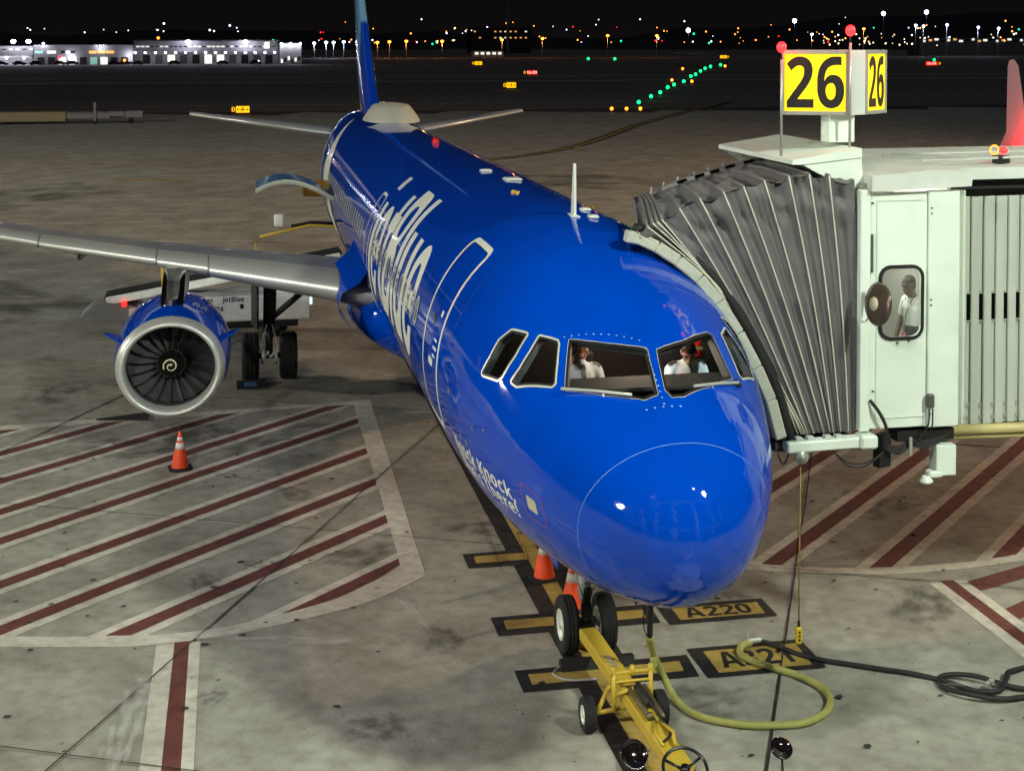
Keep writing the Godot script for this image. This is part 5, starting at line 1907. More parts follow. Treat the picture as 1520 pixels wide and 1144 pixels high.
func build_tow() -> void:
	var yel := soften(mat("tow_yellow", Color(0.76, 0.65, 0.21), 0.5), "soft", 2.0)
	var rubber: Material = mats["tyre_rubber"]
	var t := thing("tow_bar", "yellow aircraft tow bar on two small wheels at the nose gear", "tow bar")
	var a := Vector3(-0.02, 0.43, -4.62)
	var b := Vector3(0.14, 0.40, -0.9)
	var d := (b - a).normalized()
	var side := Vector3.UP.cross(d).normalized()
	var bs := Basis(side, d.cross(side), d)
	var st := mb()
	box(st, a.lerp(b, 0.5), Vector3(0.235, 0.15, a.distance_to(b)), bs, 0.012)
	box(st, a.lerp(b, 0.5) + Vector3(0, 0.077, 0), Vector3(0.20, 0.01, a.distance_to(b) - 0.1), bs)
	done("beam", st, yel, t)
	for i in 5:
		st = mb()
		box(st, a.lerp(b, 0.25 + 0.02 * i) + side * (0.03 * (i % 2) - 0.02) + Vector3(0, 0.085, 0), Vector3(0.1, 0.006, 0.05), bs)
		done("worn_label", st, mat("label_grey", Color(0.55, 0.52, 0.44), 0.7), t)
	st = mb()
	box(st, a + Vector3(0.02, 0.0, -0.16), Vector3(0.16, 0.12, 0.3), bs, 0.02)
	box(st, a + Vector3(-0.07, 0.06, -0.24), Vector3(0.05, 0.16, 0.22), bs, 0.01)
	box(st, a + Vector3(0.11, 0.06, -0.24), Vector3(0.05, 0.16, 0.22), bs, 0.01)
	cyl(st, a + Vector3(-0.14, 0.07, -0.3), a + Vector3(0.18, 0.07, -0.3), 0.03, 0.03, 10)
	done("tow_head", st, mats["dark_metal"], t)
	for x in [-0.46, 0.44]:
		wheel(t, Vector3(x, 0.21, -2.82), 0.21, 0.15, 0.105, rubber, mats["hub_white"])
	st = mb(true)
	tube(st, [Vector3(-0.44, 0.21, -2.82), Vector3(0.02, 0.25, -2.82), Vector3(0.42, 0.21, -2.82)], 0.03, 8)
	tube(st, [Vector3(-0.36, 0.22, -2.80), Vector3(-0.14, 0.5, -2.95)], 0.03, 8)
	tube(st, [Vector3(-0.16, 0.28, -2.72), Vector3(-0.15, 0.74, -2.78)], 0.028, 8)
	tube(st, [Vector3(0.30, 0.28, -2.72), Vector3(0.31, 0.74, -2.78)], 0.028, 8)
	tube(st, [Vector3(-0.17, 0.70, -2.78), Vector3(0.33, 0.70, -2.78)], 0.026, 8)
	tube(st, [Vector3(-0.17, 0.60, -2.76), Vector3(0.33, 0.60, -2.76)], 0.02, 8)
	tube(st, [Vector3(-0.15, 0.44, -2.75), Vector3(-0.02, 0.56, -2.6)], 0.024, 8)
	tube(st, [Vector3(0.30, 0.44, -2.75), Vector3(0.2, 0.56, -2.6)], 0.024, 8)
	for x in [-0.16, 0.08, 0.31]:
		cyl(st, Vector3(x, 0.66, -2.78), Vector3(x, 0.78, -2.78), 0.032, 0.032, 8)
	done("axle_frame", st, yel, t)
	st = mb(true)
	cyl(st, Vector3(0.0, 0.56, -2.68), Vector3(0.06, 0.52, -1.95), 0.03, 0.03, 10)
	cyl(st, Vector3(0.2, 0.56, -2.68), Vector3(0.22, 0.52, -1.95), 0.03, 0.03, 10)
	cyl(st, Vector3(0.06, 0.54, -1.98), Vector3(0.06, 0.54, -1.92), 0.045, 0.045, 10)
	done("jack_ram", st, mat("ram_bronze", Color(0.42, 0.38, 0.28), 0.4, 0.5), t)
	st = mb(true)
	tube(st, spline([Vector3(0.1, 0.56, -2.6), Vector3(0.12, 0.6, -2.3), Vector3(0.16, 0.55, -1.9), Vector3(0.2, 0.5, -1.6), Vector3(0.02, 0.52, -1.35)], 6), 0.016, 6)
	cyl(st, Vector3(0.1, 0.58, -2.62), Vector3(0.12, 0.56, -2.2), 0.05, 0.045, 10)
	done("hydraulic_hose", st, mats["cable_black"], t)
	st = mb(true)
	tube(st, [Vector3(0.10, 0.5, -1.9), Vector3(0.0, 0.56, -1.5), Vector3(0.02, 0.52, -1.3)], 0.02, 6)
	tube(st, [Vector3(0.16, 0.5, -1.9), Vector3(0.2, 0.56, -1.5), Vector3(0.16, 0.52, -1.3)], 0.02, 6)
	done("hand_grip", st, yel, t)

	# tow tractor: only its wheel and mirrors rise into the picture
	var k := thing("tow_tractor", "tow tractor below the window with black steering wheel and two round mirrors", "tow tractor")
	var body := mat("tractor_white", Color(0.72, 0.73, 0.72), 0.5)
	st = mb()
	box(st, Vector3(0.15, 0.40, 2.5), Vector3(1.9, 0.40, 5.2), Basis(), 0.06)
	box(st, Vector3(0.15, 0.72, 3.6), Vector3(1.8, 0.3, 1.6), Basis(), 0.05)
	done("chassis", st, body, k)
	for q in [[-0.72, 0.8], [1.02, 0.8], [-0.72, 3.6], [1.02, 3.6]]:
		wheel(k, Vector3(q[0], 0.32, q[1]), 0.32, 0.22, 0.18, rubber, mats["hub_grey"])
	st = mb(true)
	var sw := Transform3D(Basis(Vector3.RIGHT, -1.0), Vector3(-0.10, 0.86, -0.12))
	var circ := []
	for i in 29:
		circ.append(sw * Vector3(cos(TAU * i / 28) * 0.23, sin(TAU * i / 28) * 0.23, 0))
	tube(st, circ, 0.018, 8, false)
	for i in 3:
		var q := TAU * i / 3.0 + 0.5
		tube(st, [sw * Vector3(0, 0, -0.03), sw * Vector3(cos(q) * 0.22, sin(q) * 0.22, 0)], 0.016, 6)
	cyl(st, sw * Vector3(0, 0, -0.05), sw * Vector3(0, 0, 0.02), 0.05, 0.05, 14)
	cyl(st, sw * Vector3(0, 0, -0.05), Vector3(-0.1, 0.5, 0.25), 0.03, 0.035, 10)
	done("steering_wheel", st, mat("wheel_black", Color(0.05, 0.05, 0.055), 0.3, 0.0, 0.4), k)
	for q in [[Vector3(-0.65, 1.07, -0.1), 0.15, -0.7], [Vector3(0.93, 0.98, -0.1), 0.118, -0.95]]:
		st = mb(true)
		var f := Transform3D(Basis(Vector3.UP, 0.12) * Basis(Vector3.RIGHT, q[2]), q[0])
		lathe(st, [Vector2(0, 0.018), Vector2(q[1] * 0.86, 0.012), Vector2(q[1] * 0.9, 0.022), Vector2(q[1], 0.018), Vector2(q[1], -0.01), Vector2(q[1] * 0.7, -0.04), Vector2(0, -0.05)], f, 28)
		done("round_mirror", st, mat("mirror_black", Color(0.16, 0.13, 0.13), 0.12, 0.7, 0.5), k)
		st = mb(true)
		tube(st, [q[0] + Vector3(0, -0.05, 0.02), Vector3(q[0].x - 0.02, 0.6, 0.0)], 0.014, 8)
		done("mirror_stalk", st, mats["wheel_black"], k)
	st = mb()
	box(st, Vector3(-0.64, 0.80, 0.03), Vector3(0.24, 0.3, 0.2), Basis(), 0.06)
	done("headlamp_housing", st, mats["wheel_black"], k)

	# ground power: sheathed lead from the belly, then black cable to the right
	var h := thing("power_lead", "thick yellow-green sheathed power lead looping from the nose to the ground", "cable")
	st = mb(true)
	tube(st, spline([Vector3(0.40, 0.95, -3.15), Vector3(0.52, 0.62, -3.35), Vector3(0.70, 0.25, -3.5), Vector3(0.80, 0.05, -3.25), Vector3(0.95, 0.05, -2.82), Vector3(1.38, 0.05, -2.52), Vector3(1.80, 0.05, -2.42), Vector3(2.15, 0.05, -2.42), Vector3(2.50, 0.05, -2.62), Vector3(2.70, 0.05, -2.95), Vector3(2.72, 0.05, -3.3), Vector3(2.55, 0.05, -3.68), Vector3(2.28, 0.05, -4.0), Vector3(2.06, 0.05, -4.35), Vector3(2.12, 0.06, -4.62), Vector3(2.3, 0.07, -4.72)], 7), 0.047, 10)
	done("sheath", st, soften(mat("sheath_green", Color(0.62, 0.62, 0.34), 0.7), "soft", 2.5), h)
	st = mb(true)
	tube(st, spline([Vector3(0.30, 1.78, -2.8), Vector3(0.36, 1.5, -2.95), Vector3(0.39, 1.2, -3.08), Vector3(0.41, 0.93, -3.16)], 6), 0.036, 8)
	tube(st, spline([Vector3(0.26, 1.7, -2.8), Vector3(0.28, 1.2, -3.0), Vector3(0.36, 0.98, -3.12)], 6), 0.008, 5)
	done("plug_cable", st, mats["cable_black"], h)
	st = mb()
	box(st, Vector3(0.50, 0.55, -3.3), Vector3(0.12, 0.14, 0.04), Basis(Vector3.UP, 0.6), 0.01)
	done("tie_strap", st, mats["sheath_green"], h)
	st = mb()
	box(st, Vector3(2.36, 0.09, -4.73), Vector3(0.22, 0.07, 0.08), Basis(Vector3.UP, 0.1), 0.02)
	box(st, Vector3(2.27, 0.15, -4.75), Vector3(0.02, 0.12, 0.02))
	done("coupling", st, mat("coupling_silver", Color(0.72, 0.73, 0.70), 0.35, 0.5), h)
	h = thing("black_cable", "black power cable running right across the concrete and knotted in loops", "cable")
	st = mb(true)
	var bc := [Vector3(2.46, 0.07, -4.72), Vector3(2.6, 0.05, -4.62), Vector3(2.95, 0.04, -4.16), Vector3(3.55, 0.04, -3.75), Vector3(4.1, 0.04, -3.40), Vector3(4.45, 0.04, -3.05), Vector3(4.62, 0.05, -2.78), Vector3(4.9, 0.07, -2.72), Vector3(5.15, 0.08, -3.0), Vector3(5.4, 0.05, -3.25), Vector3(6.3, 0.04, -3.4), Vector3(8, 0.04, -3.3)]
	tube(st, spline(bc, 8), 0.034, 8)
	done("cable_run", st, mats["cable_black"], h)
	st = mb(true)
	tube(st, spline([Vector3(8, 0.04, -2.3), Vector3(6, 0.04, -2.6), Vector3(5.2, 0.05, -2.75), Vector3(4.75, 0.09, -3.12), Vector3(4.4, 0.05, -3.28), Vector3(4.25, 0.04, -3.02), Vector3(4.42, 0.09, -2.66), Vector3(4.8, 0.06, -2.5), Vector3(5.5, 0.04, -2.48), Vector3(8, 0.04, -1.9)], 8), 0.034, 8)
	done("cable_loop", st, mats["cable_black"], h)
	st = mb()
	box(st, Vector3(4.78, 0.12, -2.82), Vector3(0.09, 0.05, 0.06), Basis(Vector3.UP, 0.5), 0.01)
	box(st, Vector3(4.86, 0.12, -2.86), Vector3(0.05, 0.06, 0.07), Basis(Vector3.UP, 0.9), 0.01)
	done("cable_tie", st, mats["coupling_silver"], h)

	# cones and chocks
	cone("orange traffic cone with two white collars in front of the engine", Vector3(-5.67, 0, -14.75))
	cone("small orange cone with white top just behind the nose wheels", Vector3(0.22, 0, -6.5), 0.78)
	cone("orange cone half hidden under the lower edge of the nose", Vector3(0.06, 0, -7.75), 0.74)
	var c := thing("wheel_chock", "black wheel chock with blue top before the outer main wheel", "wheel chock", Vector3(-4.25, 0, -21.2))
	st = mb()
	prism(st, pv([-0.14, 0, 0.14, 0, 0.05, 0.17, -0.05, 0.17]), Transform3D(Basis(Vector3(0, 0, 1), Vector3.UP, Vector3(-1, 0, 0)), Vector3(0.34, 0, 0)), 0.68)
	done("wedge", st, mat("chock_black", Color(0.07, 0.07, 0.075), 0.8), c)
	st = mb()
	box(st, Vector3(-0.02, 0.10, 0.105), Vector3(0.3, 0.09, 0.02), Basis(Vector3.RIGHT, -0.45))
	done("blue_sticker", st, mat("chock_blue", Color(0.20, 0.36, 0.55), 0.6), c)
	c = thing("wheel_chock", "long black chock lying behind the two nose wheels", "wheel chock", Vector3(0.08, 0, -4.52))
	st = mb()
	prism(st, pv([-0.1, 0, 0.1, 0, 0.05, 0.14, -0.05, 0.14]), Transform3D(Basis(Vector3(0, 0, 1), Vector3.UP, Vector3(-1, 0, 0)), Vector3(0.5, 0, 0)), 1.0)
	done("wedge", st, mats["chock_black"], c)
	st = mb(true)
	tube(st, spline([Vector3(-0.5, 0.06, 0), Vector3(-0.62, 0.03, 0.15), Vector3(-0.45, 0.03, 0.36), Vector3(-0.1, 0.03, 0.4)], 6), 0.016, 6)
	done("rope", st, mat("rope_grey", Color(0.6, 0.6, 0.58), 0.8), c)
	var tri_ := thing("ground_marker", "flat dark triangular plate on the concrete left of the engine", "marker plate", Vector3(-7.0, 0, -18.9))
	st = mb()
	prism(st, pv([-0.6, 0.15, 0.5, 0.35, 0.5, -0.25]), Transform3D(Basis(Vector3(1, 0, 0), Vector3(0, 0, 1), Vector3(0, -1, 0)), Vector3(0, 0.05, 0)), 0.03)
	done("plate", st, mats["chock_black"], tri_)

func build_loader() -> void:
	var t := thing("belt_loader", "white belt loader truck with black conveyor parked under the wing", "belt loader", Vector3(-4.9, 0, -27.8), 0.02)
	var wm := soften(mat("loader_white", Color(0.93, 0.94, 0.92), 0.5), "soft", 0.8)
	var bk := mat("loader_black", Color(0.06, 0.06, 0.065), 0.8)
	var ye := mat("loader_yellow", Color(0.80, 0.68, 0.22), 0.5)
	var st := mb()
	box(st, Vector3(0.55, 0.85, 0), Vector3(3.6, 0.72, 1.7), Basis(), 0.05)
	box(st, Vector3(-1.9, 0.78, 0), Vector3(1.4, 0.34, 1.5), Basis(), 0.04)
	box(st, Vector3(1.9, 1.05, -0.1), Vector3(1.0, 0.55, 1.5), Basis(), 0.08)
	done("chassis", st, wm, t)
	st = mb()
	box(st, Vector3(0.2, 0.40, 0.72), Vector3(3.6, 0.22, 0.12), Basis(), 0.02)
	done("skirt", st, bk, t)
	for q in [[-1.75, 0.62], [1.35, 0.62], [-1.75, -0.62], [1.35, -0.62]]:
		st = mb(true)
		cyl(st, Vector3(q[0], 0.36, q[1] - 0.13), Vector3(q[0], 0.36, q[1] + 0.13), 0.36, 0.36, 20)
		done("tyre", st, mats["tyre_rubber"], t)
		st = mb(true)
		cyl(st, Vector3(q[0], 0.36, q[1] - 0.14), Vector3(q[0], 0.36, q[1] + 0.14), 0.18, 0.18, 16)
		done("rim", st, mats["hub_grey"], t)
	# conveyor boom, rising to the right
	st = mb()
	var bs := Basis(Vector3(0, 0, 1), 0.16)
	box(st, Vector3(0.0, 1.75, 0), Vector3(6.6, 0.08, 1.0), bs, 0.02)
	done("belt", st, bk, t)
	for z in [-0.54, 0.54]:
		st = mb()
		box(st, Vector3(0.0, 1.66, z), Vector3(6.5, 0.22, 0.07), bs, 0.02)
		done("side_rail", st, wm, t)
		for x in [-1.7, 0.9]:
			st = mb(true)
			tube(st, [Vector3(x, 1.6 + x * 0.16, z), Vector3(x - 0.02, 2.35 + x * 0.16, z)], 0.03, 6)
			done("guard_post", st, ye, t)
	st = mb(true)
	tube(st, [Vector3(1.0, 2.65, -0.6), Vector3(2.4, 2.95, -0.6), Vector3(3.1, 2.9, -0.6), Vector3(3.6, 2.62, -0.6)], 0.045, 6)
	done("hand_rail", st, ye, t)
	st = mb(true)
	tube(st, [Vector3(1.9, 2.92, -0.62), Vector3(2.5, 3.02, -0.62), Vector3(3.1, 2.97, -0.62)], 0.06, 6)
	tube(st, [Vector3(3.1, 3.05, -0.6), Vector3(3.75, 2.82, -0.6)], 0.06, 6)
	tube(st, [Vector3(4.2, 2.72, -0.6), Vector3(4.45, 2.55, -0.6)], 0.06, 6)
	done("rail_padding", st, bk, t)
	st = mb()
	box(st, Vector3(1.55, 3.1, -0.7), Vector3(0.28, 0.36, 0.2), Basis(), 0.04)
	done("lamp_box", st, wm, t)
	st = mb()
	prism(st, pv([-3.9, 0.72, -2.6, 0.62, -2.4, 0.98, -3.2, 1.12, -3.6, 1.0]), Transform3D(Basis(), Vector3(0, 0, -0.6)), 1.2)
	done("rear_bumper", st, mat("loader_grey", Color(0.50, 0.50, 0.50), 0.6), t)
	st = mb(true)
	ball(st, Vector3(-2.72, 1.08, 0.66), Vector3(0.08, 0.08, 0.05), 10)
	done("tail_lamp", st, glow("tail_red_glow", Color(1.0, 0.12, 0.10), 3.0), t)
	st = mb()
	box(st, Vector3(2.36, 1.05, 0.8), Vector3(0.06, 0.3, 0.1), Basis(), 0.01)
	box(st, Vector3(2.42, 1.3, 0.8), Vector3(0.06, 0.08, 0.06), Basis(), 0.01)
	done("head_lamp", st, glow("headlamp_glow", Color(0.75, 0.95, 0.92), 1.2), t)
	var ink := mat("loader_ink", Color(0.10, 0.11, 0.16), 0.7)
	letters("lettering", "C-8546", 0.18, ink, t, Transform3D(Basis(), Vector3(-0.62, 1.10, 0.855)), 1.0)
	letters("lettering", "jetBlue", 0.19, mat("loader_blue_ink", Color(0.10, 0.12, 0.35), 0.7), t, Transform3D(Basis(), Vector3(0.22, 1.12, 0.855)), 0.9)
	letters("lettering", "GATE 24", 0.19, ink, t, Transform3D(Basis(), Vector3(-0.42, 0.86, 0.855)), 1.0)
	st = mb()
	box(st, Vector3(0.44, 0.92, 0.86), Vector3(0.09, 0.13, 0.03))
	done("fuel_flap", st, bk, t)

# ------------------------------------------------------------------ people
func person(label: String, at: Vector3, turn: float, bones: Array, head: Array, tints: Array, hair: Array, hair_c: Color) -> Node3D:
	var o := thing("person", label, "person", at, turn)
	var st := mb(true)
	flesh(st, bones, 0.016, 0.035, tints)
	flesh(st, head, 0.0065, 0.014, tints)
	done("body", st, skin_mat(), o)
	if hair.size():
		st = mb(true)
		flesh(st, hair, 0.008, 0.02, [Color(hair_c.r, hair_c.g, hair_c.b)])
		var hm := mat("hair_%d" % used.get("person", 0), Color.WHITE, 0.75)
		hm.vertex_color_use_as_albedo = true
		done("hair", st, hm, o)
	return o

func head_bones(c: Vector3, b: Basis, skin: int, dark: int) -> Array:
	# face looks along +z of b; c is the middle of the head
	var P := func(x: float, y: float, z: float) -> Vector3: return c + b * Vector3(x, y, z)
	return [
		[P.call(0, 0.035, -0.02), 0.088, P.call(0, 0.03, 0.02), 0.082, skin],
		[P.call(0, -0.02, 0.02), 0.072, P.call(0, -0.075, 0.045), 0.045, skin],
		[P.call(-0.035, -0.05, 0.03), 0.035, P.call(0.035, -0.05, 0.03), 0.035, skin],
		[P.call(0, -0.085, 0.062), 0.022, P.call(0, -0.09, 0.06), 0.022, skin],
		[P.call(0, 0.015, 0.098), 0.010, P.call(0, -0.025, 0.118), 0.015, skin],
		[P.call(-0.042, 0.038, 0.088), 0.011, P.call(-0.015, 0.040, 0.097), 0.010, dark],
		[P.call(0.042, 0.038, 0.088), 0.011, P.call(0.015, 0.040, 0.097), 0.010, dark],
		[P.call(-0.032, 0.014, 0.090), 0.010, P.call(-0.028, 0.014, 0.091), 0.010, dark],
		[P.call(0.032, 0.014, 0.090), 0.010, P.call(0.028, 0.014, 0.091), 0.010, dark],
		[P.call(-0.022, -0.055, 0.093), 0.007, P.call(0.022, -0.055, 0.093), 0.007, skin + 3],
		[P.call(-0.085, 0.0, 0.0), 0.014, P.call(-0.088, 0.03, -0.01), 0.018, skin],
		[P.call(0.085, 0.0, 0.0), 0.014, P.call(0.088, 0.03, -0.01), 0.018, skin],
		[P.call(0, -0.06, -0.02), 0.058, P.call(0, -0.17, -0.04), 0.062, skin],
	]

func hand_bones(w: Vector3, d: Vector3, side: Vector3, skin: int) -> Array:
	# palm from the wrist along d; fingers curl towards n
	var n := d.cross(side).normalized()
	var o := [[w, 0.026, w + d * 0.085, 0.032, skin]]
	for i in 4:
		var off := side * (0.033 - 0.022 * i)
		var l := [0.036, 0.042, 0.040, 0.030][i] as float
		var k0 := w + d * 0.095 + off
		var k1 := k0 + (d * 0.85 + n * 0.5).normalized() * l
		var k2 := k1 + (d * 0.35 + n * 0.95).normalized() * l * 0.8
		o.append([k0, 0.0105, k1, 0.010, skin])
		o.append([k1, 0.010, k2, 0.008, skin])
	var t0 := w + d * 0.03 + side * 0.035
	var t1 := t0 + (d * 0.6 + side * 0.6 + n * 0.3).normalized() * 0.045
	o.append([t0, 0.014, t1, 0.011, skin])
	o.append([t1, 0.011, t1 + (d * 0.9 + n * 0.4).normalized() * 0.032, 0.009, skin])
	return o

func build_people() -> void:
	var skin := Color(0.40, 0.25, 0.185)
	var shirt := Color(0.58, 0.74, 0.86)
	var navy := Color(0.02, 0.022, 0.035)
	var lip := Color(0.42, 0.18, 0.14)
	var brown := Color(0.10, 0.055, 0.035)
	# captain, seated on the port side, chin down over the panel
	var tn := [skin, shirt, navy, lip, Color(0.06, 0.03, 0.02)]
	var hb := Basis(Vector3.UP, -0.32) * Basis(Vector3.RIGHT, 0.45)
	var hc := Vector3(0.0, 0.68, 0.14)
	var bones := [
		[Vector3(0, 0.0, -0.05), 0.15, Vector3(0, 0.18, -0.03), 0.14, 2], [Vector3(0, 0.22, -0.02), 0.15, Vector3(0, 0.42, 0.03), 0.165, 1],
		[Vector3(-0.15, 0.50, 0.03), 0.075, Vector3(0.15, 0.50, 0.03), 0.075, 1], [Vector3(0, 0.50, 0.04), 0.075, Vector3(0, 0.57, 0.07), 0.055, 1],
		[Vector3(0, 0.55, 0.06), 0.052, Vector3(0, 0.62, 0.09), 0.05, 0],
		[Vector3(-0.21, 0.47, 0.03), 0.062, Vector3(-0.27, 0.22, 0.14), 0.048, 1], [Vector3(0.21, 0.47, 0.03), 0.062, Vector3(0.27, 0.22, 0.14), 0.048, 1],
		[Vector3(-0.27, 0.22, 0.14), 0.044, Vector3(-0.14, 0.20, 0.36), 0.030, 0], [Vector3(0.27, 0.22, 0.14), 0.044, Vector3(0.14, 0.20, 0.36), 0.030, 0],
		[Vector3(-0.1, 0.0, 0.0), 0.10, Vector3(-0.13, 0.02, 0.42), 0.075, 2], [Vector3(0.1, 0.0, 0.0), 0.10, Vector3(0.13, 0.02, 0.42), 0.075, 2],
		[Vector3(-0.13, 0.02, 0.42), 0.068, Vector3(-0.14, -0.38, 0.5), 0.045, 2], [Vector3(0.13, 0.02, 0.42), 0.068, Vector3(0.14, -0.38, 0.5), 0.045, 2],
		[Vector3(-0.14, -0.42, 0.48), 0.045, Vector3(-0.15, -0.45, 0.66), 0.04, 2], [Vector3(0.14, -0.42, 0.48), 0.045, Vector3(0.15, -0.45, 0.66), 0.04, 2],
		[Vector3(-0.15, 0.545, 0.05), 0.035, Vector3(-0.20, 0.535, 0.05), 0.035, 2], [Vector3(0.15, 0.545, 0.05), 0.035, Vector3(0.20, 0.535, 0.05), 0.035, 2],
		[Vector3(0, 0.55, 0.135), 0.022, Vector3(0.005, 0.36, 0.20), 0.026, 2]]
	var hd := head_bones(hc, hb, 0, 4)
	hd.append_array(hand_bones(Vector3(-0.14, 0.20, 0.36), Vector3(0.4, -0.1, 0.9).normalized(), Vector3(0.9, 0, -0.4).normalized(), 0))
	hd.append_array(hand_bones(Vector3(0.14, 0.20, 0.36), Vector3(-0.4, -0.1, 0.9).normalized(), Vector3(-0.9, 0, -0.4).normalized(), 0))
	var H := func(x: float, y: float, z: float) -> Vector3: return hc + hb * Vector3(x, y, z)
	var hair := [[H.call(0, 0.075, -0.025), 0.082, H.call(0, 0.065, 0.025), 0.070, 0], [H.call(0, 0.02, -0.055), 0.075, H.call(0, -0.03, -0.06), 0.06, 0], [H.call(-0.03, 0.115, 0.04), 0.03, H.call(0.03, 0.115, 0.04), 0.03, 0], [H.call(-0.075, 0.06, 0.02), 0.022, H.call(-0.08, 0.02, 0.0), 0.016, 0], [H.call(0.075, 0.06, 0.02), 0.022, H.call(0.08, 0.02, 0.0), 0.016, 0]]
	var o := person("dark-haired person in pale blue shirt and tie looking down behind the right windscreen", Vector3(0.78, 3.84, -2.92), 0.0, bones, hd, tn, hair, Color(0.02, 0.016, 0.014))
	var st := mb(true)
	for s in [-1.0, 1.0]:
		var ringp := []
		for i in 13:
			ringp.append(H.call(s * 0.033 + cos(TAU * i / 12) * 0.024, 0.012 + sin(TAU * i / 12) * 0.017, 0.103))
		tube(st, ringp, 0.0028, 5, false)
		tube(st, [H.call(s * 0.057, 0.016, 0.100), H.call(s * 0.086, 0.02, 0.01)], 0.0028, 5)
	tube(st, [H.call(-0.009, 0.016, 0.106), H.call(0.009, 0.016, 0.106)], 0.0028, 5)
	done("glasses", st, mat("glasses_frame", Color(0.25, 0.24, 0.22), 0.3, 0.5), o)
	# second pilot, turned to look aft over the shoulder
	tn = [Color(0.45, 0.25, 0.17), Color(0.50, 0.58, 0.64), Color(0.04, 0.04, 0.05), Color(0.40, 0.17, 0.14), Color(0.06, 0.03, 0.02)]
	hb = Basis(Vector3.UP, 0.9) * Basis(Vector3.RIGHT, 0.1)
	hc = Vector3(-0.02, 0.74, 0.03)
	var bones2 := []
	for b in bones:
		bones2.append(b)
	bones2[16] = [Vector3(0.15, 0.545, 0.05), 0.035, Vector3(0.20, 0.535, 0.05), 0.035, 2]
	bones2[4] = [Vector3(0, 0.55, 0.03), 0.052, Vector3(-0.01, 0.66, 0.03), 0.05, 0]
	hd = head_bones(hc, hb, 0, 4)
	hd.append_array(hand_bones(Vector3(-0.14, 0.20, 0.36), Vector3(0.4, -0.1, 0.9).normalized(), Vector3(0.9, 0, -0.4).normalized(), 0))
	hd.append_array(hand_bones(Vector3(0.14, 0.20, 0.36), Vector3(-0.4, -0.1, 0.9).normalized(), Vector3(-0.9, 0, -0.4).normalized(), 0))
	var H2 := func(x: float, y: float, z: float) -> Vector3: return hc + hb * Vector3(x, y, z)
	hair = [[H2.call(0, 0.07, -0.03), 0.085, H2.call(0, 0.06, 0.02), 0.074, 0], [H2.call(0, 0.02, -0.06), 0.078, H2.call(0, -0.05, -0.06), 0.06, 0], [H2.call(-0.078, 0.05, 0.01), 0.026, H2.call(-0.08, -0.01, -0.01), 0.02, 0], [H2.call(0.078, 0.05, 0.01), 0.026, H2.call(0.08, -0.01, -0.01), 0.02, 0]]
	person("brown-haired person in pale shirt at the left edge of the left windscreen", Vector3(-0.50, 3.84, -3.05), 0.0, bones2, hd, tn, hair, brown)
	# operator in the bridge cab, standing side-on, arm hanging
	tn = [Color(0.11, 0.06, 0.04), Color(0.78, 0.80, 0.82), Color(0.03, 0.03, 0.035), Color(0.10, 0.05, 0.045), Color(0.02, 0.012, 0.01)]
	hb = Basis(Vector3.UP, 0.25) * Basis(Vector3.RIGHT, 0.2)
	hc = Vector3(0.0, 1.62, 0.10)
	bones = [
		[Vector3(0, 0.95, 0), 0.14, Vector3(0, 1.05, 0.0), 0.14, 2], [Vector3(0, 1.08, 0.0), 0.135, Vector3(0, 1.32, 0.01), 0.155, 1],
		[Vector3(-0.14, 1.40, 0.0), 0.075, Vector3(0.14, 1.40, 0.0), 0.075, 1], [Vector3(0, 1.42, 0.02), 0.065, Vector3(0, 1.53, 0.05), 0.05, 0],
		[Vector3(-0.19, 1.39, 0), 0.068, Vector3(-0.23, 1.22, 0.02), 0.062, 1], [Vector3(0.19, 1.39, 0), 0.068, Vector3(0.23, 1.22, 0.02), 0.062, 1],
		[Vector3(-0.23, 1.20, 0.02), 0.046, Vector3(-0.25, 1.08, 0.04), 0.042, 0], [Vector3(0.23, 1.2, 0.02), 0.046, Vector3(0.25, 1.08, 0.04), 0.042, 0],
		[Vector3(-0.25, 1.08, 0.04), 0.040, Vector3(-0.22, 0.84, 0.16), 0.028, 0], [Vector3(0.25, 1.08, 0.04), 0.04, Vector3(0.22, 0.84, 0.16), 0.028, 0],
		[Vector3(-0.09, 0.92, 0), 0.095, Vector3(-0.10, 0.5, 0.02), 0.068, 2], [Vector3(0.09, 0.92, 0), 0.095, Vector3(0.10, 0.5, 0.02), 0.068, 2],
		[Vector3(-0.10, 0.5, 0.02), 0.064, Vector3(-0.10, 0.1, -0.02), 0.045, 2], [Vector3(0.10, 0.5, 0.02), 0.064, Vector3(0.10, 0.1, -0.02), 0.045, 2],
		[Vector3(-0.10, 0.05, -0.03), 0.045, Vector3(-0.11, 0.035, 0.17), 0.034, 2], [Vector3(0.10, 0.05, -0.03), 0.045, Vector3(0.11, 0.035, 0.17), 0.034, 2]]
	hd = head_bones(hc, hb, 0, 4)
	hd.append_array(hand_bones(Vector3(-0.22, 0.84, 0.16), Vector3(0.1, -0.8, 0.5).normalized(), Vector3(0.2, 0.5, 0.8).normalized(), 0))
	hd.append_array(hand_bones(Vector3(0.22, 0.84, 0.16), Vector3(-0.1, -0.8, 0.5).normalized(), Vector3(-0.2, 0.5, 0.8).normalized(), 0))
	var H3 := func(x: float, y: float, z: float) -> Vector3: return hc + hb * Vector3(x, y, z)
	hair = [[H3.call(0, 0.07, -0.02), 0.084, H3.call(0, 0.06, 0.02), 0.072, 0], [H3.call(0, 0.02, -0.05), 0.07, H3.call(0, -0.02, -0.05), 0.06, 0]]
	o = person("dark-skinned person in white shirt with a lanyard standing inside the bridge cab", Vector3(4.50, 3.34, -4.35), -1.35, bones, hd, tn, hair, Color(0.015, 0.012, 0.01))
	st = mb(true)
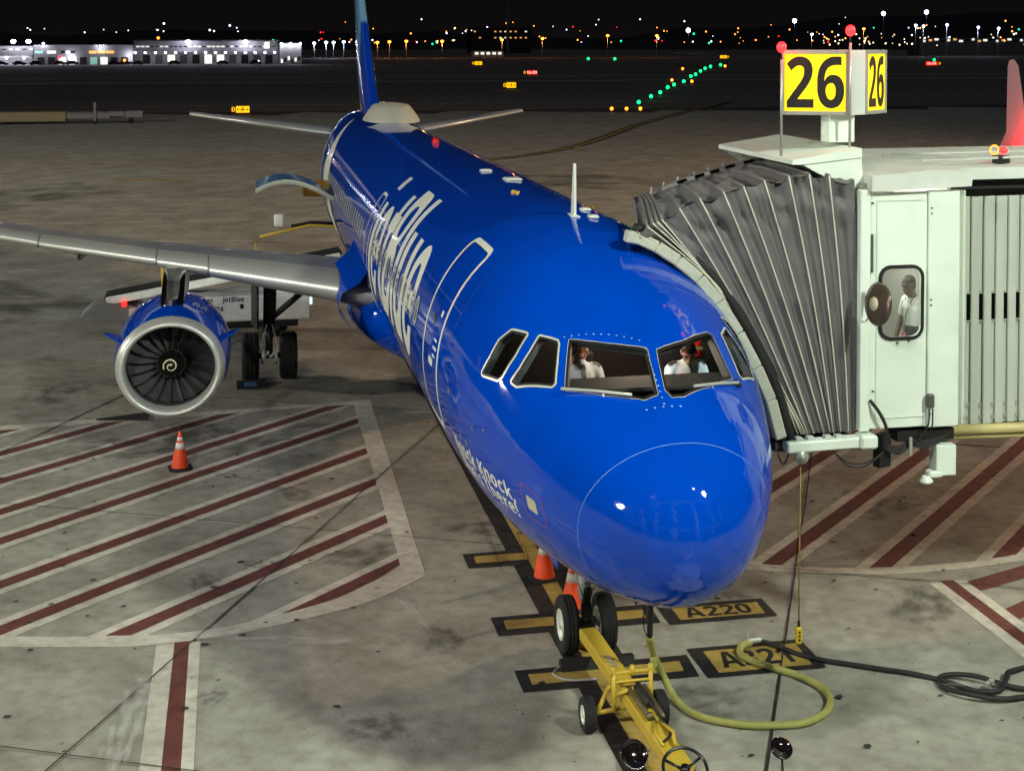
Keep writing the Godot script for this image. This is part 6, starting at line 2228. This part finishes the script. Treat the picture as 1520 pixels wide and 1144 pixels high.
	tube(st, spline([Vector3(-0.07, 1.46, 0.09), Vector3(-0.04, 1.25, 0.18), Vector3(0, 1.0, 0.18), Vector3(0.04, 1.25, 0.18), Vector3(0.07, 1.46, 0.09)], 6), 0.007, 5)
	done("lanyard", st, mat("lanyard_grey", Color(0.4, 0.4, 0.42), 0.6), o)
	st = mb()
	box(st, Vector3(0, 0.95, 0.185), Vector3(0.07, 0.10, 0.02), Basis(), 0.006)
	done("badge", st, mat("badge_pink", Color(0.85, 0.25, 0.40), 0.5), o)
	# safety vest hanging behind the captain
	var v := thing("safety_vest", "orange safety vest hanging behind the dark-haired pilot", "vest", Vector3(1.07, 4.36, -3.36))
	st = mb(true)
	box(st, Vector3(0, 0.15, 0), Vector3(0.13, 0.34, 0.06), Basis(), 0.025)
	done("vest_cloth", st, glowless("vest_orange", Color(1.0, 0.22, 0.04)), v)
	st = mb()
	box(st, Vector3(0, 0.10, 0.032), Vector3(0.132, 0.04, 0.006))
	done("reflective_band", st, mat("band_grey", Color(0.7, 0.7, 0.6), 0.4), v)

func glowless(k: String, c: Color) -> StandardMaterial3D:
	return mat(k, c, 0.7)

# ------------------------------------------------------------------ the far side of the airfield
func bulb(n: String, label: String, cat: String, at: Vector3, r: float, m: Material, group := "") -> Node3D:
	var o := thing(n, label, cat, at, 0.0, group)
	var st := mb(true)
	cyl(st, Vector3(0, -at.y, 0), Vector3.ZERO, 0.08, 0.06, 6)
	done("base", st, mats["rod_grey"], o)
	st = mb(true)
	ball(st, Vector3(0, r * 0.6, 0), Vector3(r, r, r), 8)
	done("lens", st, m, o)
	return o

func taxi_sign(label: String, a: Vector3, w: float, h: float, t: String, face: Material, ink: Material, dark_w := 0.0, dark_t := "", dark_right := false) -> void:
	var o := thing("airfield_sign", label, "airfield sign", a)
	var st := mb()
	box(st, Vector3(0, h * 0.5 + 0.1, -0.15), Vector3(w + 0.1, h + 0.1, 0.28), Basis(), 0.02)
	for x in [-0.35, 0.35]:
		box(st, Vector3(x * w, 0.05, -0.15), Vector3(0.1, 0.12, 0.1))
	done("housing", st, mats["bridge_black"], o)
	var x0 := -w * 0.5
	var x1 := w * 0.5
	if dark_w > 0.0:
		var c := (x1 - dark_w * 0.5) if dark_right else (x0 + dark_w * 0.5)
		if dark_right: x1 -= dark_w
		else: x0 += dark_w
		st = mb()
		box(st, Vector3(c, h * 0.5 + 0.1, 0.0), Vector3(dark_w, h, 0.03))
		var p := done("panel", st, mat("sign_dark", Color(0.12, 0.09, 0.02), 0.6), o)
		letters("symbol", dark_t, h * 0.95, glow("sign_amber_glow", Color(1.0, 0.72, 0.05), 1.0), p, Transform3D(Basis(), Vector3(c, h * 0.5 + 0.1, 0.03)), 1.0)
	st = mb()
	box(st, Vector3((x0 + x1) * 0.5, h * 0.5 + 0.1, 0.0), Vector3(x1 - x0 - 0.04, h, 0.03))
	var p2 := done("panel", st, face, o)
	if t == "<A>":
		letters("symbol", "A", h * 0.9, ink, p2, Transform3D(Basis(), Vector3((x0 + x1) * 0.5, h * 0.5 + 0.1, 0.03)), 1.0)
		for s in [-1.0, 1.0]:
			st = mb()
			prism(st, pv([0.14, -0.03, 0.42, -0.03, 0.42, -0.14, 0.62, 0.0, 0.42, 0.14, 0.42, 0.03, 0.14, 0.03]) if s > 0 else pv([-0.14, -0.03, -0.42, -0.03, -0.42, -0.14, -0.62, 0.0, -0.42, 0.14, -0.42, 0.03, -0.14, 0.03]), Transform3D(Basis(), Vector3((x0 + x1) * 0.5 + s * 0.08, h * 0.5 + 0.1, 0.02)), 0.02)
			done("arrow", st, ink, p2)
	else:
		letters("symbol", t, h * 0.85, ink, p2, Transform3D(Basis(), Vector3((x0 + x1) * 0.5, h * 0.5 + 0.1, 0.03)), 0.85)

func omni(parent: Node3D, at: Vector3, c: Color, e: float, r: float) -> void:
	var l := OmniLight3D.new()
	l.name = "lamp_light"
	l.light_color = c
	l.light_energy = e
	l.light_size = r
	l.omni_range = 200
	l.omni_attenuation = 2.0
	l.shadow_enabled = true
	l.position = at
	parent.add_child(l, true)

func scatter(n: String, label: String, count: int, m: Material, sd: int, u0: float, u1: float, low: float, high: float, r0: float, r1: float) -> void:
	# lights of the town, spread over distance along the horizon
	var g := RandomNumberGenerator.new()
	g.seed = sd
	var sp := SphereMesh.new()
	sp.radius = 1.0
	sp.height = 2.0
	sp.radial_segments = 8
	sp.rings = 4
	var mm := MultiMesh.new()
	mm.transform_format = MultiMesh.TRANSFORM_3D
	mm.mesh = sp
	mm.instance_count = count
	for i in count:
		var d := g.randf_range(750, 1900)
		var az := g.randf_range(u0, u1)
		var rise := g.randf()
		var y := (lerpf(low, high, rise * rise)) * d / 1000.0 + 6.0
		mm.set_instance_transform(i, Transform3D(Basis().scaled(Vector3.ONE * g.randf_range(r0, r1) * d / 1000.0), Vector3(-4.5 + d * sin(az), y, 13.8 - d * cos(az))))
	var o := MultiMeshInstance3D.new()
	o.name = numbered(n)
	o.multimesh = mm
	o.material_override = m
	o.set_meta("kind", "stuff")
	tag(o, label, "city lights")
	add_child(o)

func build_far() -> void:
	var hill := struct("hills")
	var st := mb(true)
	var hn := FastNoiseLite.new()
	hn.seed = 3
	hn.frequency = 0.0016
	var prev := []
	for i in 121:
		var az := lerpf(-0.5, 1.0, i / 120.0)
		var rise := 22.0 + 55.0 * clampf((az - 0.28) / 0.3, 0, 1) + 24.0 * hn.get_noise_1d(i * 40.0)
		var row := []
		for q in [[1500, -1.0], [1900, rise * 0.35], [2500, rise * 0.9], [2900, rise], [3600, rise * 0.7]]:
			row.append(Vector3(-4.5 + q[0] * sin(az), q[1], 13.8 - q[0] * cos(az)))
		if prev.size():
			for k in 4:
				quad(st, prev[k], row[k], row[k + 1], prev[k + 1])
		prev = row
	done("hillside", st, mat("hill_dark", Color(0.10, 0.09, 0.09), 1.0), hill)

	# long low terminal with lamps under its canopy
	var wall := soften(mat("far_wall", Color(0.62, 0.61, 0.60), 0.8), "soft", 0.08)
	var dim := mat("far_wall_dim", Color(0.34, 0.33, 0.33), 0.8)
	var dk := mat("far_dark", Color(0.05, 0.05, 0.055), 0.8)
	var wh := glow("white_lamp_glow", Color(0.90, 0.90, 1.0), 30.0)
	var lit := glow("lit_window_glow", Color(0.95, 0.95, 0.90), 0.9)
	var lit_g := glow("green_window_glow", Color(0.55, 0.75, 0.70), 0.5)
	var lit_o := glow("amber_window_glow", Color(1.0, 0.72, 0.38), 0.7)
	var t := thing("hangar", "long pale cargo hall with a row of lamps under its canopy across the field", "building", Vector3(-15, -0.2, -530))
	st = mb()
	box(st, Vector3(0, 4.3, -10), Vector3(52, 8.6, 20))
	done("wall", st, wall, t)
	st = mb()
	box(st, Vector3(0, 8.75, -9.5), Vector3(52.6, 0.35, 21))
	done("roof", st, dim, t)
	st = mb()
	box(st, Vector3(0, 4.6, 2.2), Vector3(52, 0.3, 4.4))
	done("canopy", st, wall, t)
	for i in 30:
		st = mb()
		box(st, Vector3(-24.5 + i * 1.68, 6.55, 0.06), Vector3(1.2, 0.45, 0.1))
		done("window", st, lit if rng.randf() < 0.6 else dk, t)
	for i in 11:
		st = mb()
		box(st, Vector3(-21.5 + i * 4.4, 1.9, 0.07), Vector3(2.6, 3.2, 0.12))
		done("dock_door", st, lit if i in [2, 5, 6] else (dim if i % 2 else dk), t)
	for i in 15:
		var p := Vector3(-25.2 + i * 3.55, 4.3, 4.6)
		st = mb(true)
		ball(st, p, Vector3(0.34, 0.26, 0.3), 8)
		done("canopy_lamp", st, wh, t)
		omni(t, p + Vector3(0, 0.35, -0.8), Color(0.88, 0.88, 1.0), 12.0, 0.15)
	for x in [-6.6, 13.9]:
		st = mb(true)
		ball(st, Vector3(x, 8.3, 1.4), Vector3(0.85, 0.65, 0.5), 10)
		done("flood_lamp", st, wh, t)
		omni(t, Vector3(x, 8.6, 2.3), Color(0.85, 0.85, 1.0), 34.0, 0.2)
	st = mb()
	box(st, Vector3(21.8, 7.0, 0.2), Vector3(1.8, 2.4, 0.2))
	done("lit_panel", st, lit, t)
	st = mb(true)
	ball(st, Vector3(-17.4, 9.7, -2), Vector3(0.5, 0.5, 0.5), 8)
	done("roof_lamp", st, glow("orange_lamp_glow", Color(1.0, 0.42, 0.12), 8.0), t)
	t = thing("stair_tower", "pale block with three bright lamps at the right end of the cargo hall", "building", Vector3(15.3, -0.2, -526))
	st = mb()
	box(st, Vector3(0, 3.9, -4), Vector3(8, 7.8, 8), Basis(), 0.2)
	done("wall", st, wall, t)
	for x in [-3.4, 0.1, 3.5]:
		st = mb(true)
		ball(st, Vector3(x, 7.6, 0.6), Vector3(0.34, 0.42, 0.3), 8)
		done("flood_lamp", st, wh, t)
		omni(t, Vector3(x, 7.4, 1.5), Color(0.9, 0.92, 1.0), 9.0, 0.15)
	for i in 6:
		st = mb()
		box(st, Vector3(-3.2 + i * 1.25, 1.2 + (i % 3) * 0.5, 0.05), Vector3(0.7, 1.4, 0.1))
		done("window", st, lit if i % 2 == 0 else dk, t)
	t = thing("office_block", "grey two-storey office block with lit window bands left of the cargo hall", "building", Vector3(-58, -0.2, -524))
	st = mb()
	box(st, Vector3(0, 3.6, -9), Vector3(34, 7.2, 18))
	done("wall", st, mat("office_grey", Color(0.52, 0.51, 0.50), 0.8), t)
	for q in [[-15.2, 2.8, lit_g], [-10.9, 3.0, lit], [-7, 1.2, dk], [-5.4, 1.2, lit], [-3.6, 1.4, dk], [3.2, 2.6, lit_o], [6.2, 2.6, lit_o], [9.2, 2.8, lit_o]]:
		st = mb()
		box(st, Vector3(q[0], 4.6, 0.06), Vector3(q[1], 0.95, 0.12))
		done("window", st, q[2], t)
	for i in 9:
		st = mb()
		box(st, Vector3(-14.5 + i * 3.6, 1.5, 0.06), Vector3(2.4, 2.6, 0.12))
		done("doorway", st, lit if i in [2, 3, 6] else (lit_g if i == 5 else dk), t)
	for q in [[-13.5, 7.6], [6.0, 6.6], [16, 3.2], [-4.3, 2.9]]:
		st = mb(true)
		ball(st, Vector3(q[0], q[1], 1.0), Vector3(0.4, 0.35, 0.3), 8)
		done("wall_lamp", st, wh, t)
		omni(t, Vector3(q[0], q[1], 1.8), Color(0.88, 0.9, 1.0), 16.0, 0.15)
	t = thing("pier_building", "pale building with a bright canopy strip at the far left edge", "building", Vector3(-92, -0.2, -526))
	st = mb()
	box(st, Vector3(0, 3.4, -9), Vector3(33, 6.8, 18))
	done("wall", st, wall, t)
	st = mb()
	box(st, Vector3(0, 3.0, 1.6), Vector3(33, 0.5, 3.2))
	done("canopy", st, wall, t)
	for i in 14:
		st = mb()
		box(st, Vector3(-14 + i * 2.3, 5.6, 0.06), Vector3(1.2, 0.45, 0.12))
		done("window", st, lit if i % 3 else dk, t)
	for q in [[24.0 - 0.0, 8.4], [10.4, 8.4], [2.0, 2.5], [8, 2.5], [14, 2.5]]:
		st = mb(true)
		var big: float = 0.85 if q[1] > 5 else 0.35
		ball(st, Vector3(minf(q[0], 15.5), q[1], 3.4), Vector3(big, big * 0.8, big * 0.8), 8)
		done("flood_lamp", st, wh, t)
		omni(t, Vector3(minf(q[0], 15.5), q[1] - 0.2, 5.0), Color(0.9, 0.9, 1.0), 14.0, 0.2)
	# vehicles parked before those buildings
	var car := thing("parked_car", "dark vehicle parked before the far buildings", "car", Vector3(-84, 0, -512), 0.0, "vehicles before the far buildings")
	st = mb()
	box(st, Vector3(0, 0.65, 0), Vector3(4.4, 0.7, 1.8), Basis(), 0.15)
	done("body", st, mat("car_grey", Color(0.16, 0.16, 0.17), 0.4, 0.0, 0.5), car)
	st = mb()
	prism(st, pv([-1.6, 0.95, -1.1, 1.5, 0.7, 1.5, 1.4, 0.95]), Transform3D(Basis(), Vector3(0, 0, -0.8)), 1.6)
	done("cabin", st, mat("car_glass", Color(0.06, 0.06, 0.07), 0.1), car)
	st = mb(true)
	for x in [-1.4, 1.4]:
		cyl(st, Vector3(x, 0.33, -0.9), Vector3(x, 0.33, 0.92), 0.33, 0.33, 12)
	done("wheels", st, mats["loader_black"], car)
	for q in [-78.0, -72.5, -65.0, -60.5, -46.5, -43.0, -38.5, -26.0, -9.0, 2.5]:
		var c2 := copy(car)
		c2.position = Vector3(q, 0, -511 - rng.randf() * 4)
		c2.rotation.y = rng.randf_range(-0.3, 0.3)
	var fire := bulb("emergency_lamp", "red flashing lamp among the parked vehicles far left", "warning lamp", Vector3(-64.4, 2.4, -509), 0.5, glow("far_red_glow", Color(1.0, 0.08, 0.10), 10.0))
	bulb("emergency_lamp", "orange lamp among vehicles where office block meets cargo hall", "warning lamp", Vector3(-42.5, 1.4, -506), 0.45, mats["orange_lamp_glow"])

	# parked boarding bridge far left, and a neighbour's tail far right
	t = thing("distant_bridge", "grey and beige telescopic bridge parked on the dark apron far left", "boarding bridge", Vector3(-24, 0, -138))
	st = mb()
	box(st, Vector3(-1.2, 0.75, 0), Vector3(7.8, 0.95, 2.2), Basis(), 0.05)
	done("beige_tunnel", st, mat("far_beige", Color(0.52, 0.48, 0.36), 0.7), t)
	st = mb()
	box(st, Vector3(4.8, 0.78, 0), Vector3(4.4, 0.55, 1.8), Basis(), 0.05)
	box(st, Vector3(4.8, 1.15, 0.9), Vector3(4.2, 0.08, 0.08))
	done("grey_tunnel", st, mat("far_grey", Color(0.45, 0.45, 0.45), 0.6), t)
	st = mb()
	box(st, Vector3(5.5, 1.2, 0.9), Vector3(0.25, 1.9, 0.3))
	box(st, Vector3(7.6, 0.95, 0), Vector3(1.6, 0.5, 1.6), Basis(), 0.05)
	box(st, Vector3(9.3, 0.9, 0), Vector3(1.8, 0.7, 2.0), Basis(), 0.08)
	done("lift_frame", st, mats["far_grey"], t)
	st = mb(true)
	for x in [-3.0, 5.5, 9.0]:
		cyl(st, Vector3(x, 0.28, 0.7), Vector3(x, 0.28, 0.95), 0.28, 0.28, 12)
	done("tyre", st, mats["loader_black"], t)

	# lit airfield signs
	var ys := glow("sign_yellow_far_glow", Color(1.0, 0.74, 0.04), 1.1)
	var rs := glow("sign_red_glow", Color(0.95, 0.10, 0.05), 1.0)
	var ink := mat("sign_ink", Color(0.03, 0.025, 0.01), 0.7)
	var wi := glow("sign_white_glow", Color(1.0, 0.85, 0.8), 1.0)
	taxi_sign("yellow taxiway sign with D and an A between arrows beyond the tailplane", Vector3(-4.1, 0, -155), 2.1, 0.75, "<A>", ys, ink, 0.55, "D")
	taxi_sign("bright yellow taxiway sign nearest to the right of the fin", Vector3(42.7, 0, -236), 2.3, 0.95, "> A <", ys, ink, 0.55, "D")
	taxi_sign("red and black runway sign right of the fin", Vector3(66.4, 0, -335), 3.6, 1.0, "13L-31R", rs, wi, 1.2, "D")
	taxi_sign("small far yellow sign between fin and red runway sign", Vector3(77.3, 0, -480), 3.7, 1.2, "A", ys, ink, 1.0, "D")
	taxi_sign("red runway sign right of the gate sign", Vector3(228, 0, -440), 6.0, 1.3, "13L-31R", rs, wi, 1.6, "D", true)
	taxi_sign("small far yellow sign above the green taxiway lights", Vector3(226.6, 0, -650), 4.8, 1.4, "D", ys, ink, 1.2, "A", true)
	# taxiway lights
	var gg := glow("green_lamp_glow", Color(0.05, 1.0, 0.45), 4.0)
	var oo := glow("amber_lamp_glow", Color(1.0, 0.50, 0.12), 4.0)
	var green := [[46.7, -167], [53.8, -185.6], [59.6, -200.4], [68, -224], [73.4, -237.8], [81.5, -257.5], [95.6, -296.8], [102.5, -314.5], [115.2, -349.3], [127.7, -383], [139.3, -412.6], [152, -440], [148, -606], [158, -598], [260, -560], [282, -545]]
	for q in green:
		bulb("taxiway_light", "small green light in the row that runs to the runway", "taxiway light", Vector3(q[0], 0.25, q[1]), 0.12 + 0.0008 * absf(q[1]), gg, "green taxiway lights")
	for q in [[38.7, -150.4, "left"], [40.4, -150.0, "middle"], [42.0, -149.7, "right"]]:
		bulb("taxiway_light", "%s of the three amber lights in a row before the nearest green light" % q[2], "taxiway light", Vector3(q[0], 0.25, q[1]), 0.22, oo, "amber taxiway lights")
	for q in [[83, -257], [82, -267], [146.6, -420], [120, -380], [240, -560]]:
		bulb("taxiway_light", "small amber light beside the green taxiway row", "taxiway light", Vector3(q[0], 0.25, q[1]), 0.11 + 0.0008 * absf(q[1]), oo, "amber taxiway lights")
	bulb("taxiway_light", "single yellow lamp under the white lamp cluster at far right", "taxiway light", Vector3(600, 2.6, -1110), 1.9, glow("yellow_lamp_glow", Color(1.0, 0.85, 0.1), 4.0))
	# tall mast
	t = thing("radio_mast", "thin tall lattice mast standing beyond the runway", "mast", Vector3(166.7, 0, -900))
	st = mb()
	cyl(st, Vector3(0, 0, 0), Vector3(0, 36, 0), 1.0, 0.35, 6)
	done("mast_pole", st, mat("mast_grey", Color(0.4, 0.4, 0.42), 0.7), t)
	# street lamps
	var ol := glow("sodium_glow", Color(1.0, 0.52, 0.14), 9.0)
	var wl := glow("led_glow", Color(0.80, 0.84, 1.0), 12.0)
	var lamps := [[34.1, 7.3, 1], [40.1, 7.7, 1], [43.8, 7.7, 1], [48.9, 8.0, 1], [65.9, 7.7, 0], [72, 8, 0], [80.6, 8.3, 0], [99, 8.3, 0], [130.1, 9, 0], [151.5, 9.7, 0], [186.4, 11.2, 0], [213.2, 11.2, 0],
		[300, 12, 1], [360.4, 17, 1], [365, 16.6, 1], [379, 17.3, 1], [397.7, 16, 1], [410, 15.5, 1], [330, 15, 0]]
	for q in lamps:
		var o := thing("street_lamp", "white street lamp on the far side of the airfield" if q[2] else "amber street lamp on the far side of the airfield", "street lamp", Vector3(q[0], -0.2, -720), 0.0, "white far street lamps" if q[2] else "amber far street lamps")
		st = mb(true)
		cyl(st, Vector3.ZERO, Vector3(0, q[1], 0), 0.16, 0.12, 6)
		done("pole", st, mat("pole_pale", Color(0.6, 0.6, 0.6), 0.6), o)
		st = mb(true)
		ball(st, Vector3(0, q[1] + 0.2, 0.5), Vector3(0.85, 0.6, 0.6), 8)
		done("lamp_head", st, wl if q[2] else ol, o)
		omni(o, Vector3(0, q[1] - 0.9, 1.2), Color(0.85, 0.88, 1) if q[2] else Color(1, 0.6, 0.25), 30.0, 0.3)
	# a hangar row and a mid-distance block, lit from inside
	t = thing("lit_depot", "pale depot of lit bays under tall lamps at far right", "building", Vector3(440, -0.2, -790))
	st = mb()
	box(st, Vector3(0, 5.2, -8), Vector3(84, 10.4, 16))
	done("wall", st, dim, t)
	for i in 20:
		st = mb()
		box(st, Vector3(-39 + i * 4.0, 8.6 + (i % 3) * 0.5, 0.1), Vector3(1.6 + (i % 4) * 0.5, 1.2, 0.2))
		done("window", st, [lit, lit_o, lit, dk][i % 4], t)
	t = thing("mid_block", "dark block with a few lit windows beyond the runway centre", "building", Vector3(181, -0.2, -1000))
	st = mb()
	box(st, Vector3(0, 9, -8), Vector3(44, 18.5, 16))
	done("wall", st, mat("block_dark", Color(0.14, 0.12, 0.11), 0.9), t)
	for i in 22:
		st = mb()
		box(st, Vector3(-19 + (i % 11) * 3.7, 11.0 + (i / 11) * 4.4, 0.1), Vector3(1.5, 0.9, 0.2))
		done("window", st, lit_o if rng.randf() < 0.35 else (lit if rng.randf() < 0.3 else dk), t)
	t = thing("low_shed", "low white shed behind the yellow sign beyond the fin", "building", Vector3(130, -0.2, -760))
	st = mb()
	box(st, Vector3(0, 1.6, -4), Vector3(17, 3.2, 8))
	done("wall", st, wall, t)
	for i in 5:
		st = mb()
		box(st, Vector3(-6.4 + i * 3.2, 1.9, 0.1), Vector3(1.9, 1.3, 0.2))
		done("window", st, lit, t)
	# town lights, far too many to count
	scatter("city_lights", "amber lights of the town scattered along the horizon", 70, glow("town_amber_glow", Color(1.0, 0.60, 0.22), 3.2), 101, 0.05, 0.56, 1.0, 15.0, 0.25, 0.62)
	scatter("city_lights", "white lights of the town scattered along the horizon", 55, glow("town_white_glow", Color(0.9, 0.9, 1.0), 3.2), 102, 0.05, 0.58, 1.0, 18.0, 0.25, 0.6)
	scatter("city_lights", "red and pink lights of the town on the horizon", 15, glow("town_red_glow", Color(1.0, 0.12, 0.15), 3.0), 103, 0.05, 0.58, 1.0, 14.0, 0.3, 0.6)
	scatter("city_lights", "green lights of the town on the horizon", 10, glow("town_green_glow", Color(0.1, 0.9, 0.6), 2.2), 104, 0.0, 0.58, 1.0, 14.0, 0.5, 0.9)
	scatter("city_lights", "crowded white and cream lights at the far right of the horizon", 75, glow("town_cream_glow", Color(1.0, 0.90, 0.72), 2.6), 105, 0.40, 0.58, 0.0, 7.0, 0.25, 0.65)
	scatter("city_lights", "sparse lights on the dark hill above the far left buildings", 18, mats["town_white_glow"], 106, -0.20, 0.02, 8.0, 14.0, 0.3, 0.7)
	for q in [[320.3, 15.3, "pink-white floodlight on the horizon left of the gate sign"], [402.8, 22.4, "blue-white floodlight on the hill between the two red lamps"], [473.7, 28.1, "blue-white floodlight high on the hill right of the gate sign"], [508.7, 29.3, "topmost blue-white floodlight on the hill at far right"]]:
		bulb("hill_floodlight", q[2], "floodlight", Vector3(q[0], q[1], -1000), 1.7, wl)

# ------------------------------------------------------------------ the terminal we stand in, and its apron lamps
func build_terminal() -> void:
	var t := thing("terminal", "terminal front behind the viewer with pale columns and dark glass", "building", Vector3(0, 0, 15.2))
	var st := mb()
	box(st, Vector3(0, 8.0, 1.2), Vector3(110, 16, 1.6))
	done("glass_wall", st, mat("dark_glass", Color(0.05, 0.055, 0.06), 0.08), t)
	st = mb()
	for i in 12:
		box(st, Vector3(-49.5 + i * 9.0, 8.0, 0.2), Vector3(1.5, 15.8, 0.6), Basis(), 0.03)
	done("column", st, mat("column_white", Color(0.80, 0.80, 0.80), 0.7), t)
	st = mb()
	box(st, Vector3(0, 16.3, 0.4), Vector3(110, 0.8, 2.4), Basis(), 0.05)
	box(st, Vector3(0, 4.6, 0.3), Vector3(110, 0.5, 0.5), Basis(), 0.05)
	done("fascia", st, mats["column_white"], t)

func floodlight(at: Vector3, aim: Vector3, e: float, c: Color, label: String, mast := false, angle := 72.0) -> void:
	var o := thing("apron_floodlight", label, "floodlight", at)
	var d := (aim - at).normalized()
	var bs := Basis.looking_at(d, Vector3.UP)
	var st := mb()
	box(st, bs * Vector3(0, 0, 0.2), Vector3(1.3, 0.6, 0.3), bs, 0.04)
	done("housing", st, mat("lamp_housing", Color(0.25, 0.25, 0.26), 0.5, 0.4), o)
	for i in 4:
		st = mb()
		box(st, bs * Vector3(-0.45 + i * 0.3, 0, 0.03), Vector3(0.24, 0.44, 0.04), bs)
		done("lens", st, glow("flood_glow", Color(1.0, 0.98, 0.94), 40.0), o)
	if mast:
		st = mb(true)
		cyl(st, Vector3(0, -at.y, 0.6), Vector3(0, 0.2, 0.6), 0.35, 0.2, 12)
		done("mast", st, mat("mast_steel", Color(0.5, 0.5, 0.5), 0.5, 0.4), o)
	else:
		st = mb(true)
		tube(st, [bs * Vector3(0, 0, 0.3), Vector3(0, -0.2, 15.6 - at.z)], 0.08, 8)
		done("arm", st, mats["lamp_housing"], o)
	var l := SpotLight3D.new()
	l.name = "lamp_light"
	l.light_color = c
	l.light_energy = e
	l.light_size = 0.9
	l.spot_range = 400
	l.spot_attenuation = 2.0
	l.spot_angle = angle
	l.spot_angle_attenuation = 0.6
	l.shadow_enabled = true
	o.add_child(l)
	l.transform = Transform3D(bs, d * 0.12)

func _ready() -> void:
	# ---- camera: an upright view camera with a lowered frame
	var cam := Camera3D.new()
	cam.name = "camera"
	cam.projection = Camera3D.PROJECTION_FRUSTUM
	cam.near = 0.1
	cam.far = 6000.0
	cam.size = 0.1 * 1144.0 / 2145.3
	cam.frustum_offset = Vector2(-22.8 / 2145.3, -446.5 / 2145.3) * 0.1
	cam.position = Vector3(-4.5626, 8.2895, 13.8245)
	cam.rotation = Vector3(-0.03, -0.1992, 0.0)
	add_child(cam)
	cam.current = true
	# ---- night sky
	var sky := ProceduralSkyMaterial.new()
	sky.sky_top_color = Color(0.030, 0.028, 0.036)
	sky.sky_horizon_color = Color(0.075, 0.062, 0.068)
	sky.sky_curve = 0.12
	sky.ground_bottom_color = Color(0.03, 0.03, 0.03)
	sky.ground_horizon_color = Color(0.05, 0.045, 0.05)
	sky.sky_energy_multiplier = 0.6
	var env := Environment.new()
	env.background_mode = Environment.BG_SKY
	env.sky = Sky.new()
	env.sky.sky_material = sky
	env.tonemap_mode = Environment.TONE_MAPPER_LINEAR
	env.tonemap_exposure = 1.2
	env.sdfgi_enabled = true
	env.ssao_enabled = true
	env.ssil_enabled = true
	var we := WorldEnvironment.new()
	we.name = "world_environment"
	we.environment = env
	add_child(we)
	# ---- the moon, and the apron floodlights on the terminal edge and on masts
	var moon := DirectionalLight3D.new()
	moon.name = "moon"
	moon.light_energy = 0.06
	moon.light_angular_distance = 0.5
	moon.light_color = Color(0.85, 0.9, 1.0)
	moon.rotation = Vector3(-0.9, 0.5, 0)
	moon.shadow_enabled = true
	moon.sky_mode = DirectionalLight3D.SKY_MODE_LIGHT_ONLY
	add_child(moon)

	rng.seed = 20
	var face := SystemFont.new()
	face.font_names = PackedStringArray(["Droid Sans"])
	face.font_weight = 700
	bold_font = face
	fuselage_stations()

	floodlight(Vector3(11, 18.5, 12.0), Vector3(0, 2, -8), 420.0, Color(0.97, 1.0, 0.93), "terminal edge floodlight right of the viewer")
	floodlight(Vector3(-13, 18.5, 12.0), Vector3(-7, 1, -14), 250.0, Color(1.0, 0.99, 0.94), "terminal edge floodlight left of the viewer")
	floodlight(Vector3(-42, 13.0, 11.0), Vector3(-6, 1, -24), 620.0, Color(1.0, 0.99, 0.94), "low terminal edge floodlight far left of the viewer", false, 38.0)
	floodlight(Vector3(-75, 26, -62), Vector3(-12, 0, -62), 2600.0, Color(1.0, 0.97, 0.92), "tall mast floodlight on the left apron", true)
	floodlight(Vector3(58, 26, -30), Vector3(14, 0, -50), 2200.0, Color(1.0, 0.86, 0.72), "tall mast floodlight on the right apron", true)

	build_ground()
	build_airliner()
	build_bridge()
	build_tow()
	build_loader()
	build_people()
	build_far()
	build_terminal()
